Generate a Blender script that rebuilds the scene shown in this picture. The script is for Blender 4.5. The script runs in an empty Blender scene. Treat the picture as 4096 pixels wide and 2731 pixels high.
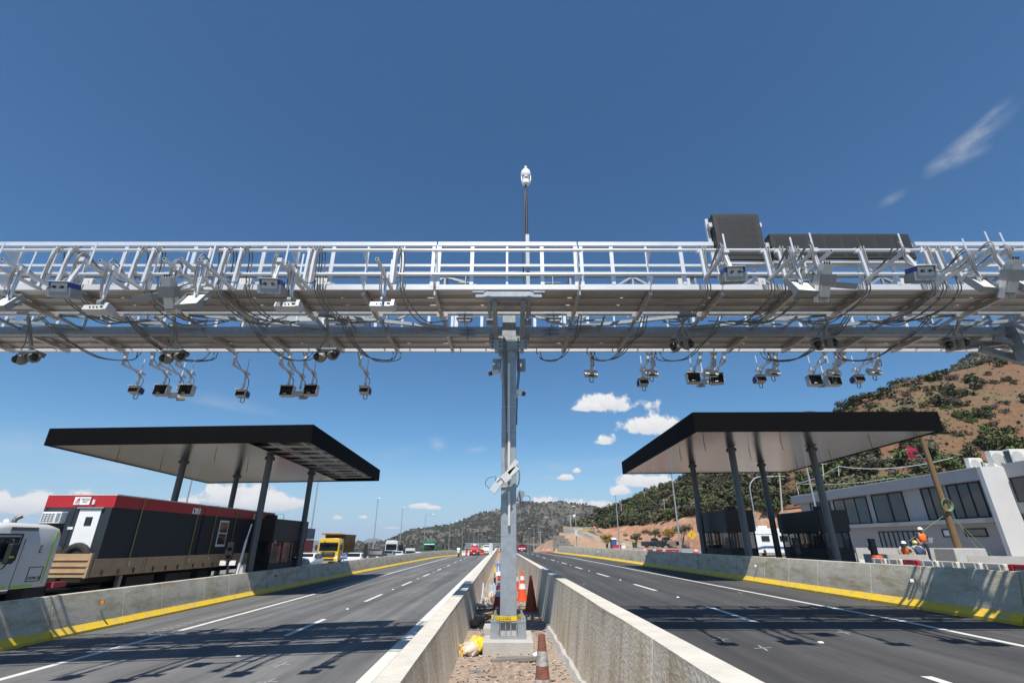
import bpy, math, random
from mathutils import Vector, Matrix, noise as mnoise
R_ = math.radians
rnd = random.Random(7)
scene = bpy.context.scene
COL = scene.collection

# ------------------------------------------------------------------ camera
CAM_H = 2.16; PITCH = R_(22.46); FPX = 1934.0; CX = 2048.0; CY = 1365.5
cam_d = bpy.data.cameras.new("camera"); cam = bpy.data.objects.new("camera", cam_d); COL.objects.link(cam)
cam_d.lens = 17.0; cam_d.sensor_width = 36.0; cam_d.clip_start = .05; cam_d.clip_end = 30000
cam.location = (0, 0, CAM_H); cam.rotation_euler = (math.pi/2 + PITCH, 0, 0)
scene.camera = cam
scene.view_settings.view_transform = 'Standard'; scene.view_settings.look = 'None'
scene.view_settings.exposure = 0.33; scene.view_settings.gamma = 1.0
scene.cycles.max_bounces = 6

_c, _s = math.cos(PITCH), math.sin(PITCH)
def ray(u, v):
    a = (u-CX)/FPX; b = (CY-v)/FPX
    return Vector((a, _c-_s*b, _s+_c*b))
def at(u, v, y):            # survey point of the photo at world distance y
    r = ray(u, v); return Vector((0, 0, CAM_H)) + r*(y/r.y)
def az(u, v, z):            # survey point at world height z
    r = ray(u, v); return Vector((0, 0, CAM_H)) + r*((z-CAM_H)/r.z)
def gx(u, y): return (u-CX)/FPX*(y*_c)
def ax(u, v, x):
    r = ray(u, v); return Vector((0, 0, CAM_H)) + r*(x/r.x)

# ------------------------------------------------------------------ sun and sky
SUN_EL = R_(60.5)
sd = Vector((.08, 1.0, -math.tan(SUN_EL))).normalized()
sl = bpy.data.lights.new("sun", 'SUN'); sl.energy = 5.0; sl.angle = R_(.53); sl.color = (1.0, .955, .89)
so = bpy.data.objects.new("sun", sl); COL.objects.link(so); so.rotation_euler = sd.to_track_quat('-Z', 'Y').to_euler()
so.location = (0, -20, 60)
world = bpy.data.worlds.new("World"); scene.world = world; world.use_nodes = True
WN = world.node_tree.nodes; WL = world.node_tree.links; WN.clear()
def wn(t, **k):
    n = WN.new(t)
    for a, b in k.items(): setattr(n, a, b)
    return n
def wmath(op, a, b=None, c=None, clamp=False):
    n = wn('ShaderNodeMath', operation=op, use_clamp=clamp)
    for i, x in enumerate((a, b, c)):
        if x is None: continue
        if isinstance(x, (int, float)): n.inputs[i].default_value = x
        else: WL.new(x, n.inputs[i])
    return n.outputs[0]
sky = wn('ShaderNodeTexSky', sky_type='NISHITA', sun_disc=False, sun_elevation=SUN_EL, sun_rotation=math.pi, altitude=600, air_density=1.0, dust_density=.25, ozone_density=1.3)
hsv = wn('ShaderNodeHueSaturation'); hsv.inputs['Saturation'].default_value = 1.05; hsv.inputs['Hue'].default_value = .496
WL.new(sky.outputs[0], hsv.inputs['Color'])
tint = wn('ShaderNodeMixRGB', blend_type='MULTIPLY'); tint.inputs[0].default_value = 1; tint.inputs[2].default_value = (.66, .98, 1.20, 1); WL.new(hsv.outputs[0], tint.inputs[1])
tc = wn('ShaderNodeTexCoord'); DIR = tc.outputs['Generated']
n1 = wn('ShaderNodeTexNoise'); n1.inputs['Scale'].default_value = 15; n1.inputs['Detail'].default_value = 9; n1.inputs['Roughness'].default_value = .62
WL.new(DIR, n1.inputs['Vector'])
n2 = wn('ShaderNodeTexNoise'); n2.inputs['Scale'].default_value = 46; n2.inputs['Detail'].default_value = 6; n2.inputs['Roughness'].default_value = .6
WL.new(DIR, n2.inputs['Vector'])
stretch = wn('ShaderNodeMapping'); stretch.inputs['Scale'].default_value = (3.2, 3.2, 26); WL.new(DIR, stretch.inputs['Vector'])
n3 = wn('ShaderNodeTexNoise'); n3.inputs['Scale'].default_value = 1.7; n3.inputs['Detail'].default_value = 8; n3.inputs['Roughness'].default_value = .65
WL.new(stretch.outputs[0], n3.inputs['Vector'])
def wdot(vec):
    n = wn('ShaderNodeVectorMath', operation='DOT_PRODUCT'); WL.new(DIR, n.inputs[0]); n.inputs[1].default_value = vec
    return n.outputs['Value']
def cloud(u, v, hw, hh, ang=0, kind='c'):
    d = ray(u, v).normalized()
    sc = FPX*math.sqrt(1+((u-CX)/FPX)**2+((v-CY)/FPX)**2)
    ca, sa = math.cos(R_(ang)), math.sin(R_(ang))
    e1 = (ray(u+20*ca, v-20*sa).normalized()-d).normalized(); e2 = d.cross(e1)*-1
    if e2.dot(ray(u-20*sa, v-20*ca).normalized()-d) < 0: e2 = -e2
    fx = wmath('MULTIPLY', wdot(e1), sc/hw)
    fy = wmath('MULTIPLY', wdot(e2), sc/hh)
    if kind == 'c':        # cumulus: flatter base
        fy2 = wmath('MAXIMUM', fy, wmath('MULTIPLY', fy, -1.9))
    else:
        fy2 = wmath('ABSOLUTE', fy)
    r = wmath('SQRT', wmath('ADD', wmath('MULTIPLY', fx, fx), wmath('MULTIPLY', fy2, fy2)))
    front = wmath('GREATER_THAN', wdot(d), .2)
    if kind == 'c':
        nz = wmath('ADD', wmath('MULTIPLY_ADD', n1.outputs[0], 3.0, -.62), wmath('MULTIPLY', n2.outputs[0], 1.5))
        m = wmath('SUBTRACT', wmath('ADD', nz, -.32), r)
        m = wmath('MULTIPLY', m, 2.6, clamp=True)
    else:
        m = wmath('MULTIPLY', wmath('SUBTRACT', 1.0, r, clamp=True), wmath('MULTIPLY', wmath('SUBTRACT', wmath('MULTIPLY_ADD', n3.outputs[0], .5, wmath('MULTIPLY', n1.outputs[0], .5)), .38, clamp=True), 4.2), clamp=True)
        m = wmath('MULTIPLY', m, .62)
    return wmath('MULTIPLY', m, front), fy
CL = [(2405,1622,118,44),(2330,1632,60,24),(2590,1712,112,44),(2410,1766,46,28),(2462,1968,60,22),(2385,2032,100,32),(2160,2016,44,24),
      (2258,1911,26,12),(2296,1884,16,13),(2600,1932,110,32),(900,1996,185,52),(1060,2018,140,36),(740,2010,80,30),(215,2024,150,50),(40,2030,140,46),(360,2016,60,34),
      (1337,2073,24,14),(1441,2069,15,8),(1668,2026,30,11),(1725,2032,24,8),(1330,2133,44,8),(1560,2112,30,5),(420,2090,80,14)]
CI = [(1597,1812,110,26,8),(1740,1772,50,34,-20),(1900,1800,60,18,5),(2420,1850,170,24,2),(2200,1870,180,26,0),(250,1790,330,60,-3),(420,1860,330,44,-4),(820,1590,320,34,-12),
      (3870,575,190,48,38),(3820,635,110,44,20),(3930,500,130,26,44),(3560,800,60,24,30),(1180,2170,420,26,0),(1600,2130,300,20,0),(100,1740,130,30,-5),(2150,1905,160,18,0),(1290,1880,160,22,3),(2700,1880,160,20,6)]
mask = None; shade = None
for c in CL:
    m, fy = cloud(*c)
    mask = m if mask is None else wmath('MAXIMUM', mask, m)
    s_ = wmath('MULTIPLY', m, wmath('MULTIPLY_ADD', fy, .42, .62, clamp=True))
    shade = s_ if shade is None else wmath('MAXIMUM', shade, s_)
for c in CI:
    m, fy = cloud(*c, kind='w')
    kf = .95 if c[1] < 700 else .6; mask = wmath('MAXIMUM', mask, wmath('MULTIPLY', m, kf)); shade = wmath('MAXIMUM', shade, wmath('MULTIPLY', m, kf))
csh = wn('ShaderNodeMixRGB'); csh.inputs[1].default_value = (4.6, 5.1, 6.0, 1); csh.inputs[2].default_value = (9.0, 9.0, 9.1, 1)
WL.new(wmath('MULTIPLY', wmath('MULTIPLY_ADD', n2.outputs[0], .7, shade), .8, clamp=True), csh.inputs[0])
sepz = wn('ShaderNodeSeparateXYZ'); WL.new(DIR, sepz.inputs[0])
hz = wn('ShaderNodeMapRange'); hz.interpolation_type = 'SMOOTHSTEP'; hz.inputs[1].default_value = .20; hz.inputs[2].default_value = -.03; hz.inputs[3].default_value = 0; hz.inputs[4].default_value = .92; WL.new(sepz.outputs[2], hz.inputs[0])
hmix = wn('ShaderNodeMixRGB'); WL.new(hz.outputs[0], hmix.inputs[0]); WL.new(tint.outputs[0], hmix.inputs[1]); hmix.inputs[2].default_value = (4.5, 6.2, 8.1, 1)
cmix = wn('ShaderNodeMixRGB'); WL.new(mask, cmix.inputs[0]); WL.new(hmix.outputs[0], cmix.inputs[1]); WL.new(csh.outputs[0], cmix.inputs[2])
bg = wn('ShaderNodeBackground'); bg.inputs['Strength'].default_value = .079; WL.new(cmix.outputs[0], bg.inputs['Color'])
wo = wn('ShaderNodeOutputWorld'); WL.new(bg.outputs[0], wo.inputs['Surface'])

# ------------------------------------------------------------------ materials
MATS = {}
def mat(name, col, rough=.6, metal=0., var=.12, scale=6., bump=0., bscale=60., col2=None, thr=.5, stretch=None, alpha=None, coat=0., spec=.5, fine=0.):
    if name in MATS: return MATS[name]
    m = bpy.data.materials.new(name); m.use_nodes = True; N = m.node_tree.nodes; L = m.node_tree.links
    b = N['Principled BSDF']; b.inputs['Roughness'].default_value = rough; b.inputs['Metallic'].default_value = metal
    b.inputs['Specular IOR Level'].default_value = spec
    if coat: b.inputs['Coat Weight'].default_value = coat; b.inputs['Coat Roughness'].default_value = .08
    t = N.new('ShaderNodeTexCoord'); mp = N.new('ShaderNodeMapping'); L.new(t.outputs['Object'], mp.inputs['Vector'])
    if stretch: mp.inputs['Scale'].default_value = stretch
    nz = N.new('ShaderNodeTexNoise'); nz.inputs['Scale'].default_value = scale; nz.inputs['Detail'].default_value = 7; nz.inputs['Roughness'].default_value = .65
    L.new(mp.outputs[0], nz.inputs['Vector'])
    c = Vector(col)
    rp = N.new('ShaderNodeValToRGB')
    if col2 is None:
        rp.color_ramp.elements[0].position = .25; rp.color_ramp.elements[1].position = .75
        rp.color_ramp.elements[0].color = (*(c*(1-var)), 1); rp.color_ramp.elements[1].color = (*(c*(1+var)), 1)
    else:
        rp.color_ramp.elements[0].position = max(0, thr-.14); rp.color_ramp.elements[1].position = min(1, thr+.14)
        rp.color_ramp.elements[0].color = (*c, 1); rp.color_ramp.elements[1].color = (*col2, 1)
    L.new(nz.outputs[0], rp.inputs[0]); out = rp.outputs[0]
    if fine:
        f = N.new('ShaderNodeTexNoise'); f.inputs['Scale'].default_value = bscale; f.inputs['Detail'].default_value = 3
        L.new(t.outputs['Object'], f.inputs['Vector'])
        mr = N.new('ShaderNodeMapRange'); mr.inputs[1].default_value = .3; mr.inputs[2].default_value = .7; mr.inputs[3].default_value = 1-fine; mr.inputs[4].default_value = 1+fine
        L.new(f.outputs[0], mr.inputs[0])
        mx = N.new('ShaderNodeMixRGB'); mx.blend_type = 'MULTIPLY'; mx.inputs[0].default_value = 1; L.new(out, mx.inputs[1]); L.new(mr.outputs[0], mx.inputs[2]); out = mx.outputs[0]
    L.new(out, b.inputs['Base Color'])
    if bump:
        f2 = N.new('ShaderNodeTexNoise'); f2.inputs['Scale'].default_value = bscale; f2.inputs['Detail'].default_value = 4
        L.new(mp.outputs[0], f2.inputs['Vector'])
        bp = N.new('ShaderNodeBump'); bp.inputs['Strength'].default_value = bump; bp.inputs['Distance'].default_value = .02
        L.new(f2.outputs[0], bp.inputs['Height']); L.new(bp.outputs[0], b.inputs['Normal'])
    if alpha is not None: b.inputs['Alpha'].default_value = alpha
    MATS[name] = m; return m
def car_glass():
    m = mat('car window glass', (.012,.014,.016), .12, 0, .05, 2, spec=.18); return m
def glassy(name, col, rough=.04, alpha=1.0):
    m = mat(name, col, rough, 0, .05, 2, spec=.5)
    m.node_tree.nodes['Principled BSDF'].inputs['Alpha'].default_value = alpha
    return m
M_ALU = mat('aluminium', (.72,.73,.74), .36, .35, .07, 3)
M_GALV = mat('galvanised steel', (.33,.36,.385), .45, .4, .2, 9)
M_PLANK = mat('aluminium plank', (.52,.485,.46), .36, .6, .1, 1.6, stretch=(.5,6,6))
M_BOLT = mat('dark steel', (.09,.09,.09), .5, .5)
M_CABLE = mat('grey cable sheath', (.17,.165,.16), .55)
M_CABLEB = mat('black cable sheath', (.02,.02,.022), .5)
M_BEIGE = mat('beige enclosure paint', (.62,.61,.56), .5, 0, .06, 4)
M_DEVG = mat('light grey device paint', (.58,.58,.57), .42, .15, .06, 5)
M_DEVD = mat('grey sheet steel', (.30,.31,.31), .45, .4, .08, 5)
M_WHITE = mat('white paint', (.78,.78,.77), .4, 0, .05, 3)
M_BLUE = mat('blue plastic', (.015,.035,.22), .4)
M_BLACKG = mat('black glass', (.006,.006,.007), .12, 0, .02, 3, spec=.6)
M_BLACK = mat('matt black', (.018,.018,.019), .6)
M_YEL = mat('yellow label', (.8,.6,.02), .6)
M_RUB = mat('tyre rubber', (.025,.024,.023), .85, 0, .2, 8)
M_RIM = mat('wheel rim', (.45,.45,.46), .35, .7)
M_GLASS = glassy('window glass', (.015,.02,.024))
M_CARG = car_glass()
M_LAMPG = mat('lamp glass', (.75,.76,.76), .15, 0, .04)
M_AMBER = mat('amber lens', (.75,.22,.02), .3)
M_REDL = mat('red lens', (.5,.02,.02), .3)

# ------------------------------------------------------------------ mesh builder
def frame_of(a, b, up=Vector((0, 0, 1))):
    d = (Vector(b)-Vector(a)).normalized()
    if abs(d.dot(up)) > .98: up = Vector((0, 1, 0)) if abs(d.y) < .9 else Vector((1, 0, 0))
    x = d.cross(up).normalized(); z = x.cross(d).normalized()
    return d, x, z
class MB:
    def __init__(s): s.v = []; s.f = []; s.m = []
    def add(s, vs, fs, m=0):
        o = len(s.v); s.v += [tuple(p) for p in vs]
        for f in fs: s.f.append(tuple(i+o for i in f)); s.m.append(m)
    def box(s, c, d, rz=0, m=0, taper=(1, 1), rx=0, ry=0):
        M = Matrix.Rotation(rz, 3, 'Z') @ Matrix.Rotation(ry, 3, 'Y') @ Matrix.Rotation(rx, 3, 'X'); c = Vector(c)
        x, y, z = d[0]/2, d[1]/2, d[2]/2; vs = []
        for k, (tx, ty) in ((-1, (1, 1)), (1, taper)):
            for i, j in ((-1, -1), (1, -1), (1, 1), (-1, 1)): vs.append(c + M @ Vector((i*x*tx, j*y*ty, k*z)))
        s.add(vs, [(3,2,1,0),(4,5,6,7),(0,1,5,4),(1,2,6,5),(2,3,7,6),(3,0,4,7)], m)
    def bar(s, a, b, w, h=None, m=0, up=Vector((0, 0, 1))):
        h = w if h is None else h; a = Vector(a); b = Vector(b); d, x, z = frame_of(a, b, up); vs = []
        for p in (a, b):
            for i, j in ((-1, -1), (1, -1), (1, 1), (-1, 1)): vs.append(p + x*(i*w/2) + z*(j*h/2))
        s.add(vs, [(0,1,2,3),(7,6,5,4),(4,5,1,0),(5,6,2,1),(6,7,3,2),(7,4,0,3)], m)
    def cyl(s, a, b, r0, r1=None, n=12, m=0, cap=True):
        r1 = r0 if r1 is None else r1; a = Vector(a); b = Vector(b); d, x, z = frame_of(a, b); vs = []
        for p, r in ((a, r0), (b, r1)):
            for i in range(n):
                t = 2*math.pi*i/n; vs.append(p + x*(r*math.cos(t)) + z*(r*math.sin(t)))
        fs = [(i, (i+1) % n, n+(i+1) % n, n+i) for i in range(n)]
        if cap: fs += [tuple(range(n-1, -1, -1)), tuple(range(n, 2*n))]
        s.add(vs, fs, m)
    def tube(s, pts, r, n=6, m=0):
        pts = [Vector(p) for p in pts]; vs = []; px = None
        for i, p in enumerate(pts):
            d = (pts[min(i+1, len(pts)-1)]-pts[max(i-1, 0)]).normalized()
            if px is None:
                _, x, z = frame_of((0, 0, 0), d)
            else:
                x = (px - d*px.dot(d)).normalized(); z = x.cross(d)
            px = x; rr = r[i] if isinstance(r, (list, tuple)) else r
            for k in range(n):
                t = 2*math.pi*k/n; vs.append(p + x*(rr*math.cos(t)) + z*(rr*math.sin(t)))
        fs = [(i*n+k, i*n+(k+1) % n, (i+1)*n+(k+1) % n, (i+1)*n+k) for i in range(len(pts)-1) for k in range(n)]
        fs += [tuple(range(n-1, -1, -1)), tuple(range((len(pts)-1)*n, len(pts)*n))]
        s.add(vs, fs, m)
    def prism(s, poly, x0, x1, axis='x', m=0):      # poly in the two other axes
        n = len(poly); vs = []
        for q in (x0, x1):
            for a, b in poly:
                vs.append({'x': (q, a, b), 'y': (a, q, b), 'z': (a, b, q)}[axis])
        fs = [(i, (i+1) % n, n+(i+1) % n, n+i) for i in range(n)] + [tuple(range(n-1, -1, -1)), tuple(range(n, 2*n))]
        s.add(vs, fs, m)
    def loft(s, rings, m=0, closed=True, caps=True):
        n = len(rings[0]); vs = [p for r in rings for p in r]; fs = []
        for i in range(len(rings)-1):
            for k in range(n if closed else n-1):
                fs.append((i*n+k, i*n+(k+1) % n, (i+1)*n+(k+1) % n, (i+1)*n+k))
        if caps and closed: fs += [tuple(range(n-1, -1, -1)), tuple(range((len(rings)-1)*n, len(rings)*n))]
        s.add(vs, fs, m)
    def lathe(s, prof, c, n=16, m=0):               # prof: (radius, z)
        s.loft([[Vector(c)+Vector((r*math.cos(2*math.pi*k/n), r*math.sin(2*math.pi*k/n), z)) for k in range(n)] for r, z in prof], m)
    def quad(s, a, b, c, d, m=0): s.add([a, b, c, d], [(0, 1, 2, 3)], m)
    def ell(s, c, r, n=10, k=7, m=0):
        c = Vector(c); rr = r if hasattr(r, '__len__') else (r, r, r)
        s.loft([[c+Vector((rr[0]*math.sin(math.pi*i/k)*math.cos(2*math.pi*j/n), rr[1]*math.sin(math.pi*i/k)*math.sin(2*math.pi*j/n), -rr[2]*math.cos(math.pi*i/k))) for j in range(n)] for i in [.15]+list(range(1, k))+[k-.15]], m)
    def build(s, name, mats, parent=None, world=True, smooth=0, bevel=0, label=None):
        me = bpy.data.meshes.new(name); v = s.v
        if parent is not None and world:
            r = parent
            while r.parent: r = r.parent
            l = r.location; v = [(a-l.x, b-l.y, c-l.z) for a, b, c in s.v]
        me.from_pydata(v, [], s.f); me.update()
        for x in (mats if isinstance(mats, (list, tuple)) else [mats]): me.materials.append(x)
        if any(s.m): me.polygons.foreach_set('material_index', s.m)
        if smooth:
            me.polygons.foreach_set('use_smooth', [True]*len(me.polygons)); me.set_sharp_from_angle(angle=R_(smooth))
        o = bpy.data.objects.new(name, me); COL.objects.link(o)
        if parent is not None: o.parent = parent
        if bevel:
            bm = o.modifiers.new('bevel', 'BEVEL'); bm.width = bevel; bm.segments = 2; bm.limit_method = 'ANGLE'; bm.angle_limit = R_(40)
        if label: o['label'] = label
        return o
def tag(o, label=None, cat=None, group=None, kind=None):
    if label: o['label'] = label
    if cat: o['category'] = cat
    if group: o['group'] = group
    if kind: o['kind'] = kind
    return o
def thing(name, label, cat, loc=(0, 0, 0), rz=0, group=None):
    o = bpy.data.objects.new(name, None); COL.objects.link(o); o.empty_display_size = .2
    o.location = loc; o.rotation_euler = (0, 0, rz); return tag(o, label, cat, group)
def kids(o): return [c for c in bpy.data.objects if c.parent == o]
def copy_tree(o, kidmap, parent=None):
    c = o.copy(); COL.objects.link(c)
    if parent is not None: c.parent = parent
    for k in kidmap.get(o.name, []): copy_tree(k, kidmap, c)
    return c
def kidmap_of(o):
    d = {}; st = [o]
    while st:
        x = st.pop(); ks = kids(x); d[x.name] = ks; st += ks
    return d
def text(name, s, size, m, parent, loc, rot, ext=.002, align='CENTER', sx=1.0):
    cu = bpy.data.curves.new(name, 'FONT'); cu.body = s; cu.size = size; cu.extrude = ext; cu.align_x = align; cu.align_y = 'CENTER'; cu.resolution_u = 3
    c = bpy.data.objects.new(name, cu); COL.objects.link(c); dg = bpy.context.evaluated_depsgraph_get(); dg.update()
    me = bpy.data.meshes.new_from_object(c.evaluated_get(dg)); bpy.data.objects.remove(c); me.materials.clear(); me.materials.append(m)
    o = bpy.data.objects.new(name, me); COL.objects.link(o)
    o.parent = parent; o.location = loc; o.rotation_euler = rot; o.scale = (sx, 1, 1); return o
def lerp(a, b, t): return a+(b-a)*t
def pl(pts, y):             # polyline x(y)
    if y <= pts[0][0]: return pts[0][1]
    for (a, b), (c, d) in zip(pts, pts[1:]):
        if y <= c: return lerp(b, d, (y-a)/(c-a))
    (a, b), (c, d) = pts[-2:]; return b+(d-b)*(y-a)/(c-a)
def sag(a, b, drop, n=9, side=Vector((0, 0, 0))):
    a = Vector(a); b = Vector(b)
    return [a.lerp(b, i/n) - Vector((0, 0, drop))*(4*(i/n)*(1-i/n)) + side*(4*(i/n)*(1-i/n)) for i in range(n+1)]
def bez(pts, n=6):          # Catmull-Rom through points
    P = [Vector(p) for p in pts]; P = [P[0]*2-P[1]] + P + [P[-1]*2-P[-2]]; out = []
    for i in range(1, len(P)-2):
        for k in range(n):
            t = k/n; a, b, c, d = P[i-1:i+3]
            out.append(.5*((2*b)+(c-a)*t+(2*a-5*b+4*c-d)*t*t+(3*b-a-3*c+d)*t**3))
    return out+[P[-2]]
# ------------------------------------------------------------------ ground levels
def dr(y):                                  # the motorway falls away past a crest
    if y < 82: return 0.
    if y < 250: return -.00034*(y-82)**2
    return -9.6-22*(1-math.exp(-(y-250)*.114/22))
def dleft(y):
    if y < 62: return 0.
    if y < 250: return -.00048*(y-62)**2
    return -16.96-16*(1-math.exp(-(y-250)*.18/16))
LZ = lambda x, y: .036*(x+2.34)+dr(y)
RZ = lambda x, y: .414+dr(y)
def PZ(x, y):
    return .45+max(0, min(x-13, 24))*.025+max(0, -dr(y))*-.02
LPZ = lambda x, y: -.42+dleft(y)
def gz(x, y):
    a = [(-13.6, LPZ(x, y)), (-12.7, LZ(-12.7, y)), (-1.35, LZ(-1.35, y)), (-1.0, .42+dr(y)), (1.0, .42+dr(y)), (11.6, RZ(0, y)), (12.4, PZ(12.4, y))]
    if x < -13.6: return LPZ(x, y)
    if x > 12.4: return PZ(x, y)
    return pl([(p, q) for p, q in a], x)
M_DIRT = mat('dry dirt', (.12,.095,.058), .95, 0, col2=(.18,.14,.09), scale=.4, bump=.4, bscale=8, fine=.12)
M_ASPH_L = mat('worn asphalt', (.090,.090,.090), .88, 0, col2=(.145,.142,.136), scale=.6, stretch=(1.6,.07,1), bump=.25, bscale=160, fine=.16, thr=.52)
M_ASPH_R = mat('new asphalt', (.046,.045,.045), .85, 0, col2=(.076,.073,.070), scale=.55, stretch=(1.5,.07,1), bump=.25, bscale=160, fine=.16, thr=.52)
M_PLAZA = mat('plaza paving', (.17,.165,.155), .9, 0, col2=(.22,.21,.19), scale=.3, bump=.2, bscale=40, fine=.08)
M_LINE = mat('road paint', (.62,.61,.56), .7, 0, col2=(.50,.49,.45), scale=3.2, thr=.58, fine=.08)
M_GRAVEL = mat('median gravel', (.25,.19,.145), .95, 0, col2=(.37,.29,.225), scale=7, bump=.9, bscale=36, fine=.3)
M_CONC = mat('barrier concrete', (.53,.465,.345), .85, 0, col2=(.64,.59,.49), scale=1.5, bump=.5, bscale=24, fine=.1)
def add_wear(m, sx=(1.7,.022,1), lo=.78, hi=1.22):
    N = m.node_tree.nodes; L = m.node_tree.links; b = N['Principled BSDF']; src = b.inputs['Base Color'].links[0].from_socket
    t = N.new('ShaderNodeTexCoord')
    for k, (scl, s_, a, c) in enumerate(((sx, 1.0, lo, hi), ((.35,.16,1), 1.3, .86, 1.12), ((2.4,1.1,1), 1.0, .93, 1.05))):
        mp = N.new('ShaderNodeMapping'); mp.inputs['Scale'].default_value = scl; mp.inputs['Location'].default_value = (k*7.3, k*3.1, 0); L.new(t.outputs['Object'], mp.inputs[0])
        n = N.new('ShaderNodeTexNoise'); n.inputs['Scale'].default_value = s_; n.inputs['Detail'].default_value = 5; n.inputs['Roughness'].default_value = .6; L.new(mp.outputs[0], n.inputs[0])
        mr = N.new('ShaderNodeMapRange'); mr.inputs[1].default_value = .36; mr.inputs[2].default_value = .64; mr.inputs[3].default_value = a; mr.inputs[4].default_value = c; L.new(n.outputs[0], mr.inputs[0])
        mx = N.new('ShaderNodeMixRGB'); mx.blend_type = 'MULTIPLY'; mx.inputs[0].default_value = 1; L.new(src, mx.inputs[1]); L.new(mr.outputs[0], mx.inputs[2]); src = mx.outputs[0]
    L.new(src, b.inputs['Base Color'])
add_wear(M_ASPH_L); add_wear(M_ASPH_R, lo=.74, hi=1.26); add_wear(M_PLAZA)
def add_stain(m, top=(.60,.56,.48), tan=(.40,.325,.20), st=(2.2, 2.2, .35)):
    N = m.node_tree.nodes; L = m.node_tree.links; b = N['Principled BSDF']; src = b.inputs['Base Color'].links[0].from_socket
    t = N.new('ShaderNodeTexCoord'); mp = N.new('ShaderNodeMapping'); mp.inputs['Scale'].default_value = st; L.new(t.outputs['Object'], mp.inputs[0])
    n = N.new('ShaderNodeTexNoise'); n.inputs['Scale'].default_value = 1.6; n.inputs['Detail'].default_value = 8; n.inputs['Roughness'].default_value = .7; L.new(mp.outputs[0], n.inputs[0])
    mr = N.new('ShaderNodeMapRange'); mr.inputs[1].default_value = .47; mr.inputs[2].default_value = .66; L.new(n.outputs[0], mr.inputs[0])
    mx = N.new('ShaderNodeMixRGB'); L.new(mr.outputs[0], mx.inputs[0]); L.new(src, mx.inputs[1]); mx.inputs[2].default_value = (*tan, 1)
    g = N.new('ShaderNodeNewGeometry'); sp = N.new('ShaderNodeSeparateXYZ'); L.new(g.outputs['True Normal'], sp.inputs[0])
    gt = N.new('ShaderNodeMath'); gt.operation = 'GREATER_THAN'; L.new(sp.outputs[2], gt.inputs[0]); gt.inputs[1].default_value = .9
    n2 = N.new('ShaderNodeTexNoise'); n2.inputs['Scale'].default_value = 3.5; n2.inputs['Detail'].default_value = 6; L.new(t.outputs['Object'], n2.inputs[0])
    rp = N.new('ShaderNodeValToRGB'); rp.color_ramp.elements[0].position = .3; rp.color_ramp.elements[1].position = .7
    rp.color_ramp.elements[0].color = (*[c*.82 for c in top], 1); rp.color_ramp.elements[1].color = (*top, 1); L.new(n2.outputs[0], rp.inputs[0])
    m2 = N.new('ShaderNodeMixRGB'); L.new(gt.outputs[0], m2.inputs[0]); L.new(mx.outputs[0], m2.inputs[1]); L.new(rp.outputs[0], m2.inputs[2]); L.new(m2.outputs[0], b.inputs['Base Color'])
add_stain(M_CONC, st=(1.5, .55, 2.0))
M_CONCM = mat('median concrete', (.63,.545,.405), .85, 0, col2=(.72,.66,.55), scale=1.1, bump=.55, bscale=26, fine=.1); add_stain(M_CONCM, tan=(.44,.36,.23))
M_CONCP = mat('plain concrete', (.40,.385,.36), .85, 0, .12, 2.5, bump=.3, bscale=30, fine=.06)
M_YELP = mat('yellow kerb paint', (.80,.53,.03), .6, 0, col2=(.47,.38,.22), scale=3.2, thr=.62, bump=.2, bscale=30, fine=.06)

def grid(name, xs, ys, f, m, kind='structure', dz=0):
    b = MB(); nx = len(xs)
    b.v = [(x, y, f(x, y)+dz) for y in ys for x in xs]
    b.f = [(j*nx+i, j*nx+i+1, (j+1)*nx+i+1, (j+1)*nx+i) for j in range(len(ys)-1) for i in range(nx-1)]; b.m = [0]*len(b.f)
    return tag(b.build(name, m, smooth=60), kind=kind)
YS = [-60,-20,-6,0,5,10,20,30,40,50,60,70,82]+list(range(86,252,8))+[270,300,350,420,520,700,1000,1600,2600,4500]
grid('ground', [-4000,-1500,-500,-200,-80,-40,-13.6,-12.7,-1.35,-1.0,1.0,11.6,12.4,20,30,37,60,120,300,900,4000], YS, gz, M_DIRT, dz=-.05)
def strip(name, xa, xb, zf, ys, m, n=1, dz=0):
    b = MB()
    for y in ys:
        a, c = xa(y), xb(y)
        for i in range(n+1): x = lerp(a, c, i/n); b.v.append((x, y, zf(x, y)+dz))
    w = n+1
    b.f = [(j*w+i, j*w+i+1, (j+1)*w+i+1, (j+1)*w+i) for j in range(len(ys)-1) for i in range(n)]; b.m = [0]*len(b.f)
    return tag(b.build(name, m), kind='structure')
YR = [-30,-8]+[i*3 for i in range(0, 28)]+list(range(84, 252, 6))+[300,400,600]
TOE_L = [(-6,-12.6),(14,-12.8),(20,-12.9),(28,-13.05),(44,-13.2),(61,-13.1),(80,-12.83),(97,-11.9),(112,-10.9)]
TOE_R = [(-6,11.7),(12.5,11.42),(16,11.3),(20,11.2),(26.5,11.1),(34,10.75),(40,10.3),(48,9.95),(63,9.05),(78,7.6),(88,6.9)]
med_lo = lambda y: -1.05-.02*min(y, 110); med_li = lambda y: -.83-.018*min(y, 110)
med_ri = lambda y: 1.25-.028*min(y, 110); med_ro = lambda y: 1.5-.032*min(y, 110)
strip('left_road', lambda y: min(-12.95, pl(TOE_L, y)-.1) if y < 80 else -13.2+max(0, y-80)*.02, lambda y: med_lo(y)+.05, LZ, YR, M_ASPH_L, 4)
strip('right_road', lambda y: med_ro(y)-.05, lambda y: pl(TOE_R, y)+.15 if y < 80 else 7.6, RZ, YR, M_ASPH_R, 3)
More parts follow.
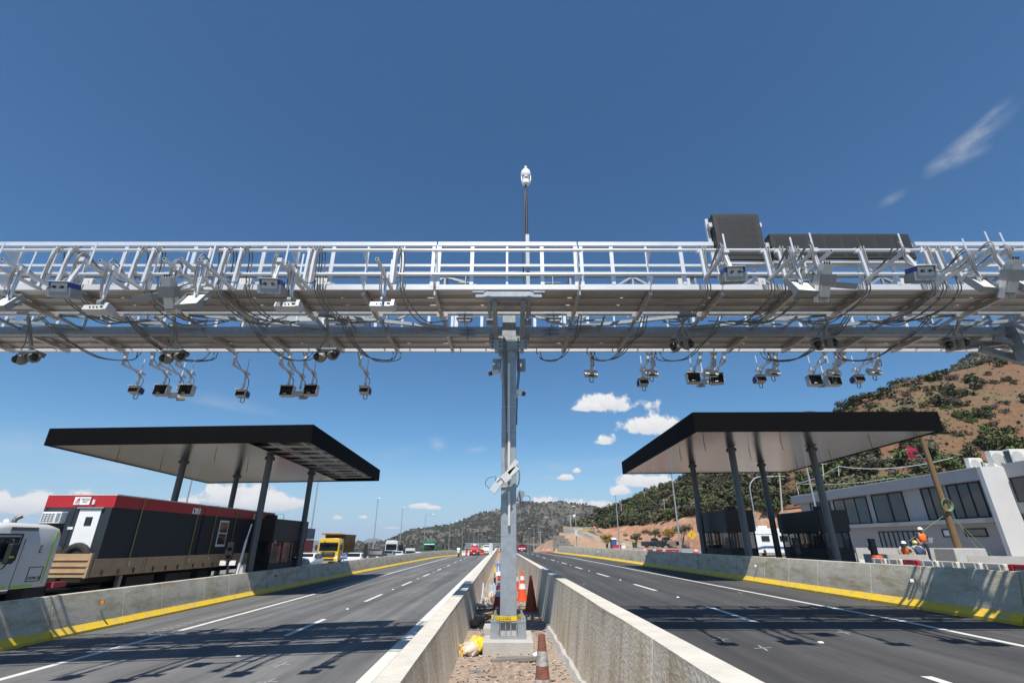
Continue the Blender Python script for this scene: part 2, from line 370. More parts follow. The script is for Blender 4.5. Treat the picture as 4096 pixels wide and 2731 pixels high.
strip('median_ground', lambda y: med_lo(y)+.04, lambda y: med_ro(y)-.04, lambda x, y: .42+dr(y)+.035*mnoise.noise(Vector((x*2.3, y*1.1, 0))), [-6+i*.25 for i in range(140)]+[30+i*3 for i in range(28)], M_GRAVEL, 10)
strip('left_scrubland', lambda y: -420, lambda y: -31, lambda x, y: LPZ(x, y)+.01, YR, mat('left scrub ground', (.045,.045,.028), .95, 0, col2=(.09,.075,.05), scale=.12), 8)
strip('left_plaza', lambda y: -32, lambda y: -13.4, LPZ, YR, M_PLAZA, 2)
strip('right_plaza', lambda y: 11.9, lambda y: 46, PZ, [-30,-8,0,10,20,30,40,50,60,72,84,100], M_PLAZA, 5)
# painted lines
def mark(name, cx, w, zf, segs, m=M_LINE):
    b = MB()
    for y0, y1 in segs:
        n = max(1, int((y1-y0)/3))
        for i in range(n):
            a, c = lerp(y0, y1, i/n), lerp(y0, y1, (i+1)/n); xa, xc = cx(a), cx(c)
            b.quad((xa-w/2, a, zf(xa, a)+.006), (xa+w/2, a, zf(xa, a)+.006), (xc+w/2, c, zf(xc, c)+.006), (xc-w/2, c, zf(xc, c)+.006))
    return tag(b.build(name, m), kind='structure')
P = 7.95
mark('edge_line', lambda y: -2.27-.0205*y, .26, LZ, [(-8, 140)])
mark('lane_dashes', lambda y: -5.69-.0175*y, .15, LZ, [(14.67-P+P*i, 17.7-P+P*i) for i in range(0, 15)])
mark('edge_line', lambda y: -9.62-.011*y, .17, LZ, [(-8, 122)])
RD = [(-8,5.75),(8,5.8),(14.5,5.72),(21,5.55),(28,5.25),(37.7,4.8),(45,4.58),(52,4.28),(58,4.0),(63,3.73),(80,2.9),(120,.9)]
RE = [(-8,9.25),(10,9.24),(14,9.3),(16,9.1),(19,8.98),(24.7,8.7),(38,8.15),(50,7.6),(63,6.95),(82.6,5.3),(120,2.6)]
mark('lane_dashes', lambda y: pl(RD, y), .16, RZ, [(5.0+P*i, 8.05+P*i) for i in range(0, 16)])
mark('edge_line', lambda y: pl(RE, y), .16, RZ, [(-8, 120)])
b = MB()                                   # rumble strip beside the left edge line, and faint survey crosses
for i in range(70):
    y = 12.5+i*.34; x = -10.35-.011*y
    b.quad((x-.14, y, LZ(x-.14, y)+.004), (x+.22, y, LZ(x+.22, y)+.004), (x+.22, y+.1, LZ(x+.22, y)+.004), (x-.14, y+.1, LZ(x-.14, y)+.004))
tag(b.build('rumble_strip', mat('faded paint', (.30,.28,.25), .8, 0, .2, 4)), kind='structure')
b = MB()
for px, py, lz in ((-4.55,11.2,1),(-4.2,9.9,1),(4.05,10.85,0),(4.45,10.0,0),(3.2,24.0,0),(6.9,11.6,0),(8.4,20.0,0),(-3.3,22,1),(-4.3,27,1),(-6.0,9.5,1)):
    f = LZ if lz else RZ
    for a in (.15, 1.4):
        dx, dy = math.cos(a)*.17, math.sin(a)*.24; nx, ny = -math.sin(a)*.014, math.cos(a)*.014
        b.quad(*[(px+q, py+w, f(px, py)+.006) for q, w in ((-dx-nx, -dy-ny), (dx-nx, dy-ny), (dx+nx, dy+ny), (-dx+nx, -dy+ny))])
tag(b.build('survey_mark', mat('chalk white', (.36,.36,.35), .9, 0, .3, 30)), kind='structure')
# raised road studs, one object each
M_STUD = mat('road stud', (.75,.75,.73), .35)
b = MB(); b.box((0, 0, .01), (.09, .08, .02), taper=(.7, .6)); st0 = b.build('road_stud', M_STUD, world=False)
tag(st0, 'small white road stud on the left road between lane dashes', 'road stud', 'road studs between the lane dashes')
first = True
for i in range(-1, 6):
    for s in (0, 1):
        y = (14.67+5.5+P*i) if not s else 10.5+P*i
        if y < 9.5: continue
        o = st0 if first else st0.copy()
        if not first: COL.objects.link(o)
        first = False
        x = (-5.69-.0175*y) if not s else pl(RD, y)
        o.location = (x, y, (LZ if not s else RZ)(x, y)+.004)
        o['label'] = 'small white road stud on the %s road between lane dashes' % ('left' if not s else 'right')

# ------------------------------------------------------------------ concrete barriers
def barrier(name, line, sgn, zf, y0, y1, prof_c, prof_y, label, cat, step=2.0, yel=True, mc=None, gap=.03, slope_end=0):
    L0 = Vector((line(y0), y0, zf(line(y0), y0)))
    root = thing(name, label, cat, L0)
    bc, by = MB(), MB()
    def ring(prof, y):
        x = line(y); z = zf(x, y); k = 1.0
        if slope_end and y > y1-slope_end: k = max(.25, (y1-y)/slope_end)
        return [Vector((x-sgn*o, y, z+h*(k if h > .25 else 1))) for o, h in prof]
    y = y0
    while y < y1-.01:
        e = min(y+step*rnd.choice((1, 1, 1.4)), y1)
        n = max(1, int((e-y)/1.0))
        ysub = [y+gap/2+(e-y-gap)*i/n for i in range(n+1)]
        bc.loft([ring(prof_c, q) for q in ysub])
        if yel: by.loft([ring(prof_y, q) for q in ysub])
        y = e
    bc.build('concrete_wall', mc or M_CONC, root, smooth=25)
    if yel: by.build('painted_base', M_YELP, root, smooth=25)
    return root
PC = [(.13,.24),(.33,1.09),(.345,1.10),(.50,1.10),(.515,1.09),(.56,.0),(.13,.0)]
PY = [(0,-.03),(0,.07),(.015,.085),(.127,.24),(.127,-.03)]
barrier('concrete_barrier', lambda y: pl(TOE_L, y), 1, LZ, -4, 112, PC, PY, 'long weathered concrete road barrier with yellow foot along the left edge of the left road', 'barrier', slope_end=4)
barrier('concrete_barrier', lambda y: pl(TOE_R, y), -1, RZ, -4, 88, PC, PY, 'long concrete road barrier with bright yellow foot along the right edge of the right road', 'barrier', slope_end=5)
def median_wall(lo, li, top, zf, s, label):
    root = thing('median_barrier', label, 'barrier', (lo(2), 2, .3)); b = MB(); y = -1.5
    while y < 104:
        e = y+3.0; n = 3
        rs = []
        for i in range(n+1):
            q = y+.006+(e-y-.012)*i/n; o, r = lo(q), li(q); t = top(q); g = zf(o, q)-.1; j = .01*mnoise.noise(Vector((q*2.1, s*5, 0)))
            rs.append([(o, q, t), (r+j, q, t+j*.6), (r-s*-.0+s*.0, q, t-.04), (r+s*.15, q, .30+dr(q)), (o-s*.16, q, min(g, .3)), (o-s*.05, q, g+.45)])
        b.loft(rs); y = e
    b.build('concrete_wall', M_CONCM, root, smooth=20); return root
median_wall(med_lo, med_li, lambda y: 1.10+dr(y), LZ, 1, 'left concrete median barrier with pale dusty top beside the gravel strip')
median_wall(med_ro, med_ri, lambda y: 1.44+dr(y), RZ, -1, 'right concrete median barrier with pale dusty top beside the gravel strip')

# reflectors on barriers
def reflector(x, y, z, sgn, m, label):
    t = thing('barrier_reflector', label, 'reflector', (x, y, z), group='reflectors on the concrete barriers')
    b = MB(); b.box((x, y, z), (.03, .02, .10)); b.box((x+sgn*.06, y+.012, z), (.14, .012, .10)); b.build('bracket', M_BOLT, t)
    b = MB(); b.box((x+sgn*.065, y-.004, z), (.12, .012, .085)); b.build('lens', m, t)
for (uv, Y, nm) in (((608,2395),17.3,'nearest of the orange reflectors on the left barrier'), ((1346,2276),30,'orange reflector on the shaded stretch of the left barrier'), ((1588,2238),47,'orange reflector on the sunlit far stretch of the left barrier'), ((1695,2222),66,'farthest of the orange reflectors on the left barrier')):
    p = at(*uv, Y); x = pl(TOE_L, Y)-.19; reflector(x, Y, LZ(x, Y)+.78, 1, M_AMBER, nm)
for (Y, nm) in ((15.4,'nearest of the white reflectors on the right barrier'), (24.6,'white reflector on the shaded stretch of the right barrier'), (41,'white reflector on the sunlit far stretch of the right barrier'), (58,'farthest of the white reflectors on the right barrier')):
    x = pl(TOE_R, Y)+.19; reflector(x, Y, RZ(x, Y)+.72, -1, M_WHITE, nm)

# ------------------------------------------------------------------ hills
M_HILL = mat('hillside earth', (.150,.068,.035), .95, 0, col2=(.112,.085,.040), scale=.055, bump=.5, bscale=.8, fine=.22)
M_CUT = mat('cut bank earth', (.30,.145,.08), .95, 0, col2=(.36,.225,.14), scale=.16, bump=1., bscale=.7, fine=.2)
class Loft:
    def __init__(s, cols, nrow, ncol, amp=1.0, fs=.05, seed=0):
        s.amp = amp; s.fs = fs; s.seed = seed
        s.c = [(u, [at(u if len(p) < 3 else p[2], p[0], p[1]) for p in pts]) for u, pts in cols]
        s.nr, s.nc = nrow, ncol
    def P(s, a, t):          # a, t in 0..1
        n = len(s.c)-1; i = min(int(a*n), n-1); f = a*n-i; k = len(s.c[0][1])-1
        j = min(int(t*k), k-1); g = t*k-j
        q = (s.c[i][1][j].lerp(s.c[i][1][j+1], g)).lerp(s.c[i+1][1][j].lerp(s.c[i+1][1][j+1], g), f)
        w = min(1, 4*min(t+.02, 1.05-t)) if k else 1
        q = q.copy(); q.z += s.amp*w*(mnoise.noise(q*s.fs+Vector((s.seed, 0, 0)))+.5*mnoise.noise(q*s.fs*2.7)+.22*mnoise.noise(q*s.fs*9))
        return q
    def build(s, name, m, kind='structure', t0=0, t1=1):
        b = MB()
        b.v = [tuple(s.P(i/s.nc, lerp(t0, t1, j/s.nr))) for j in range(s.nr+1) for i in range(s.nc+1)]; w = s.nc+1
        b.f = [(j*w+i, j*w+i+1, (j+1)*w+i+1, (j+1)*w+i) for j in range(s.nr) for i in range(s.nc)]; b.m = [0]*len(b.f)
        return tag(b.build(name, m, smooth=70), kind=kind)
def back(u, v, y): return (v+60, y*1.5)
def mk(u, cuttop, crest):
    (v1, y1), (v2, y2) = cuttop, crest
    a = at(u, v1, y1); c = at(u, v2, y2); return u, [(v1, y1), (v2, y2), back(u, v2, y2)]
HC = [(2290,(2128,176),(2112,200)),(2350,(2122,172),(2088,205)),(2420,(2114,168),(2056,215)),(2500,(2105,160),(2018,222)),(2570,(2103,150),(1988,226)),(2700,(2072,138),(1932,224)),(2800,(2068,128),(1885,215)),(2900,(2060,118),(1838,205)),(3000,(2048,110),(1788,195)),
      (3100,(2040,104),(1735,182)),(3230,(2024,97),(1668,166)),(3360,(2010,92),(1640,158)),(3480,(2000,90),(1584,152)),(3650,(1990,88),(1528,150)),(3800,(1985,88),(1484,150)),(4000,(1980,88),(1440,150)),(4300,(1975,88),(1385,150)),(4700,(1970,86),(1320,150)),(5400,(1960,80),(1230,150))]
HILL = Loft([mk(*h) for h in HC], 46, 110, 1.6, .035)
HILL.build('hillside', M_HILL)
CUTC = [(2290,[(2140,172),(2128,176)]),(2400,[(2140,160),(2115,169)]),(2500,[(2158,147),(2105,160)]),(2600,[(2172,136),(2098,147)]),(2700,[(2186,128),(2072,138)]),(2850,[(2196,116),(2064,123)]),(3000,[(2190,103),(2048,110)]),(3200,[(2180,92),(2026,99)]),(3400,[(2150,86),(2006,92)]),(3800,[(2110,82),(1985,88)]),(4700,[(2080,80),(1970,86)]),(5400,[(2080,76),(1960,80)])]
CUT = Loft(CUTC, 14, 90, 1.3, .16, 3); CUT.build('cut_bank', M_CUT)
# second, higher hill behind
H2 = Loft([(u, [(v+260, 215), (v, 330), (v+90, 480)]) for u, v in ((3500,1640),(3640,1560),(3760,1500),(3830,1450),(3900,1398),(3990,1340),(4100,1310),(4300,1290),(4800,1260),(5600,1300))], 16, 50, 5, .02, 9)
M_HILL2 = mat('upper hill scrub', (.085,.082,.042), .95, 0, col2=(.15,.10,.055), scale=.09, bump=.8, bscale=.35, fine=.3)
H2.build('upper_hill', M_HILL2)
# mountain beyond the crest
MT = [(1380,2188),(1450,2178),(1560,2168),(1600,2158),(1640,2140),(1700,2125),(1760,2112),(1820,2098),(1880,2082),(1930,2060),(1990,2044),(2050,2034),(2110,2022),(2150,2024),(2240,2030),(2330,2036),(2380,2045),(2450,2062),(2560,2080),(2700,2120),(2900,2150),(3100,2170)]
M_MT = mat('mountain scrub', (.085,.085,.070), .95, 0, col2=(.120,.104,.086), scale=.05, bump=.5, bscale=.09, fine=.25)
M_MT.node_tree.nodes['Principled BSDF'].inputs['Specular IOR Level'].default_value = .1
MTL = Loft([(u, [(2215, 650), (lerp(2205, v, .55), 900), (v, 1250), (v+50, 1700)]) for u, v in MT], 60, 170, 20, .006, 21)
MTL.build('mountain', M_MT)
FR = [(-1500,2160),(-600,2150),(0,2158),(500,2150),(900,2140),(1230,2158),(1320,2166),(1400,2175),(1440,2169),(1480,2158),(1505,2156),(1540,2164),(1580,2168),(1640,2176),(1800,2180)]
FRL = Loft([(u, [(2200, 6500), (v, 8000), (v+30, 9500)]) for u, v in FR], 10, 80, 60, .0009, 5)
FRL.build('far_range', mat('far range scrub', (.07,.075,.05), .95, 0, .3, .002))
FR2 = Loft([(u, [(2215, 2300), (v, 3200), (v+30, 4200)]) for u, v in ((-2500,2175),(-900,2185),(300,2182),(900,2188),(1300,2190),(1450,2186),(1600,2182),(1800,2185))], 10, 60, 25, .002, 8)
FR2.build('valley_slope', M_MT)
# ------------------------------------------------------------------ toll gantry
ZD = 6.77; X0, X1 = -15.2, 13.4
G = thing('toll_gantry', 'long silver steel gantry with two walkways spanning both roads on a central column', 'gantry', (-.065, 10.0, .62))
JX = [-1.53-1.425*i for i in range(9, -1, -1)] + [1.33+1.425*i for i in range(9)]
def deck(name, ya, yb):
    p = MB(); n = 3; w = (yb-ya)/n
    for sx0, sx1 in ((X0, -1.56), (-1.52, 1.32), (1.36, X1)):
        for k in range(n):
            a = ya+k*w
            p.box(((sx0+sx1)/2, a+w/2, ZD+.06), (sx1-sx0, w-.05, .04))
            for e in (a+.03, a+w-.03): p.box(((sx0+sx1)/2, e, ZD+.045), (sx1-sx0, .018, .07))
            if k < n-1:
                xx = sx0+.02
                while xx < sx1-.3: p.box((xx+.42, a+w, ZD+.088), (.84, .07, .012), m=1); xx += .90  # dark strips added over the plank gaps to keep the sky out
            x = sx0+.2
            while x < sx1: p.box((x, a+w, ZD+.055), (.11, .05, .012)); x += .52
    return p.build(name, [M_PLANK, M_BOLT], G)
deck('front_walkway', 8.50, 9.50); deck('rear_walkway', 10.52, 11.68)
for x in JX:
    jb = MB()
    jb.box((x, 9.12, ZD-.045), (.075, 1.22, .10)); jb.box((x, 9.62, ZD-.01), (.24, .05, .09))
    jb.build('cross_joist', M_PLANK, G); jb = MB()
    jb.box((x, 11.12, ZD-.045), (.075, 1.18, .10)); jb.box((x, 10.5, ZD-.01), (.24, .05, .09)); jb.build('cross_joist', M_PLANK, G)
eb = MB()
eb.box(((X0-1.56)/2, 8.47, ZD+.05), (abs(X0+1.56), .05, .12)); eb.box(((X1+1.36)/2, 8.47, ZD+.05), (X1-1.36, .05, .12)); eb.box((-.1, 8.47, ZD+.05), (2.84, .05, .11))
eb.box(((X0+X1)/2, 11.79, ZD+.02), (X1-X0, .06, .09))
x = X0
while x < X1: eb.box((x, 11.73, ZD+.02), (.03, .1, .03)); x += .66
eb.build('edge_beams', M_ALU, G)
# guard rails
def rail(name, y, zt=7.86, skip=None):
    r = MB()
    ks = [k*.71-.1 for k in range(-21, 20)]
    for i, x in enumerate(ks):
        if x < X0 or x > X1: continue
        thick = (i % 2 == 0)
        inside = skip and skip[0] < x < skip[1]
        r.box((x, y, (ZD+.1+(zt-.06 if not inside else 7.38))/2), ((.075 if thick else .045), .05, (zt-.06 if not inside else 7.38)-ZD-.1))
    for a, c in ((X0, -1.55), (-1.52, 1.33), (1.36, X1)):
        sg = [(a, c)]
        if skip and a < skip[0] < c: sg = [(a, skip[0]), (skip[1], c)]
        for p, q in sg: r.box(((p+q)/2, y, zt-.035), (q-p, .07, .09))
        r.box(((a+c)/2, y, 7.32), (c-a, .045, .05))
    for x in (-1.6, -1.48, 1.29, 1.41): r.box((x, y, (ZD+zt)/2), (.07, .055, zt-ZD-.1))
    return r.build(name, M_ALU, G)
rail('guard_rail', 8.47, skip=(4.15, 8.3)); rail('guard_rail', 11.79)
pr = MB()
for z, r in ((7.49, .034), (6.945, .030)):
    for a, c in ((X0, -1.58), (-1.56, 1.38), (1.40, X1)): pr.cyl((a, 8.17, z), (c, 8.17, z), r, n=10)
    for k in range(-10, 10):
        x = k*1.42-.1
        if X0 < x < X1 and abs(x) > 1: pr.prism([(8.19, z-.06), (8.45, z-.17), (8.45, z+.13), (8.19, z+.05)], x-.006, x+.006)
pr.build('equipment_rail', M_ALU, G, smooth=40)
# truss: chords, verticals and diagonals
tr = MB(); YA, YB, ZU = 9.68, 10.38, 7.82
for y, z, w, h in ((YA, ZD+.085, .08, .1), (YA, ZU, .09, .12), (YB, ZU, .09, .12)): tr.box(((X0+X1)/2, y, z), (X1-X0, w, h))
tr.build('truss_chords', M_GALV, G)
rb = MB(); rb.box(((X0+X1)/2, 10.40, 6.71), (X1-X0, .14, .19)); rb.build('box_beam', M_GALV, G)
td = MB()
for i, x in enumerate(JX):
    for y in (YA, YB): td.box((x, y, (6.8+ZU-.06)/2), (.045, .045, ZU-.06-6.8))
    td.bar((x, YA+.04, ZD), (x, YB-.07, ZD-.03), .06, .06)
    td.bar((x, YA, ZU), (x, YB, ZU), .045)
    if i+1 < len(JX):
        x2 = JX[i+1]; s = 1 if i % 2 else -1
        for y in (YA, YB):
            td.bar((x if s > 0 else x2, y, ZU-.06), (x2 if s > 0 else x, y, 6.84), .055)
        sgn = -1 if x < 0 else 1
        a, c = ((x, YA), (x2, YB)) if sgn < 0 else ((x2, YA), (x, YB))
        if i % 2 == 0: td.bar((a[0]-(1.42 if sgn < 0 else -1.42), a[1]+.05, ZD+.06), (c[0], c[1]-.06, ZD-.0), .065, .075)
        if i % 3 == 1:
            for f in (.3, .62): td.box(((x+x2)/2-.25, lerp(YA, YB, f), ZD-.01), (.62, .045, .035))
            td.bar((x+.72, YA+.04, ZD), (x+.72, YB-.06, ZD-.02), .045)
td.build('truss_bracing', M_GALV, G)
ct = MB()
for y in (9.75, 10.02): ct.box(((X0+X1)/2, y, 7.56), (X1-X0, .02, .07))
x = X0+.2
while x < X1: ct.bar((x, 9.70, 7.53), (x, 10.34, 7.53), .04, .03); x += .47
ct.build('cable_tray', M_DEVD, G)
cb = MB()
for k in range(14):
    y = rnd.uniform(9.78, 10.0); z = rnd.uniform(7.55, 7.64); pts = []
    x = X0
    while x <= X1: pts.append((x, y+rnd.uniform(-.03, .03), z+rnd.uniform(-.012, .012))); x += 1.3
    cb.tube(pts, .011, 5)
cb.build('tray_cables', M_CABLEB, G)
# central column with head brackets
co = MB(); xc = -.065
co.box((xc, 10.0, (.86+7.35)/2), (.30, .30, 7.35-.86)); co.build('column', M_GALV, G, bevel=.012)
hd = MB()
hd.box((xc, 9.835, 6.47), (.30, .03, .42)); hd.box((xc, 9.84, 6.20), (.80, .028, .30)); hd.box((xc, 10.0, 6.02), (.46, .42, .022))
for s in (-1, 1):
    hd.bar((xc+s*.285, 8.5, 6.545), (xc+s*.285, 9.82, 6.32), .10, .10)
    hd.box((xc+s*.30, 10.35, 6.42), (.09, 1.0, .16)); hd.box((xc+s*.27, 10.2, 5.80), (.20, .03, .30)); hd.box((xc+s*.17, 9.92, 5.93), (.02, .2, .2))
    hd.box((xc+s*.42, 10.55, 6.56), (.1, .16, .22)); hd.box((xc+s*.40, 8.9, 6.62), (.07, 1.0, .1)); hd.box((xc+s*.40, 9.65, 6.6), (.18, .1, .14))
    for z in (6.11, 6.20, 6.29):
        for dx in (.2, .36): hd.cyl((xc+s*dx, 9.80, z), (xc+s*dx, 9.826, z), .018, n=6, m=1)
    for xx in (s*.95, s*1.0): pass
hd.box((xc, 8.47, 6.645), (.98, .10, .12)); hd.box((xc, 8.47, 6.575), (.98, .14, .02))
for s in (-1, 1): hd.box((xc+s*.58, 8.5, 6.70), (.26, .16, .03)); hd.box((xc+s*.55, 8.5, 6.64), (.2, .12, .09))
hd.build('column_head', [M_GALV, M_BOLT], G)
for s in (-1, 1):                      # splice discs where the truss sections are bolted together
    for (y, z) in ((YA, ZU-.3), (YA, ZD-.02), (YB, 6.68)):
        q = MB()
        for a in range(4):
            q.prism([(-.0, -.03), (.19, -.05), (.19, .0), (.10, .05), (0, .06)], y-.02+a*.001, y+.02+a*.001, 'y') if False else None
        q.box((xc+s*.98, y, z), (.018, .30, .34)); q.box((xc+s*.98, y-.02, z+.05), (.36, .12, .014)); q.box((xc+s*.98, y-.02, z-.05), (.36, .12, .014))
        q.prism([(-.17, -.07), (.17, -.07), (.12, -.12), (-.12, -.12)], y-.06, y+.06, 'y')
        q.v = [(a+(xc+s*.98 if i >= len(q.v)-8 else 0), b_, c_+(z if i >= len(q.v)-8 else 0)) for i, (a, b_, c_) in enumerate(q.v)]
        q.build('splice_plate', M_GALV, G)
bs = MB()
bs.box((xc, 10.0, .865), (.62, .62, .035)); bs.box((xc, 10.0, .622), (.64, .64, .03))
for s in (-1, 1):
    bs.box((xc+s*.235, 9.70, .745), (.15, .02, .215)); bs.box((xc+s*.235, 10.3, .745), (.15, .02, .215)); bs.box((xc+s*.30, 10.0, .745), (.018, .58, .215))
for dx in (-.145, -.045, .045, .145): bs.box((xc+dx, 9.73, .745), (.014, .06, .215))
for sx in (-1, 1):
    for sy in (-1, 0, 1):
        bs.cyl((xc+sx*.24, 10+sy*.25, .88), (xc+sx*.24, 10+sy*.25, .98), .02, n=6); bs.cyl((xc+sx*.24, 10+sy*.25, .88), (xc+sx*.24, 10+sy*.25, .92), .034, n=6)
bs.cyl((xc, 9.75, .88), (xc, 9.75, .97), .018, n=6)
bs.box((xc, 9.86, .745), (.3, .2, .21), m=1)
bs.build('base_stool', [M_GALV, M_CONCP], G)
# right end column, seen at the edge of the frame
ec = MB(); xe = 12.85
ec.box((xe, 10.05, 3.6), (.36, .36, 6.4)); ec.bar((xe-.1, 10.3, 6.55), (xe-1.9, 11.3, 6.62), .1); ec.bar((xe, 9.9, 5.6), (xe-1.5, 10.5, 6.6), .12)
ec.box((xe, 10.3, 6.5), (.6, 1.9, .2)); ec.bar((xe-.25, 9.7, 6.4), (xe-.25, 9.7, 7.8), .14)
ec.bar(at(3920, 1393, 10.7), at(4110, 1452, 10.7), .12, .14); ec.bar(at(4035, 1265, 10.3), at(4125, 1440, 10.3), .30, .30); ec.build('end_column', M_GALV, G); ec = MB(); ec.box((-14.4, 10.05, 3.1), (.36, .36, 7.2)); ec.build('end_column', M_GALV, G)
# concrete plinth, and warning tape on the column foot
t = thing('concrete_plinth', 'square concrete footing block under the central gantry column', 'footing', (xc, 10, .3))
q = MB(); q.box((xc, 10.02, .44), (.86, 1.15, .33)); q.box((xc-.38, 10.35, .66), (.16, .5, .12)); q.build('block', M_CONCP, t, bevel=.015)
t = thing('warning_tape', 'yellow warning tape wrapped round the foot of the central gantry column', 'tape', (xc, 9.66, .9))
q = MB(); yt = 9.685
q.loft([[(xc-.30, yt+.12, .90), (xc-.30, yt+.12, .965)], [(xc-.17, yt, .885), (xc-.17, yt, .955)], [(xc, yt-.01, .875), (xc, yt-.01, .95)], [(xc+.14, yt, .885), (xc+.14, yt, .955)], [(xc+.27, yt+.1, .90), (xc+.27, yt+.1, .985)]], closed=False, caps=False)
q.build('tape', mat('tape yellow', (.75,.52,.02), .45), t)
text('lettering', 'CAUCION', .062, M_BLACK, t, (-.08, .0, .018), (math.pi/2, 0, 0), sx=.9); text('lettering', 'PRE', .062, M_BLACK, t, (.19, .04, .035), (math.pi/2, 0, R_(25)), sx=.8)
# cabling and conduit down the column
cd = MB()
for i, (ox, top) in enumerate(((-.10, 6.35), (-.075, 6.3), (-.05, 6.25), (-.085, 6.2))):
    cd.tube(bez([(xc+ox-.02, 9.80, top), (xc+ox, 9.80, 5.7), (xc+ox+.03+.01*i, 9.82, 4.9), (xc+ox+.06, 9.82, 4.2), (xc+ox+.03+.02*i, 9.82, 3.7), (xc+.0, 9.8, 3.25+.04*i)]), .014, 6)
for dx in (.16, .19): cd.tube(bez([(xc+dx, 9.9, 6.2), (xc+dx+.04, 9.9, 5.6), (xc+dx-.01, 9.92, 5.0), (xc+dx-.03, 9.95, 4.4)]), .013, 6)
cd.tube(bez([(xc+.15, 9.95, 3.6), (xc+.21, 9.93, 3.45), (xc+.2, 9.93, 3.25), (xc+.15, 9.95, 3.15)]), .015, 6)
cd.build('column_cables', M_CABLE, G)
cq = MB(); cq.box((xc+.0, 9.815, 4.95), (.055, .05, 1.5)); cq.box((xc+.005, 9.815, 3.75), (.05, .05, .9)); cq.box((xc+.01, 9.80, 2.75), (.045, .06, .62))
for z in (4.75, 4.25, 3.15): cq.box((xc, 9.83, z), (.31, .03, .012))
cq.build('column_conduit', M_DEVG, G)
# dome camera on a post
pz = at(2100, 672, 8.75)
t = thing('dome_camera', 'white dome camera on a tall dark post above the gantry', 'camera', (pz.x, 8.75, 7.0))
q = MB(); px = pz.x+.02
q.box((px+.01, 8.75, 7.45), (.075, .075, 1.6)); q.build('post', M_GALV, t)
q = MB(); q.cyl((px, 8.75, 8.2), (px-.01, 8.75, 9.58), .03, .026, n=10); q.tube(bez([(px-.07, 8.72, 6.9), (px-.09, 8.72, 7.8), (px-.06, 8.72, 8.6), (px-.03, 8.73, 9.4)]), .012); q.build('pole_sleeve', M_CABLEB, t)
q = MB(); zc = 9.6; pc = (px-.005, 8.75, zc)
q.lathe([(.05, 0), (.085, .02), (.09, .10), (.075, .13)], pc); q.lathe([(.10, .20), (.118, .24), (.118, .29), (.10, .38), (.06, .43), (.03, .45), (.03, .475), (.036, .49), (.034, .52), (.004, .53)], pc)
for s in (-1, 1): q.box((px+s*.10, 8.75, zc+.16), (.02, .09, .14))
q.build('housing', M_WHITE, t, smooth=40)
q = MB(); q.ell((px-.005, 8.745, zc+.17), .085, 14, 9); q.build('camera_ball', M_WHITE, t, smooth=60)
q = MB(); q.cyl((px, 8.67, zc+.185), (px, 8.65, zc+.188), .034, n=12); q.build('lens', M_BLACKG, t)

# message panels
M_LED = mat('led panel face', (.022,.022,.023), .75, 0, .2, 3)
def panel(x0, x1, z0, z1, y, label, inset):
    t = thing('message_panel', label, 'message panel', ((x0+x1)/2, y, z0)); th = .22
    q = MB(); q.box(((x0+x1)/2, y+th/2, (z0+z1)/2), (x1-x0, th, z1-z0)); q.build('cabinet', mat('panel cabinet', (.028,.028,.029), .6), t, bevel=.006)
    q = MB(); q.box(((x0+x1)/2, y+th+.02, (z0+z1)/2), (x1-x0+.06, .05, z1-z0-.12))
    for s, xx in ((-1, x0), (1, x1)): q.box((xx+s*.05, y+th, (z0+z1)/2), (.06, .06, z1-z0+.02)); q.box((xx+s*.04, y+.12, z1-.22), (.07, .1, .1))
    q.box(((x0+x1)/2, y+.10, z0-.045), (x1-x0, .14, .07)); q.build('mounting_frame', M_ALU, t)
    q = MB(); f = MB()
    for (a, c, e, g) in inset:
        f.box(((a+c)/2, y-.002, (e+g)/2), (c-a, .006, g-e))
        n, m = int((c-a)/.028), int((g-e)/.028)
        for i in range(n):
            for j in range(m):
                xx = a+.014+(c-a-.028)*i/max(1, n-1); zz = e+.014+(g-e-.028)*j/max(1, m-1); r = .006
                q.quad((xx-r, y-.0075, zz-r), (xx+r, y-.0075, zz-r), (xx+r, y-.0075, zz+r), (xx-r, y-.0075, zz+r))
    f.build('matrix_face', mat('matrix face', (.016,.016,.017), .7), t); q.build('led_dots', mat('led dot', (.07,.07,.065), .5), t)
panel(4.17, 5.12, 7.36, 8.47, 8.30, 'tall square black message panel standing on the right half of the gantry', [(4.27, 5.02, 7.46, 8.38)])
panel(5.27, 8.12, 7.40, 7.985, 8.32, 'long low black message panel beside the square panel on the gantry', [(5.38+.345*k, 5.38+.345*k+.26, 7.47, 7.92) for k in range(8)])
# rear sign cabinets on the far walkway
t = thing('sign_cabinet', 'row of pale grey cabinets standing on the far walkway left of the column', 'cabinet', (-5.6, 11.9, 6.95))
q = MB()
for k in range(3): q.box((-6.75+k*1.12, 12.05, 7.62), (1.0, .25, 1.1))
q.build('cabinet', mat('cabinet grey', (.42,.45,.47), .45, .2), t, bevel=.01)
q = MB()
for k in range(4): q.box((-7.31+k*1.12, 12.05, 7.55), (.12, .2, 1.3))
q.box((-5.6, 11.95, 6.83), (3.5, .1, .05)); q.build('mounting_post', M_DEVD, t)
text('lettering', 'CE', .1, M_WHITE, t, (-.02, -.03, .22), (math.pi/2, 0, 0))
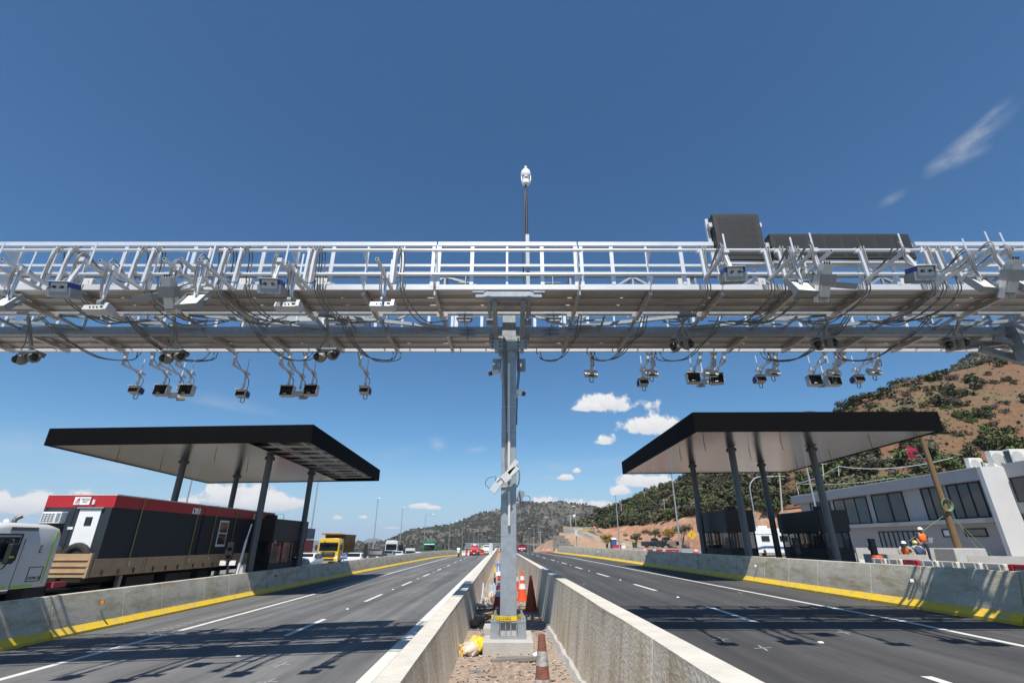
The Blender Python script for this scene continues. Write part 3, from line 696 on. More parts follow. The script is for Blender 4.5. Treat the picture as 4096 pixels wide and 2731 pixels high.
# junction boxes on the truss
jn = ['leftmost of the beige junction boxes on the gantry truss','second beige junction box from the left end of the gantry','beige junction box beside the third blue ended camera','beige junction box left of the central gantry panel','beige junction box just left of the square message panel','beige junction box under the square message panel','beige junction box right of the long message panel','rightmost of the beige junction boxes on the gantry truss']
for i, u in enumerate((125, 372, 997, 1301, 2726, 3023, 3590, 3848)):
    p = at(u, 1100, 9.5); z = 7.38
    t = thing('junction_box', jn[i], 'junction box', (p.x, 9.5, z-.2), group='junction boxes along the truss')
    q = MB(); q.box((p.x, 9.5, z), (.27, .2, .38)); q.build('enclosure', M_BEIGE, t, bevel=.012)
    q = MB(); q.cyl((p.x+.06, 9.395, z+.1), (p.x+.06, 9.39, z+.1), .012, n=8)
    for k in range(3): q.cyl((p.x-.07+.06*k, 9.5, z-.26), (p.x-.07+.06*k, 9.5, z-.19), .018, n=6)
    q.build('glands', M_DEVD, t)
    q = MB()
    for k in range(3): q.tube(bez([(p.x-.07+.06*k, 9.5, z-.26), (p.x-.05+.08*k, 9.5, z-.38), (p.x+.1+.05*k, 9.7, 7.0)]), .012)
    q.build('box_cables', M_CABLE, t)
# ------------------------------------------------------------------ sensors on the gantry
def tilt(pts, c, rx=0, rz=0, ry=0):
    M = Matrix.Rotation(rz, 3, 'Z') @ Matrix.Rotation(ry, 3, 'Y') @ Matrix.Rotation(rx, 3, 'X'); c = Vector(c)
    return [tuple(c+M@(Vector(p)-c)) for p in pts]
def dev_stereo(t, c, front=-1, rx=0, rz=0):      # box camera with blue ends in a steel tray
    D = Vector(c); a, e, k, g = MB(), MB(), MB(), MB()
    a.box(D+Vector((0, 0, .02)), (.25, .20, .15)); a.box(D+Vector((0, -.02, .105)), (.31, .26, .015)); a.box(D+Vector((0, .03, .12)), (.06, .04, .05))
    for s in (-1, 1): e.box(D+Vector((s*.145, .02, .025)), (.045, .22, .165))
    k.box(D+Vector((0, -.09, -.06)), (.36, .012, .15)); k.box(D+Vector((0, .02, -.13)), (.36, .24, .012))
    for s in (-1, 1): k.box(D+Vector((s*.18, .02, -.06)), (.012, .24, .14))
    for s in (-1, 1):
        g.cyl(D+Vector((s*.06, -.1, .02)), D+Vector((s*.06, -.135, .02)), .022, n=10); g.cyl(D+Vector((s*.06, -.13, .02)), D+Vector((s*.09, -.18, -.01)), .012, n=6)
    for b_, nm, m in ((a, 'housing', M_DEVG), (e, 'end_cap', M_BLUE), (k, 'tray', M_DEVD), (g, 'connector', M_BLACK)):
        b_.v = tilt(b_.v, D, rx, rz); b_.build(nm, m, t, bevel=.006 if nm in ('housing', 'end_cap') else 0)
def dev_tray(t, c, rx=R_(38), rz=0):             # open antenna tray with a white board inside
    D = Vector(c); a, w, y = MB(), MB(), MB()
    a.box(D+Vector((0, 0, -.04)), (.40, .36, .01))
    for s in (-1, 1): a.box(D+Vector((s*.2, 0, .01)), (.01, .36, .11)); a.box(D+Vector((0, s*.18, .01)), (.40, .01, .11))
    a.box(D+Vector((.22, .02, -.02)), (.05, .08, .06))
    w.box(D+Vector((0, 0, .0)), (.36, .32, .05)); y.box(D+Vector((.02, -.13, .03)), (.10, .03, .008)); y.box(D+Vector((.02, -.155, .028)), (.15, .016, .01), m=1)
    for b_, nm, m in ((a, 'tray', M_DEVD), (w, 'antenna_board', M_WHITE), (y, 'label_plate', [M_YEL, M_BLACK])):
        b_.v = tilt(b_.v, D, rx, rz); b_.build(nm, m, t)
def dev_reader(t, c, rx=R_(-12), rz=0):          # flat grey reader bar
    D = Vector(c); a, g = MB(), MB()
    a.box(D, (.42, .16, .10)); a.box(D+Vector((.2, -.02, .0)), (.06, .2, .14))
    for k in range(3): g.cyl(D+Vector((-.08+.06*k, -.08, 0)), D+Vector((-.08+.06*k, -.095, 0)), .012, n=6)
    g.box(D+Vector((.12, -.085, .01)), (.06, .02, .02))
    for b_, nm, m in ((a, 'housing', M_DEVG), (g, 'connector', M_BLACK)):
        b_.v = tilt(b_.v, D, rx, rz); b_.build(nm, m, t, bevel=.005 if nm == 'housing' else 0)
    q = MB(); q.cyl(D+Vector((-.04, .02, .13)), D+Vector((.04, .02, .13)), .07, n=14); q.build('hinge', M_DEVD, t)
def dev_housing(t, c, rx=R_(-62), rz=0, s=1.0):  # long camera housing pointing down the road behind
    D = Vector(c); a, h, k, g = MB(), MB(), MB(), MB()
    a.box(D, (.15*s, .48*s, .14*s)); a.box(D+Vector((0, -.27*s, .0)), (.16*s, .07*s, .15*s)); h.box(D+Vector((0, .06*s, .085*s)), (.18*s, .56*s, .012)); h.box(D+Vector((.09*s, .14*s, .03*s)), (.008, .38*s, .11*s)); h.box(D+Vector((-.09*s, .14*s, .03*s)), (.008, .38*s, .11*s))
    k.box(D+Vector((0, -.05*s, -.09*s)), (.26*s, .18*s, .012)); k.box(D+Vector((.13*s, -.05*s, -.01*s)), (.012, .18*s, .17*s)); k.box(D+Vector((-.13*s, -.05*s, -.01*s)), (.012, .18*s, .17*s))
    g.box(D+Vector((0, .245*s, 0)), (.12*s, .012, .11*s))
    n_ = MB()
    for i in range(3): n_.cyl(D+Vector((-.04*s+.04*s*i, -.30*s, -.02)), D+Vector((-.04*s+.04*s*i, -.35*s, -.02)), .012, n=6)
    for b_, nm, m in ((n_, 'connector', M_BLACK), (a, 'housing', M_BEIGE), (h, 'sun_shield', M_WHITE), (k, 'cradle', M_DEVD), (g, 'lens', M_BLACKG)):
        b_.v = tilt(b_.v, D, rx, rz); b_.build(nm, m, t)
def cable(t, paths, r=.0125):
    q = MB()
    for p in paths: q.tube(bez(p, 5), r, 6)
    q.build('cable', M_CABLE, t, smooth=60)

ORD_F = {}
def front_pod(ub, vb, kind, du, dv, label, yd=None, zb=None, cables=2, seed=0, bar=True, frac=.45):
    rr = random.Random(seed*13+5); left = ub < 2048
    zb = zb or (6.60 if left else 6.82)
    E_ = az(ub, vb, zb); ye = max(6.85, min(7.35, E_.y)); E_ = at(ub, vb, ye); X = E_.x + (.10 if left else -.10)*0
    if yd is None:
        yd = max(6.95, min(7.75, ax(du, dv, X).y if abs(du-2048) > 150 and (du-2048)*X > 0 else 7.5))
    D = at(du, dv, yd); xs = X
    t = thing({'s': 'stereo_camera', 't': 'antenna_tray', 'r': 'tag_reader', 'h': 'camera_housing', 'n': 'bracket_arm'}[kind], label, {'s': 'camera', 't': 'antenna', 'r': 'tag reader', 'h': 'camera', 'n': 'bracket'}[kind], (xs, 8.1, zb), group='sensors on the near side of the gantry')
    q = MB(); q.bar((xs, 8.12, 7.44), (xs, 8.10, zb+.02), .05, .05); q.bar((xs, 8.16, zb), (xs, ye, zb), .052, .052)
    q.box((xs, 8.17, 7.46), (.12, .06, .05)); q.quad((xs-.02, ye-.0015, zb-.02), (xs+.02, ye-.0015, zb-.02), (xs+.02, ye-.0015, zb+.02), (xs-.02, ye-.0015, zb+.02), m=1)
    for dx in (-.045, .045): q.lathe([(.040, -.008), (.046, 0), (.040, .008)], (0, 0, 0), 10) if False else q.tube([(xs+dx, 8.17+.043*math.cos(a*.785), 7.49+.043*math.sin(a*.785)) for a in range(9)], .006, 5)
    dy = max(ye+.06, min(7.95, yd+.02))
    if kind != 'n':
        q.box((xs, dy, zb), (.11, .13, .075))
        top = {'s': .14, 't': .16, 'r': .18, 'h': .22}[kind]
        q.bar((xs, dy, zb-.02), (lerp(xs, D.x, .85), lerp(dy, D.y, .85), D.z+top-.05), .055, .04)
        n = 7
        for i in range(n):
            f = .15+.6*i/n; p = Vector((xs, dy, zb)).lerp(Vector((D.x, D.y, D.z+top)), f); q.box((p.x, p.y-.022, p.z), (.012, .003, .014), m=1)
    if bar: q.bar((xs+.06, dy+.05, zb-.05), (xs+.06, dy+.05, zb+.42), .03, .008, up=Vector((0, 1, 0)))
    q.build('bracket', [M_ALU, M_BLACK], t)
    if kind == 's': dev_stereo(t, D, rx=R_(16), rz=R_(4 if left else -4))
    elif kind == 't': dev_tray(t, D, rx=R_(33 if seed in (6, 14) else 60), rz=R_(-8 if left else 8))
    elif kind == 'r': dev_reader(t, D)
    elif kind == 'h': dev_housing(t, D, rx=R_(-58), rz=R_(0))
    ps = []
    s_ = 1 if left else -1
    for k in range(cables):
        o = .03*k
        ps.append([(D.x+.03, D.y, D.z+.08), (lerp(D.x, xs, .5)-.05-o, dy-.05, lerp(D.z, zb, .6)), (xs-.03-o, dy-.03, zb+.09+.12*rr.random()), (xs-.03, lerp(dy, 8.1, .55), zb+.045), (xs+.05+o, 8.05, zb+.12), (xs+.04+o, 8.08, 7.2), (xs+.06+o*2, 8.13, 7.56), (xs+.10+o*2, 8.24, 7.40), (xs+.10+o*2, 8.30, 6.95)] if kind != 'n' else
                  [(xs+.03+o, 8.08, zb+.1), (xs+.05+o, 8.05, 7.2), (xs+.06+o*2, 8.13, 7.56), (xs+.10+o*2, 8.24, 7.40), (xs+.10+o*2, 8.30, 6.95)])
        x2 = xs+.10+o*2
        ps.append([(x2, 8.30, 6.95), (x2+.02, 8.40, 6.68), (x2+s_*(.12+o), 8.75, 6.50-.08*rr.random()), (x2+s_*(.32+o), 9.25, 6.47-.12*rr.random()), (x2+s_*(.50+.3*rr.random()), 9.62, 6.62)])
    cable(t, ps); return t
FP = [((-60,1040),'n',(0,0),'bare grey bracket arm at the far left end of the near gantry rail',1),
 ((8,1037),'t',(23,1214),'white board antenna tray at the left edge on the near side of the gantry',2),
 ((324,1036),'s',(255,1158),'blue ended stereo camera nearest the left end of the near side of the gantry',3),
 ((400,1042),'r',(393,1240),'flat grey tag reader hanging between two camera trays on the left near side',4),
 ((656,1035),'h',(680,1178),'large beige camera housing left of a white board antenna tray',5),
 ((724,1036),'t',(602,1190),'antenna tray seen edge on behind the left beige camera housing',6),
 ((798,1036),'t',(775,1204),'white board antenna tray with yellow label on the left near side',7),
 ((1115,1039),'s',(1087,1146),'blue ended stereo camera closest to the centre on the left near side',8),
 ((1150,1050),'r',(1153,1228),'flat grey tag reader second from the central panel on the left',9),
 ((1508,1035),'r',(1530,1226),'flat grey tag reader nearest the central panel on the left',10),
 ((2903,1002),'s',(2933,1098),'blue ended stereo camera under the square message panel',11),
 ((3194,1001),'t',(3209,1152),'white board antenna tray under the long message panel',12),
 ((3260,998),'h',(3296,1130),'large beige camera housing under the long message panel',13),
 ((3324,1003),'t',(3357,1142),'antenna tray seen edge on right of the beige housing under the long panel',14),
 ((3626,1001),'s',(3685,1094),'blue ended stereo camera at the right end of the long message panel',15),
 ((3917,1003),'t',(3930,1140),'white board antenna tray near the right edge of the gantry',16),
 ((3983,993),'h',(4045,1112),'large beige camera housing at the right edge of the gantry',17),
 ((4050,994),'t',(4100,1140),'antenna tray cut by the right edge beside a beige housing',18)]
for (ub, vb), k, (du, dv), lab, sd_ in FP: front_pod(ub, vb, k, du, dv, lab, seed=sd_, yd={6: 7.9, 14: 7.9}.get(sd_), cables=2)

# rear units hanging behind the far walkway
def rear_unit(du, dv, kind, label, ya=11.85, yd=12.55, seed=0, elbow=None):
    rr = random.Random(seed*7+1); D = at(du, dv, yd); left = du < 2048
    if kind in ('f',): yd = 12.1; D = at(du, dv, yd)
    t = thing({'s': 'stereo_camera', 'k': 'flash_lamp', 'b': 'bullet_camera', 'f': 'flat_antenna'}[kind], label, {'s': 'camera', 'k': 'lamp', 'b': 'camera', 'f': 'antenna'}[kind], (D.x, D.y, D.z), group='sensors hanging behind the far walkway')
    zb = 6.40 if left else 6.50; xs = D.x
    q = MB(); q.bar((xs, ya, 6.78), (xs, ya, zb), .06, .06)
    if kind != 'f':
        q.bar((xs, ya-.03, zb), (xs, yd+.16, zb), .05, .05); q.bar((xs, yd, zb), (xs, yd, zb+.40), .026, .008, up=Vector((0, 1, 0)))
    dy = yd if kind != 'f' else ya
    hh = {'s': .11, 'k': .16, 'b': .16, 'f': .07}[kind]
    q.box((xs, dy, zb), (.1, .12, .07)); q.bar((xs, dy, zb), (D.x, D.y, D.z+hh), .045, .045); q.bar((xs+.0, dy, lerp(zb, D.z, .55)), (D.x, D.y-.01, D.z+hh-.02), .06, .05)
    q.build('bracket', M_ALU, t)
    a, f, e = MB(), MB(), MB(); rz = 0
    if kind == 's':
        a.box(D+Vector((0, 0, 0)), (.24, .2, .16)); a.box(D+Vector((0, -.02, .085)), (.30, .26, .012)); f.box(D+Vector((0, -.10, -.01)), (.235, .02, .12)); e.box(D+Vector(((.13 if left else -.13), .05, 0)), (.04, .14, .12)); e.box(D+Vector((0, -.112, .045)), (.2, .004, .02), m=1)
        rx = R_(-10)
    elif kind == 'k':
        a.box(D, (.34, .18, .26)); a.box(D+Vector((0, -.02, .135)), (.37, .24, .012)); f.box(D+Vector((0, -.092, 0)), (.325, .012, .245)); e.box(D+Vector((-.02, -.1, -.09)), (.09, .004, .018), m=1); rz = R_(rr.choice((0, 0, 12 if left else -12))); rx = R_(-6)
    elif kind == 'b':
        a.box(D, (.12, .36, .12)); a.box(D+Vector((0, -.04, .065)), (.15, .44, .01)); f.box(D+Vector((0, -.185, 0)), (.09, .012, .09)); e.box(D+Vector((0, .1, -.1)), (.16, .2, .05), m=2); rz = R_(-52 if left else 40); rx = R_(10)
    else:
        a.box(D, (.34, .11, .17)); f.box(D+Vector((0, -.05, -.1)), (.16, .02, .03)); e.cyl(D+Vector((-.19, 0, 0)), D+Vector((.19, 0, 0)), .015, n=6, m=2); rx = R_(-24); rz = R_(5 if not left else 0)
    for b_, nm, m in ((a, 'housing', M_DEVG), (f, 'front_glass', M_BLACKG), (e, 'fitting', [M_BLUE, M_WHITE, M_DEVD])):
        b_.v = tilt(b_.v, D, rx, rz); b_.build(nm, m, t)
    s_ = 1 if left else -1
    p = [[(D.x+.05, D.y+.06, D.z+.08), (D.x+.09, D.y+.05, D.z+.3), (xs+.05, dy, zb-.12), (xs-.06*s_, lerp(dy, ya, .5), zb+.06+.1*rr.random()), (xs-.1*s_, ya, 6.75)]]
    if kind in 'sf': p.append([(D.x-.02, D.y+.05, D.z-.08), (D.x-.03, D.y+.04, D.z-.19), (D.x+.05, D.y+.05, D.z-.21), (D.x+.07, D.y+.06, D.z-.08)])
    cable(t, p, .011)
RU = [((542,1562),'s','leftmost stereo camera hanging behind the far walkway'),((648,1563),'k','black flash lamp facing straight on at the left pair'),((748,1563),'k','black flash lamp turned sideways at the left pair'),((706,1582),'b','white bullet camera between the left pair of flash lamps'),
 ((968,1576),'s','stereo camera hanging alone between the two left lamp pairs'),((1150,1566),'k','black flash lamp at the left of the second lamp pair'),((1245,1563),'k','black flash lamp at the right of the second lamp pair'),((1198,1576),'b','white bullet camera between the second pair of flash lamps'),((1459,1563),'s','stereo camera hanging nearest left of the central column'),
 ((2363,1495),'f','flat pale antenna box nearest right of the central column'),((2604,1492),'f','flat pale antenna box above the first stereo camera right of the column'),((2573,1530),'s','first stereo camera right of the central column'),((2772,1514),'k','black flash lamp left in the group right of the column'),((2843,1493),'f','flat pale antenna box above the first lamp group on the right'),((2815,1527),'b','white bullet camera in the first lamp group on the right'),((2866,1517),'k','black flash lamp right in the group right of the column'),
 ((3040,1518),'s','stereo camera between the two lamp groups on the right'),((3090,1490),'f','flat pale antenna box between the two lamp groups on the right'),((3256,1524),'k','black flash lamp left in the far right lamp group'),((3300,1528),'b','white bullet camera in the far right lamp group'),((3334,1492),'f','flat pale antenna box above the far right lamp group'),((3332,1524),'k','black flash lamp right in the far right lamp group'),((3432,1518),'s','rightmost stereo camera hanging behind the far walkway'),((3495,1487),'f','rightmost flat pale antenna box behind the far walkway')]
for i, ((du, dv), k, lab) in enumerate(RU): rear_unit(du, dv, k, lab, seed=i, yd=12.75 if k == 'b' else 12.5)

# twin dome cameras under the truss
def twin(du, dv, label, sd_):
    rr = random.Random(sd_); D = at(du, dv, 10.1)
    t = thing('twin_camera', label, 'camera', D, group='twin dark dome cameras under the truss')
    q = MB(); q.bar((D.x+.02, 10.1, D.z+.10), (D.x+.01, 9.72, 6.78), .05, .05); q.box(D+Vector((0, 0, .10)), (.46, .26, .04)); q.box(D+Vector((0, 0, .07)), (.26, .2, .06)); q.build('bracket', M_DEVD, t)
    for s in (-1, 1):
        q = MB(); c = D+Vector((s*.13, -.02, -.02 if s > 0 else -.07)); q.v = []; q.ell(c, (.125, .11, .12), 14, 9); q.box(c+Vector((0, .03, .08)), (.2, .2, .08)); q.build('camera_head', mat('shade-darkened camera shell', (.22,.20,.165), .5), t, smooth=50)  # shell colour darkened to carry the shade under the deck
        q = MB(); q.ell(c+Vector((s*.06, -.06, -.01)), (.085, .075, .09), 12, 7); q.build('lens', M_BLACKG, t, smooth=60)
    cable(t, [[(D.x-.12, 10.1, D.z+.1), (D.x-.17, 10.05, D.z+.04), (D.x-.14, 10.0, D.z+.16), (D.x-.02, 9.9, D.z+.3), (D.x+.03, 9.75, 6.75)], [(D.x+.1, 10.1, D.z+.1), (D.x+.2, 10.1, D.z), (D.x+.24, 10.1, D.z+.04), (D.x+.06, 9.9, D.z+.25)]])
for i, ((u, v), lab) in enumerate(zip(((118,1428),(700,1424),(1310,1418),(2722,1376),(3294,1371),(3814,1371)), ('leftmost of the twin dark dome cameras under the gantry','twin dark dome camera above the left lamp pair','twin dark dome camera nearest left of the central column','twin dark dome camera nearest right of the central column','twin dark dome camera above the far right lamp group','rightmost of the twin dark dome cameras under the gantry'))): twin(u, v, lab, i)
# slack cable loops between the walkways
for i, (u0, lab) in enumerate(((330,'left end'),(640,'left lamp pair'),(1080,'second lamp pair'),(1420,'left of the column'),(2290,'right of the column'),(2520,'first right stereo camera'),(2800,'first right lamp group'),(3260,'far right lamp group'),(3560,'right end'))):
    c = at(u0, 1330, 10.9); s_ = 1 if u0 < 2048 else -1; rr = random.Random(i+40)
    t = thing('cable_bundle', 'slack grey cable bundle looping under the far walkway near the %s' % lab, 'cables', (c.x, 10.9, 6.6), group='slack cable bundles under the far walkway')
    cable(t, [[(c.x+.06*k, 9.75, 6.8), (c.x+.07*k, 10.3, 6.62), (c.x+s_*(.05+.05*k), 10.7, 6.52), (c.x+s_*(.25+.1*k), 11.3, 6.42-.06*rr.random()-.03*k), (c.x+s_*(.55+.1*k+.2*rr.random()), 11.75, 6.50), (c.x+s_*(.75+.1*k), 11.82, 6.74)] for k in range(3 if i % 2 else 2)], .013)
# cameras on the column
def bullet(c, rx, rz, label):
    t = thing('bullet_camera', label, 'camera', c); D = Vector(c); a, f, k = MB(), MB(), MB()
    a.box(D, (.085, .20, .085)); a.box(D+Vector((0, -.03, .05)), (.10, .26, .008)); f.box(D+Vector((0, -.115, 0)), (.08, .05, .08))
    for b_, nm, m in ((a, 'housing', M_WHITE), (f, 'lens', M_BLACKG)): b_.v = tilt(b_.v, D, rx, rz); b_.build(nm, m, t)
    k.bar(D+Vector((0, .03, .02)), (xc+(.16 if c[0] > xc else -.16), 9.95, D.z+.04), .035); k.box((xc+(.17 if c[0] > xc else -.17), 9.95, D.z-.02), (.04, .12, .2)); k.build('wall_bracket', M_DEVG, t)
p = at(1977, 1490, 9.9); bullet(p, R_(25), R_(-48), 'white bullet camera on the left side of the column under the gantry')
p = at(2076, 1570, 9.9); bullet(p, R_(22), R_(62), 'white bullet camera on the right side of the column with black front')
def flash_unit(D, label, s=1, back=False):
    t = thing('camera_flash_unit', label, 'camera', D); a, k, g = MB(), MB(), MB()
    M = Matrix.Rotation(R_(-40*s), 3, 'Y')
    def bx(q, c, d, m=0, r=None):
        o = MB(); o.box((0, 0, 0), d); q.add([tuple(D+(r or M)@(Vector(v)+Vector(c))) for v in o.v], o.f, m)
    bx(a, (0, 0, 0), (.50, .12, .10)); bx(a, (.03, -.01, .06), (.44, .15, .012)); bx(a, (.26, 0, -.01), (.04, .13, .08))
    bx(k, (-.01, -.08, 0), (.16, .012, .16), r=Matrix.Rotation(R_(-40*s), 3, 'Y')); bx(k, (-.02, -.05, .20), (.09, .02, .34), r=Matrix.Rotation(R_(36*s), 3, 'Y'))
    bx(g, (-.06, -.02, -.24), (.13, .09, .28), r=Matrix.Rotation(R_(36*s), 3, 'Y')); bx(g, (-.02, -.04, -.22), (.03, .03, .2), r=Matrix.Rotation(R_(36*s), 3, 'Y'))
    a.build('housing', M_BEIGE, t); k.build('bracket', M_DEVG, t); g.build('flash_head', M_DEVG, t)
    q = MB(); q.tube(bez([D+Vector((-.20*s, 0, .02)), D+Vector((-.36*s, 0, -.02)), D+Vector((-.40*s, 0, -.14)), D+Vector((-.26*s, 0, -.22)), D+Vector((-.14*s, 0, -.18))]), .006); q.tube(bez([D+Vector((-.2*s, 0, 0)), D+Vector((-.22*s, 0, -.12)), D+Vector((-.15*s, 0, -.16))]), .007); q.build('cable', M_CABLEB, t)
D = at(2026, 1908, 9.62); flash_unit(D, 'beige camera with crossed flash head mounted on the front of the column')
D = at(2082, 1985, 10.35); t = thing('rear_flash_unit', 'grey flash unit with cable loops behind the right side of the column', 'camera', D)
q = MB(); q.box(D, (.12, .3, .2), ry=.3); q.bar(D+Vector((0, 0, -.12)), D+Vector((.17, .05, -.3)), .06, .05); q.build('housing', M_DEVD, t)
q = MB(); q.tube(bez([D+Vector((.03, -.05, .02)), D+Vector((.17, -.05, .0)), D+Vector((.19, -.05, -.1)), D+Vector((.1, -.05, -.14)), D+Vector((.02, -.05, -.08))]), .006)
q.tube([D+Vector((.17+.08*math.cos(a*.45), -.03, -.42+.085*math.sin(a*.45))) for a in range(14)], .009); q.build('cable', M_CABLEB, t)
# ------------------------------------------------------------------ canopies
def ribbed(name, col, rough, metal, axis, freq, strength, var=.06, spec=.5):
    m = mat(name, col, rough, metal, var, 1.5, spec=spec); N = m.node_tree.nodes; L = m.node_tree.links; b = N['Principled BSDF']
    t = N.new('ShaderNodeTexCoord'); w = N.new('ShaderNodeTexWave'); w.bands_direction = axis; w.inputs['Scale'].default_value = freq; w.inputs['Distortion'].default_value = 1.2; w.inputs['Detail'].default_value = 2; w.inputs['Detail Scale'].default_value = .6
    L.new(t.outputs['Object'], w.inputs['Vector']); bp = N.new('ShaderNodeBump'); bp.inputs['Strength'].default_value = strength; bp.inputs['Distance'].default_value = .01
    L.new(w.outputs['Fac'], bp.inputs['Height']); L.new(bp.outputs[0], b.inputs['Normal']); return m
M_FASC = ribbed('fascia black cladding', (.0045,.0045,.005), .75, 0, 'Z', 8, .5, spec=.06)
M_CEIL = ribbed('canopy ceiling', (.42,.395,.37), .16, .9, 'Y', 2.6, .42)
M_COLG = mat('dark grey column paint', (.105,.11,.115), .45, .1, .08, 3)
M_SIDING = ribbed('booth black siding', (.034,.030,.028), .5, 0, 'Z', 4, .8, spec=.35)
M_RUST = mat('rusty steel', (.17,.05,.03), .8)
def canopy(label, fl, fr, br, bl, z0, z1, cols, open_x=None, stubs=(), base=0):
    cx = sum(p[0] for p in (fl, fr, br, bl))/4; cy = sum(p[1] for p in (fl, fr, br, bl))/4
    t = thing('canopy', label, 'canopy', (cx, cy, base)); P4 = [Vector((*p, 0)) for p in (fl, fr, br, bl)]; C = Vector((cx, cy, 0))
    q = MB(); th = .12
    for i in range(4):
        a, c = P4[i], P4[(i+1) % 4]; d, x, z = frame_of(a, c); n = Vector((d.y, -d.x, 0))
        a2, c2 = a-n*th+d*th, c-n*th-d*th
        vs = [a, c, c2, a2]; q.add([(p.x, p.y, zz) for zz in (z0, z1) for p in vs], [(3,2,1,0),(4,5,6,7),(0,1,5,4),(1,2,6,5),(2,3,7,6),(3,0,4,7)])
    q.build('fascia', M_FASC, t)
    I = [p+(C-p)*.012 for p in P4]
    q = MB(); q.add([(p.x, p.y, z1-.03) for p in I]+[(p.x, p.y, z1-.08) for p in I], [(0,1,2,3),(7,6,5,4)]); q.build('roof_sheet', M_DEVD, t)
    q = MB(); fls, frs, brs, bls = I; zc_ = z0+.03
    if open_x is not None: frs = Vector((open_x, lerp(frs.y, fls.y, (frs.x-open_x)/(frs.x-fls.x))+.14, 0)); brs = Vector((open_x-.9, brs.y, 0))
    q.add([(p.x, p.y, zc_) for p in (fls, frs, brs, bls)]+[(p.x, p.y, zc_+.03) for p in (fls, frs, brs, bls)], [(3,2,1,0),(4,5,6,7),(0,1,5,4),(1,2,6,5),(2,3,7,6),(3,0,4,7)])
    q.build('ceiling', M_CEIL, t)
    if open_x is not None:
        q = MB(); n = 11
        for k in range(n):
            f = (k+.5)/n; a = I[0].lerp(I[3], f); c = I[1].lerp(I[2], f); q.bar((open_x-1.2, lerp(a.y, c.y, .8), z0+.2), (c.x-.05, c.y, z0+.2), .07, .10)
            if k % 2: q.bar((open_x-1.2, lerp(a.y, c.y, .8)+.35, z0+.30), (c.x-.05, c.y+.35, z0+.30), .05, .06)
        for xx in (open_x+.5, open_x+2.2): q.bar((xx, I[1].y+.6, z0+.36), (xx-.8, I[2].y, z0+.36), .14, .2)
        q.build('roof_purlins', M_ALU, t)
        q = MB(); q.tube([(open_x+.3, 26.6, z0+.06), (open_x+1.6, 26.6, z0+.06), (open_x+1.6, 27.6, z0+.06)], .02); q.tube([(open_x+.3, 32, z0+.06), (open_x+2.6, 32, z0+.06), (open_x+2.6, 33, z0+.06)], .02); q.build('conduit', M_RUST, t)
    for (x, y) in cols:
        q = MB(); q.cyl((x, y, base), (x, y, z0+.1), .175, n=24); q.cyl((x, y, z0-.06), (x, y, z0-.03), .25, n=20); q.cyl((x, y, base), (x, y, base+.04), .28, n=20)
        for a in range(4): q.box((x+.2*math.cos(a*1.571+.78), y+.2*math.sin(a*1.571+.78), z0-.13), (.16, .012, .16), rz=a*1.571+.78)
        q.build('column', M_COLG, t, smooth=40)
    for (u, v) in stubs:
        p = az(u, v, z0+.03); q = MB(); q.cyl((p.x, p.y, z0+.04), (p.x+.04, p.y, z0-.42), .016, n=6); q.build('conduit_stub', M_RUST, t)
canopy('wide black toll canopy left of the roads with partly open ceiling', (-23.4,24.3), (-9.7,23.4), (-10.55,39.7), (-25.2,41.5), 6.6, 7.45, [(-13.62,27.66),(-13.75,34.1),(-19.3,29.0),(-19.7,35.7)], open_x=-13.0, stubs=((472,1818),(644,1856),(862,1812),(990,1858)), base=-.42)
canopy('wide black toll canopy right of the roads with glossy ceiling', (8.49,22.3), (19.9,22.15), (20.4,36.6), (8.38,37.7), 6.87, 7.78, [(11.9,26.5),(11.9,32.6),(16.2,26.4),(16.2,32.1)], stubs=((2815,1768),(2719,1810),(2997,1806),(3122,1762),(3184,1848),(3317,1810),(3477,1758)), base=.45)
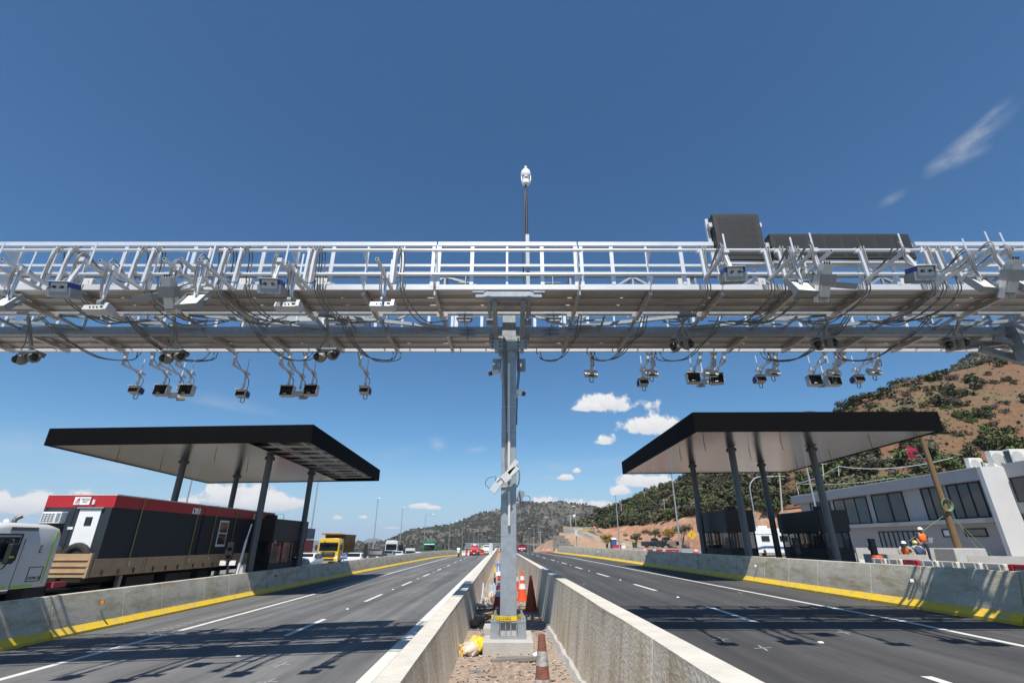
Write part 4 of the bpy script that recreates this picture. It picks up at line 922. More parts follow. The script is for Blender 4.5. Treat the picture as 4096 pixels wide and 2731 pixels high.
# ------------------------------------------------------------------ toll booths
M_PANE = glassy('booth glass', (.03,.035,.04), .03, .42)
M_INT = mat('booth interior', (.10,.10,.10), .7)
def booth(label, x0, x1, y0, y1, zb, ztop, zw0, zw1, seed=0):
    t = thing('toll_booth', label, 'booth', ((x0+x1)/2, (y0+y1)/2, zb)); cx, cy = (x0+x1)/2, (y0+y1)/2; w, l = x1-x0, y1-y0
    q = MB(); q.box((cx, cy, (zb+zw0)/2), (w, l, zw0-zb)); q.build('lower_wall', M_SIDING, t)
    q = MB(); q.box((cx, cy, (zw1+ztop)/2), (w+.10, l+.10, ztop-zw1)); q.build('roof_box', M_SIDING, t)
    q = MB(); q.box((cx-.1, y0+.8, ztop+.12), (.5, .5, .24)); q.build('roof_hatch', M_BLACK, t)
    q = MB(); zc_, h = (zw0+zw1)/2, zw1-zw0
    for x in (x0+.04, x1-.04):
        for y in (y0+.04, y0+l*.32, y0+l*.58, y0+l*.66, y1-.04): q.box((x, y, zc_), (.07, .08 if y not in (y0+l*.58,) else .16, h))
    for x in (cx-.25, cx+.3): q.box((x, y0+.03, zc_), (.06, .05, h)); q.box((x, y1-.03, zc_), (.06, .05, h))
    for z in (zw0+.03, zw1-.03):
        for y in (y0+.03, y1-.03): q.box((cx, y, z), (w-.1, .05, .06))
        for x in (x0+.03, x1-.03): q.box((x, cy, z), (.05, l-.1, .06))
    q.build('window_frame', M_BLACK, t)
    for nm, c, d in (('side_pane', (x0+.03, cy, zc_), (.012, l-.14, h-.02)), ('side_pane', (x1-.03, cy, zc_), (.012, l-.14, h-.02)), ('end_pane', (cx, y0+.035, zc_), (w-.14, .012, h-.02)), ('end_pane', (cx, y1-.035, zc_), (w-.14, .012, h-.02))):
        q = MB(); q.box(c, d); q.build(nm, M_PANE, t)
    q = MB(); q.box((cx, y1-1.0, zw0+.12), (w*.7, .6, .22)); q.box((cx-.2, y0+.9, zw0+.25), (.34, .06, .3)); q.box((cx-.1, y0+1.7, zw0+.35), (.42, .12, .6)); q.build('desk_equipment', M_INT, t)
    s = -1 if cx > 0 else 1; xf = x0 if cx > 0 else x1
    q = MB(); q.box((xf+s*.02, y0+.25, zw1+.06), (.06, .06, .08)); q.cyl((xf+s*.06, y0+.2, zw1+.02), (xf+s*.22, y0-.02, zw1-.06), .05, n=8); q.build('booth_camera', M_WHITE if cx < 0 else M_DEVD, t)
booth('black clad toll booth with a wide side window under the left canopy', -14.95, -13.85, 30.2, 35.0, -.42, 3.40, .95, 2.18)
booth('black clad toll booth nearest the right road under the right canopy', 12.35, 13.9, 29.7, 34.4, .45, 3.86, 1.75, 2.72)
booth('black clad toll booth on the outer island under the right canopy', 16.65, 18.05, 27.8, 32.2, .50, 3.75, 1.80, 2.66)
# lane signals and gate
def signal(label, x, y, zb, h, rz=0, plates=False):
    t = thing('lane_signal', label, 'traffic light', (x, y, zb)); q = MB(); q.cyl((x, y, zb), (x, y, zb+h), .06, n=10); q.build('post', M_BLACK, t)
    q = MB(); q.box((x-.02, y-.1, zb+h-.05), (.30, .14, .80)); q.box((x-.02, y-.18, zb+h+.13), (.22, .18, .02)); q.box((x-.02, y-.18, zb+h-.22), (.22, .18, .02)); q.box((x-.2, y-.09, zb+h-.1), (.1, .1, .2)); q.build('signal_head', M_BLACK, t, bevel=.01)
    for k, z in enumerate((.16, -.19)):
        q = MB(); q.cyl((x-.02, y-.165, zb+h+z-.05), (x-.02, y-.185, zb+h+z-.05), .10, n=14); q.build('signal_lens', mat('dark lens', (.03,.03,.03), .2), t)
    if plates:
        for dx in (-.25, .22): q = MB(); q.box((x+dx, y-.1, zb+h-.59), (.30, .05, .22)); q.build('floodlight', M_WHITE, t)
signal('black lane signal with two white floodlights beside the truck on the left island', -14.0, 26.3, -.42, 2.2, plates=True)
signal('black lane signal between the two right hand booths', 14.7, 27.2, .45, 1.55)
signal('black lane signal right of the outer booth near the workers', 18.5, 27.0, .55, 1.4)
t = thing('gate_barrier', 'grey lane gate with raised arm beside the left booth', 'barrier', (-13.75, 27.0, -.42))
q = MB(); q.box((-13.72, 27.0, .35), (.34, .30, 1.5)); q.build('cabinet', M_DEVG, t, bevel=.02)
q = MB(); q.bar((-13.78, 26.8, .5), (-13.62, 26.8, 2.25), .07, .10); q.bar((-13.62, 26.8, 2.25), (-13.5, 26.8, 3.0), .04, .06); q.build('arm', M_WHITE, t)
# price sign and small black post left
PX = gx(1383, 47); t = thing('price_sign', 'small blue toll price sign standing behind the left barrier', 'sign', (PX, 47, -.42))
q = MB(); q.box((PX, 47, 1.0), (.62, .05, .52)); q.build('panel', mat('sign blue', (.05,.09,.22), .5), t)
q = MB(); q.box((PX, 47.03, .2), (.05, .05, 1.3)); q.build('post', M_DEVD, t)
text('lettering', '$4150', .25, M_WHITE, t, (0, -.035, 1.35), (math.pi/2, 0, 0), sx=.86); text('lettering', 'AUTOS', .1, M_WHITE, t, (0, -.035, 1.58), (math.pi/2, 0, 0))
t = thing('lane_signal', 'narrow black signal back beside the white hatchback on the left', 'traffic light', (-13.9, 50, -.42)); q = MB(); q.box((-13.9, 50, 1.35), (.28, .2, 1.15)); q.build('signal_head', M_BLACK, t); q = MB(); q.cyl((-13.9, 50, -.42), (-13.9, 50, .8), .06); q.build('post', M_BLACK, t)

# ------------------------------------------------------------------ truck with site cabins
TG = -.42; XR = -15.0; XL = -17.5
M_TRK = mat('truck white paint', (.62,.615,.59), .3, 0, .04, 2, coat=.4)
M_LIME = mat('lime reflective tape', (.45,.72,.02), .5)
M_TAN = mat('tan dropside paint', (.46,.32,.19), .6, 0, col2=(.40,.27,.16), scale=3, bump=.15, bscale=9)
M_CABIN = ribbed('cabin dark siding', (.022,.026,.031), .55, 0, 'Y', 9, .35, spec=.35)
M_CABINF = ribbed('cabin front siding', (.030,.038,.046), .5, 0, 'X', 7, .4, spec=.35)
M_REDP = ribbed('cabin red band', (.40,.018,.022), .4, 0, 'Y', 7, .25)
T = thing('tractor_truck', 'dirty white sleeper truck cab with lime stripes and mirror at the left edge', 'truck', (-16.2, 15, TG))
q = MB(); rings = []
for y, zt, hw in ((11.6, 1.05, 1.0), (12.0, 1.25, 1.1), (14.0, 1.45, 1.15), (14.35, 2.15, 1.18), (14.7, 2.6, 1.19), (15.5, 2.70, 1.2), (16.9, 2.68, 1.2), (17.25, 2.60, 1.2), (17.36, 2.48, 1.18)):
    c = -16.2; zb = .84 if y > 14.2 else .55; r = .16
    rings.append([Vector(p) for p in ((c-hw, y, zb), (c+hw, y, zb), (c+hw, y, (zb+zt)/2), (c+hw-.01, y, zt-r), (c+hw-.06, y, zt-.05), (c+hw-r-.04, y, zt), (c-hw+r+.04, y, zt), (c-hw+.06, y, zt-.05), (c-hw, y, zt-r), (c-hw, y, (zb+zt)/2))])
q.loft(rings); q.build('cab_body', M_TRK, T, smooth=50)
q = MB(); q.box((XR+.006, 15.55, 1.98), (.012, .75, .62)); q.build('side_window', M_GLASS, T, bevel=.004)
q = MB()
for (y0, y1, z0, z1) in ((15.12, 16.0, 1.62, 1.66), (15.96, 16.0, 1.62, 2.38), (15.12, 16.0, 2.34, 2.38)): q.box((XR+.004, (y0+y1)/2, (z0+z1)/2), (.016, y1-y0, z1-z0))
q.box((XR+.003, 16.12, 1.55), (.008, .012, 1.4)); q.build('door_seal', M_BLACK, T)
q = MB(); q.box((XR+.005, 15.98, 2.52), (.014, .9, .10)); q.build('roof_marker_panel', mat('grey panel', (.18,.17,.15), .5), T)
q = MB(); q.box((XR+.16, 15.62, 1.83), (.16, .22, .56)); q.build('mirror', M_BLACK, T, bevel=.04)
q = MB(); q.tube(bez([(XR, 15.6, 2.2), (XR+.12, 15.6, 2.22), (XR+.16, 15.6, 2.12)]), .018); q.tube(bez([(XR, 15.55, 1.4), (XR+.12, 15.58, 1.45), (XR+.16, 15.6, 1.56)]), .018); q.build('mirror_arm', M_BLACK, T)
q = MB(); q.box((XR+.245, 15.60, 1.74), (.004, .14, .05)); q.build('mirror_sticker', M_LIME, T)
q = MB(); q.box((XR+.004, 17.16, 1.70), (.012, .05, 1.5)); q.box((XR+.004, 15.6, .90), (.012, .8, .06)); q.box((XR+.004, 16.5, .90), (.012, .7, .06)); q.build('reflective_tape', M_LIME, T)
q = MB()
for s in (0, 1):
    q.box((XR+.004, 16.82, 1.02+.40*s), (.01, .46, .018)); q.box((XR+.004, 16.58+.48*s, 1.22), (.01, .018, .40))
q.build('hatch_seal', M_BLACK, T)
q = MB(); q.box((XR+.006, 16.75, 1.94), (.014, .07, .22)); q.box((XR+.010, 16.75, 1.94), (.012, .04, .16), m=1); q.build('side_handle', [M_BLACK, M_TRK], T)
text('lettering', 'FYPW-20', .135, M_BLACK, T, (XR+16.2+.008, 16.84-15, 1.10-TG), (math.pi/2, 0, math.pi/2), sx=.85)
q = MB(); q.tube(bez([(-16.9, 17.5, 1.0), (-16.9, 17.5, 2.6), (-16.9, 17.52, 2.85), (-16.8, 17.62, 2.98)]), .075, 10); q.build('exhaust_stack', mat('exhaust steel', (.20,.18,.16), .4, .6), T, smooth=60)
q = MB(); q.cyl((-17.0, 16.5, 2.72), (-16.55, 16.45, 2.76), .02); q.cyl((-16.62, 16.3, 2.76), (-16.5, 16.1, 2.78), .03, .07); q.cyl((-16.3, 16.6, 2.74), (-16.0, 16.3, 2.76), .03, .07); q.build('air_horn', M_WHITE, T)
q = MB(); q.box((-16.2, 18.5, .55), (1.0, 4.2, .22)); q.box((-15.5, 17.9, .68), (.9, 1.0, .05)); q.box((-15.3, 17.1, .55), (.5, .8, .5)); q.build('chassis', M_BLACK, T)
def wheel(T, x, y, z, r, w, s, name='wheel'):
    q = MB(); a = Vector((x-w/2, y, z)); c = Vector((x+w/2, y, z))
    q.loft([[Vector((xx, y+rr*math.cos(2*math.pi*k/20), z+rr*math.sin(2*math.pi*k/20))) for k in range(20)] for xx, rr in ((x-w/2, r*.62), (x-w/2, r*.93), (x-w*.35, r), (x+w*.35, r), (x+w/2, r*.93), (x+w/2, r*.62))]); o = q.build(name, M_RUB, T, smooth=40)
    q = MB(); q.cyl((x-w*.44, y, z), (x+w*.44, y, z), r*.62, n=16); q.cyl((x-w*.5, y, z), (x+w*.5, y, z), r*.2, n=10); q.build('rim', M_RIM, o, smooth=40)
for y in (18.3, 19.6, 28.2, 29.5, 30.8): wheel(T, -15.45, y, TG+.5, .5, .5, 1)
wheel(T, -15.2, 13.2, TG+.5, .5, .3, 1)
q = MB(); q.box((-15.05, 17.75, .86), (.35, .5, .16)); q.build('rear_fender', mat('fender red', (.42,.05,.06), .5), T)
q = MB(); q.box((-16.3, 25.5, .86), (1.0, 13.8, .28)); q.box((-16.3, 18.9, .90), (2.4, .2, .12)); q.box((-15.6, 22.2, .55), (.5, 1.6, .62)); q.box((-15.5, 24.6, .6), (.4, 1.8, .5)); q.box((-15.6, 26.6, .5), (.5, .9, .7)); q.box((-16.6, 24, .4), (.6, 10, .8)); q.build('trailer_frame', M_BLACK, T)
q = MB(); q.box((-15.3, 20.9, .3), (.14, .16, 1.3)); q.box((-15.3, 20.9, -.36), (.3, .3, .06)); q.build('landing_leg', M_DEVD, T)
q = MB(); q.box((-16.25, 25.7, 1.02), (2.6, 13.8, .06)); q.build('trailer_deck', M_TAN, T)
q = MB(); q.box((-16.25, 18.82, 1.38), (2.62, .06, .76))
for z in (1.16, 1.36, 1.56): q.box((-16.25, 18.78, z), (2.5, .05, .035))
q.box((XR+.02, 18.84, 1.38), (.1, .12, .8)); q.build('headboard', M_TAN, T)
for k in range(5):
    y0 = 18.95+2.72*k; q = MB(); q.box((XR+.03, y0+1.33, 1.30), (.04, 2.62, .56)); q.box((XR+.055, y0+1.33, 1.555), (.03, 2.64, .05)); q.box((XR+.055, y0+1.33, 1.06), (.03, 2.64, .08))
    for z in (1.22, 1.40): q.box((XR+.055, y0+1.33, z), (.012, 2.4, .03))
    for dy in (.04, 2.62): q.box((XR+.06, y0+dy, 1.3), (.04, .08, .58))
    o = q.build('dropside', M_TAN, T); q = MB()
    for j in range(3): q.box((XR+.085, y0+.5+.8*j, 1.12), (.03, .06, .18))
    q.build('latches', M_RUST, o)
for (x, y, rz) in ((-15.72, 19.03, 0), (-16.72, 19.02, 0)):
    t = thing('spare_tyre', 'worn spare tyre standing behind the tan headboard %s' % ('near the white cabin door' if x > -16 else 'beside the dark doorway opening'), 'tyre', (x, y, 1.05)); q = MB(); R0, r0 = .42, .13
    q.loft([[Vector((x+(R0+r0*math.cos(b_*.5236)*1.05)*math.cos(a*.2618), y+r0*.9*math.sin(b_*.5236), 1.58+(R0+r0*math.cos(b_*.5236)*1.05)*math.sin(a*.2618))) for b_ in range(12)] for a in range(25)], caps=False); q.build('tyre', M_RUB, t, smooth=60)
# site cabins on the trailer
def cabin(label, y0, y1, first=False, window=False):
    t = thing('site_cabin', label, 'cabin', (-16.27, (y0+y1)/2, 1.05)); x0, x1 = -17.56, XR; cx = (x0+x1)/2
    q = MB(); q.box((cx, (y0+y1)/2, 2.2), (x1-x0, y1-y0, 2.3)); q.build('wall', [M_CABIN], t)
    q = MB(); q.box((cx, (y0+y1)/2, 3.565), (x1-x0+.04, y1-y0+.04, .43)); q.build('fascia_band', M_REDP, t)
    q = MB(); q.box((cx, (y0+y1)/2, 3.80), (x1-x0+.08, y1-y0+.06, .04)); q.build('roof_edge', mat('cabin roof', (.55,.54,.51), .5), t)
    q = MB(); q.box((x1+.025, y1-.62, 3.50), (.012, .6, .26)); q.build('sign_plate', M_WHITE, t)
    q = MB()
    for k in range(3): q.box((x1+.034, y1-.84+.035*k, 3.5), (.006, .02, .16+.02*k), rx=.5)
    q.build('sign_emblem', M_REDP, t)
    for y in (y0+1.5, y1-.45) if first else (y0+1.0, y0+2.9):
        q = MB(); q.box((x1+.03, y, 2.4), (.012, .05, 2.75)); q.box((cx, y, 3.83), (x1-x0+.1, .05, .012)); q.build('strap', mat('yellow strap', (.30,.25,.06), .7), t)
        q = MB(); q.box((x1+.09, y-.02, 1.38), (.03, .06, .16)); q.build('ratchet', M_DEVG, t)
    if window:
        q = MB(); q.box((x1+.01, y0+1.9, 2.55), (.03, .82, 1.25)); q.build('window_frame', M_WHITE, t)
        for z in (2.28, 2.84): q = MB(); q.box((x1+.02, y0+1.9, z), (.03, .70, .50)); q.build('window_pane', M_GLASS, t)
    if first:
        q = MB(); q.box((cx, y0-.012, 2.2), (x1-x0-.02, .02, 2.28))
        for xx in (x0+.06, -16.42, x1-.06): q.box((xx, y0-.03, 2.2), (.1, .03, 2.3))
        q.build('front_wall', M_CABINF, t)
        q = MB(); q.box((-15.78, y0-.04, 2.22), (.80, .03, 2.12)); d = q.build('door', M_WHITE, t)
        q = MB(); q.box((-15.74, y0-.06, 2.86), (.26, .02, .3)); q.build('door_window', M_GLASS, d)
        q = MB(); q.box((-16.10, y0-.08, 1.98), (.05, .06, .05)); q.box((-16.06, y0-.1, 1.98), (.12, .02, .02)); q.build('door_handle', M_DEVD, d)
        q = MB(); q.box((-15.78, y0-.06, 3.33), (1.0, .1, .05)); q.build('door_lintel', M_DEVD, t)
        q = MB(); q.box((-16.98, y0-.14, 2.98), (.72, .30, .40)); a = q.build('air_conditioner', M_WHITE, t, bevel=.015)
        q = MB()
        for i in range(4): q.box((-17.28+.12*i, y0-.295, 2.98), (.015, .02, .3))
        for i in range(5): q.box((-17.08, y0-.295, 2.86+.06*i), (.46, .02, .012))
        q.box((-16.72, y0-.292, 2.98), (.14, .012, .3)); q.build('grille', M_DEVD, a)
        q = MB(); q.box((-16.92, y0-.03, 2.1), (.5, .03, 1.1)); q.build('dark_opening', M_BLACK, t)
        q = MB(); q.box((-16.35, y0-.035, 2.62), (.2, .02, .09)); q.build('notice', M_WHITE, t)
        q = MB(); q.cyl((-15.76, y0-.05, 3.45), (-15.76, y0-.05, 3.62), .05, n=10); q.build('bulkhead_lamp', M_WHITE, t, smooth=50)
        q = MB(); q.box((-16.22, y0-.04, 3.58), (.60, .02, .28)); q.build('sign_plate', M_WHITE, t)
        text('lettering', 'TECNO', .095, M_BLACK, t, (.17, y0-(y0+y1)/2-.055, 2.58), (math.pi/2, 0, 0)); text('lettering', 'FAST', .085, M_REDP, t, (.17, y0-(y0+y1)/2-.055, 2.49), (math.pi/2, 0, 0))
        q = MB()
        for k in range(3): q.box((-16.42+.05*k, y0-.055, 3.57), (.02, .01, .18+.03*k), ry=.4-.25*k)
        q.build('sign_emblem', M_REDP, t)
cabin('dark site cabin with white door and red band at the front of the trailer', 19.21, 24.92, first=True)
cabin('dark site cabin with white framed window in the middle of the trailer', 25.02, 30.7, window=True)
cabin('dark site cabin at the tail of the trailer behind the booth', 30.8, 32.4)
t = thing('shipping_container', 'red freight container stacked behind the left booth', 'container', (-21.3, 48, TG))
pc = at(1262, 2117, 51); q = MB(); q.box((pc.x-1.2, 48, 1.0), (2.4, 6, 2.6)); q.build('lower_container', ribbed('container red', (.30,.03,.035), .5, 0, 'Y', 3, .8), t)
q = MB(); q.box((pc.x-1.2, 48, 2.85), (2.4, 6, .95)); q.build('upper_container', ribbed('container grey', (.10,.13,.18), .5, 0, 'Y', 3, .8), t)
# ------------------------------------------------------------------ vehicles (front towards -y in local space)
def paint(name, col, **k): return mat('car paint '+name, col, k.pop('rough', .28), k.pop('metal', 0), .03, 2, coat=.35, **k)
PW, PK, PN, PR, PB = paint('white', (.62,.62,.61)), paint('black', (.02,.021,.024)), paint('navy', (.018,.026,.05)), paint('red', (.42,.012,.02)), paint('blue', (.05,.12,.26))
PROF = {   # (t along length, belt z, roof z or None)
 'suv':   (1.68, [(0,.62,0),(.03,.86,0),(.24,1.03,0),(.30,1.06,1),(.44,1.10,1.62),(.60,1.12,1.68),(.84,1.14,1.64),(.95,1.16,1.30),(.985,1.08,0),(1,.60,0)]),
 'hatch': (1.50, [(0,.55,0),(.03,.76,0),(.25,.92,0),(.31,.95,1),(.47,.99,1.44),(.62,1.0,1.50),(.82,1.02,1.42),(.95,1.03,1.10),(.985,.98,0),(1,.55,0)]),
 'sedan': (1.46, [(0,.55,0),(.03,.72,0),(.27,.90,0),(.33,.93,1),(.47,.96,1.40),(.60,.97,1.46),(.74,.98,1.36),(.86,1.0,1.05),(.98,.97,0),(1,.55,0)]),
 'pickup':(1.78, [(0,.66,0),(.02,.95,0),(.24,1.10,0),(.29,1.12,1),(.38,1.16,1.72),(.46,1.17,1.78),(.58,1.18,1.74),(.62,1.18,1.25),(.625,1.14,0),(.99,1.12,0),(1,.7,0)]),
 'van':   (2.0,  [(0,.6,0),(.03,.9,0),(.10,1.12,1),(.24,1.2,1.85),(.4,1.2,2.0),(.8,1.2,2.0),(.97,1.2,1.92),(1,1.1,1.3)]),
}
def car(name, label, cat, loc, rz, kind, m, L_=4.5, W=1.82, rack=False, plate=True):
    T = thing(name, label, cat, loc, rz); zt, pr = PROF[kind]; b = MB(); rings = []; hw = W/2; prof = []
    for t, zb, zr in pr:
        y = -L_/2+t*L_; e = 1-.16*max(0, .12-t)/.12-.10*max(0, t-.9)/.1; w = hw*e
        top = zr if zr > 1 else zb; rw = w*(.80 if zr > 1 else .93); bot = .24 if .05 < t < .95 else .34
        prof.append((y, zb, top, w, rw, zr > 1))
        rings.append([Vector(p) for p in ((-w*.92, y, bot), (w*.92, y, bot), (w, y, bot+.22), (w, y, zb-.06), (w*.97, y, zb), (rw+.02, y, max(zb+.004, top-.05)), (rw-.08, y, max(zb+.008, top)), (-rw+.08, y, max(zb+.008, top)), (-rw-.02, y, max(zb+.004, top-.05)), (-w*.97, y, zb), (-w, y, zb-.06), (-w, y, bot+.22))])
    b.loft(rings); b.build('body', m, T, world=False, smooth=38)
    cab = [p for p in prof if p[5]]; pre = prof[prof.index(cab[0])-1]
    def wq(nm, pts, sub=True):
        q = MB(); c = sum((Vector(p) for p in pts), Vector())/4; n = (Vector(pts[1])-Vector(pts[0])).cross(Vector(pts[3])-Vector(pts[0])).normalized()
        if n.dot(c-Vector((0, 0, .9))) < 0: n = -n
        P = [c+(Vector(p)-c)*.9+n*.012 for p in pts]; q.add(P+[p-n*.03 for p in P], [(0,1,2,3),(0,4,5,1),(1,5,6,2),(2,6,7,3),(3,7,4,0)]); q.build(nm, M_CARG, T, world=False)
    f0 = cab[0]; y0 = pre[0] if kind != 'van' else pre[0]
    wq('windscreen', [(-pre[3]*.9, pre[0]+.06, pre[1]+.03), (pre[3]*.9, pre[0]+.06, pre[1]+.03), (f0[4]-.02, f0[0], f0[2]), (-f0[4]+.02, f0[0], f0[2])])
    l0 = cab[-1]; l1 = cab[-2]
    wq('rear_window', [(-l0[4], l0[0]+.03, l0[2]-.02), (l0[4], l0[0]+.03, l0[2]-.02), (l1[4]-.05, l1[0], l1[2]-.02), (-l1[4]+.05, l1[0], l1[2]-.02)])
    for s in (-1, 1):
        seq = [(pre[0]+.15, pre[1], pre[1]+.05, pre[3], pre[3]*.95)]+[(c[0], c[1], c[2], c[3], c[4]) for c in cab[:-1]]
        for a, c in zip(seq, seq[1:]):
            if c[0]-a[0] < .25: continue
            za, zc_ = max(a[1]+.03, a[2]-.08), max(c[1]+.03, c[2]-.08)
            fa = (za-a[1])/max(.05, a[2]-a[1]); fc = (zc_-c[1])/max(.05, c[2]-c[1])
            wq('side_window', [(s*lerp(a[3]*.975, a[4]+.01, .1), a[0], a[1]+.02), (s*lerp(c[3]*.975, c[4]+.01, .1), c[0], c[1]+.02), (s*lerp(c[3]*.975, c[4]+.02, fc), c[0], zc_), (s*lerp(a[3]*.975, a[4]+.02, fa), a[0], za)])
        q = MB(); q.box((s*(hw+.06), -L_/2+.30*L_ if kind != 'van' else -L_/2+.14*L_, pr[3][1]+.12), (.16, .10, .14)); q.build('mirror', m, T, world=False, bevel=.02)
        q = MB(); q.box((s*hw*.66, -L_/2+.055, pr[1][1]-.10), (.36, .10, .13), rz=-s*.35); q.build('headlight', M_LAMPG, T, world=False, bevel=.02)
        q = MB(); q.box((s*hw*.80, L_/2-.06, pr[-2][1]-.16), (.16, .08, .24)); q.build('tail_light', M_REDL, T, world=False)
        for yy in (-L_*.31, L_*.29):
            x = s*(hw-.09); q = MB(); R0 = .34 if kind in ('suv', 'pickup', 'van') else .31
            q.loft([[Vector((xx, yy+rr*math.cos(k*.3927), R0+rr*math.sin(k*.3927))) for k in range(16)] for xx, rr in ((x-.11, R0*.6), (x-.11, R0*.95), (x-.07, R0), (x+.07, R0), (x+.11, R0*.95), (x+.11, R0*.6))]); w_ = q.build('wheel', M_RUB, T, world=False, smooth=40)
            q = MB(); q.cyl((x-.10, yy, R0), (x+.10, yy, R0), R0*.62, n=14); q.build('rim', M_RIM, w_, world=False)
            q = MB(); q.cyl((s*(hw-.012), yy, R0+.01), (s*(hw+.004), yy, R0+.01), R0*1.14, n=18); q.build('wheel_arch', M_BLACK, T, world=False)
    q = MB(); q.box((0, -L_/2+.015, pr[1][1]-.16), (W*.5, .06, .16)); q.box((0, -L_/2-.0, .36), (W*.62, .06, .12)); q.build('grille', M_BLACK, T, world=False)
    if plate: q = MB(); q.box((0, -L_/2-.035, .46), (.38, .012, .13)); q.build('number_plate', M_WHITE, T, world=False)
    if kind == 'pickup':
        q = MB(); q.box((0, L_*.32, 1.135), (W*.8, L_*.32, .02)); q.build('load_bed', M_BLACK, T, world=False)
        if rack:
            q = MB()
            for s in (-1, 1):
                for yy in (.55, 2.2): q.bar((s*.7, yy, 1.1), (s*.7, yy, 2.05), .05)
                q.bar((s*.7, .5, 2.05), (s*.7, 2.3, 2.05), .05)
            for yy in (.55, 1.4, 2.2): q.bar((-.7, yy, 2.05), (.7, yy, 2.05), .05)
            q.box((0, .6, 1.95), (.5, .3, .3)); q.build('ladder_rack', M_WHITE, T, world=False)
    return T
def lorry(name, label, loc, rz, m, trim=None, h=3.0, w=2.5, body=None, bm_=None, bl=5.0, bh=1.5, bz=1.25, visor=None, beacons=False):
    T = thing(name, label, 'truck', loc, rz); hw = w/2; zb = .55
    q = MB(); q.loft([[Vector((x*k, y, z)) for x, z in ((-hw, zb), (hw, zb), (hw, h*.62), (hw*.97, h-.16), (hw*.90, h), (-hw*.90, h), (-hw*.97, h-.16), (-hw, h*.62))] for y, k in ((-.02, .93), (.10, .98), (.30, 1), (2.0, 1), (2.1, .97))]); q.build('cab', m, T, world=False, smooth=40, bevel=.03)
    q = MB(); q.box((0, -.03, h*.66), (w*.86, .06, h*.25)); q.build('windscreen', M_CARG, T, world=False, bevel=.02)
    for s in (-1, 1):
        q = MB(); q.box((s*hw, .75, h*.68), (.02, .8, h*.2)); q.build('side_window', M_GLASS, T, world=False)
        q = MB(); q.box((s*(hw+.2), .0, h*.66), (.22, .12, .62)); q.build('mirror', M_BLACK if visor is None else m, T, world=False, bevel=.03)
        q = MB(); q.box((s*hw*.78, -.05, .86), (.42, .08, .2)); q.build('headlight', M_LAMPG, T, world=False, bevel=.02)
        for y in (1.1, 3.6+bl*.35, 4.7+bl*.35):
            x = s*(hw-.2); q = MB(); q.loft([[Vector((xx, y+rr*math.cos(k*.3927), .5+rr*math.sin(k*.3927))) for k in range(16)] for xx, rr in ((x-.16, .3), (x-.16, .48), (x-.1, .5), (x+.1, .5), (x+.16, .48), (x+.16, .3))]); q.build('wheel', M_RUB, T, world=False, smooth=40)
    q = MB(); q.box((0, -.045, h*.43), (w*.66, .06, h*.13)); q.box((0, -.18, .66), (w*.62, .03, .20)); q.box((0, -.05, h*.335), (w*.7, .06, .10)); q.build('grille', M_BLACK, T, world=False)
    q = MB(); q.box((0, -.06, h*.43), (w*.5, .05, .03)); q.box((0, -.06, h*.455), (w*.5, .05, .02)); q.build('grille_bars', M_RIM, T, world=False)
    q = MB(); q.box((0, -.06, .62), (w*.99, .22, .34)); q.build('bumper', trim or m, T, world=False, bevel=.04)
    q = MB(); q.box((0, -.14, h*.82), (w*.84, .24, .10), rx=.35); q.build('sun_visor', visor or M_BLACK, T, world=False)
    q = MB(); q.box((0, -.10, .60), (.5, .03, .13)); q.build('number_plate', M_WHITE, T, world=False)
    q = MB(); q.box((0, 2.1+bl/2, .75), (.9, bl+2, .3)); q.box((hw-.3, 2.7, .8), (.5, .9, .6)); q.build('chassis', M_BLACK, T, world=False)
    if beacons:
        q = MB()
        for x in (-.8, -.4, 0, .4, .8): q.cyl((x, .2, h), (x, .2, h+.16), .09, n=10)
        q.build('roof_lamp', M_LAMPG, T, world=False)
    if body == 'tipper':
        q = MB(); y0, y1 = 2.45, 2.45+bl
        q.loft([[Vector(p) for p in ((-hw*.9, y, bz), (hw*.9, y, bz), (hw, y, bz+bh), (-hw, y, bz+bh))] for y in (y0, y1)])
        for k in range(6): y = lerp(y0+.2, y1-.2, k/5); q.box((hw*.97, y, bz+bh/2), (.08, .1, bh)); q.box((-hw*.97, y, bz+bh/2), (.08, .1, bh))
        q.box((hw, (y0+y1)/2, bz+bh), (.12, bl, .12)); q.box((-hw, (y0+y1)/2, bz+bh), (.12, bl, .12))
        q.build('tipper_body', bm_, T, world=False)
        q = MB(); q.box((0, 1.55, bz+bh+.04), (w*.98, 1.9, .08)); q.box((0, 2.44, bz+bh/2), (w*.98, .06, bh)); q.box((0, .62, bz+bh+.1), (w*.98, .05, .14)); q.build('cab_guard', bm_, T, world=False)
    elif body == 'box':
        q = MB(); q.box((0, 2.5+bl/2, bz+bh/2), (w, bl, bh)); q.build('cargo_box', bm_, T, world=False, bevel=.04)
        q = MB(); q.loft([[Vector(p) for p in ((-hw*.9, y, h-.02), (hw*.9, y, h-.02), (hw*.85, y, z), (-hw*.85, y, z))] for y, z in ((.35, h+.1), (1.1, h+.5), (1.9, h+.62))]); q.build('roof_fairing', m, T, world=False)
    elif body == 'tank':
        q = MB(); q.loft([[Vector((hw*.96*math.cos(a*.3927), y, bz+bh/2+bh/2*math.sin(a*.3927))) for a in range(16)] for y in (2.5, 2.5+bl)]); q.build('bulk_body', bm_, T, world=False, smooth=40)
        q = MB(); q.box((0, 2.5+bl/2, bz+bh+.05), (w*.9, bl, .18)); q.build('tarpaulin', mat('maroon tarpaulin', (.10,.04,.04), .8), T, world=False)
    return T
LP_ = lambda x, y: (x, y, LPZ(x, y))
car('suv_car', 'white estate SUV with dark glass just beyond the left booth', 'car', LP_(gx(1236, 46.6), 46.6), R_(3), 'suv', PW, 4.5, 1.88)
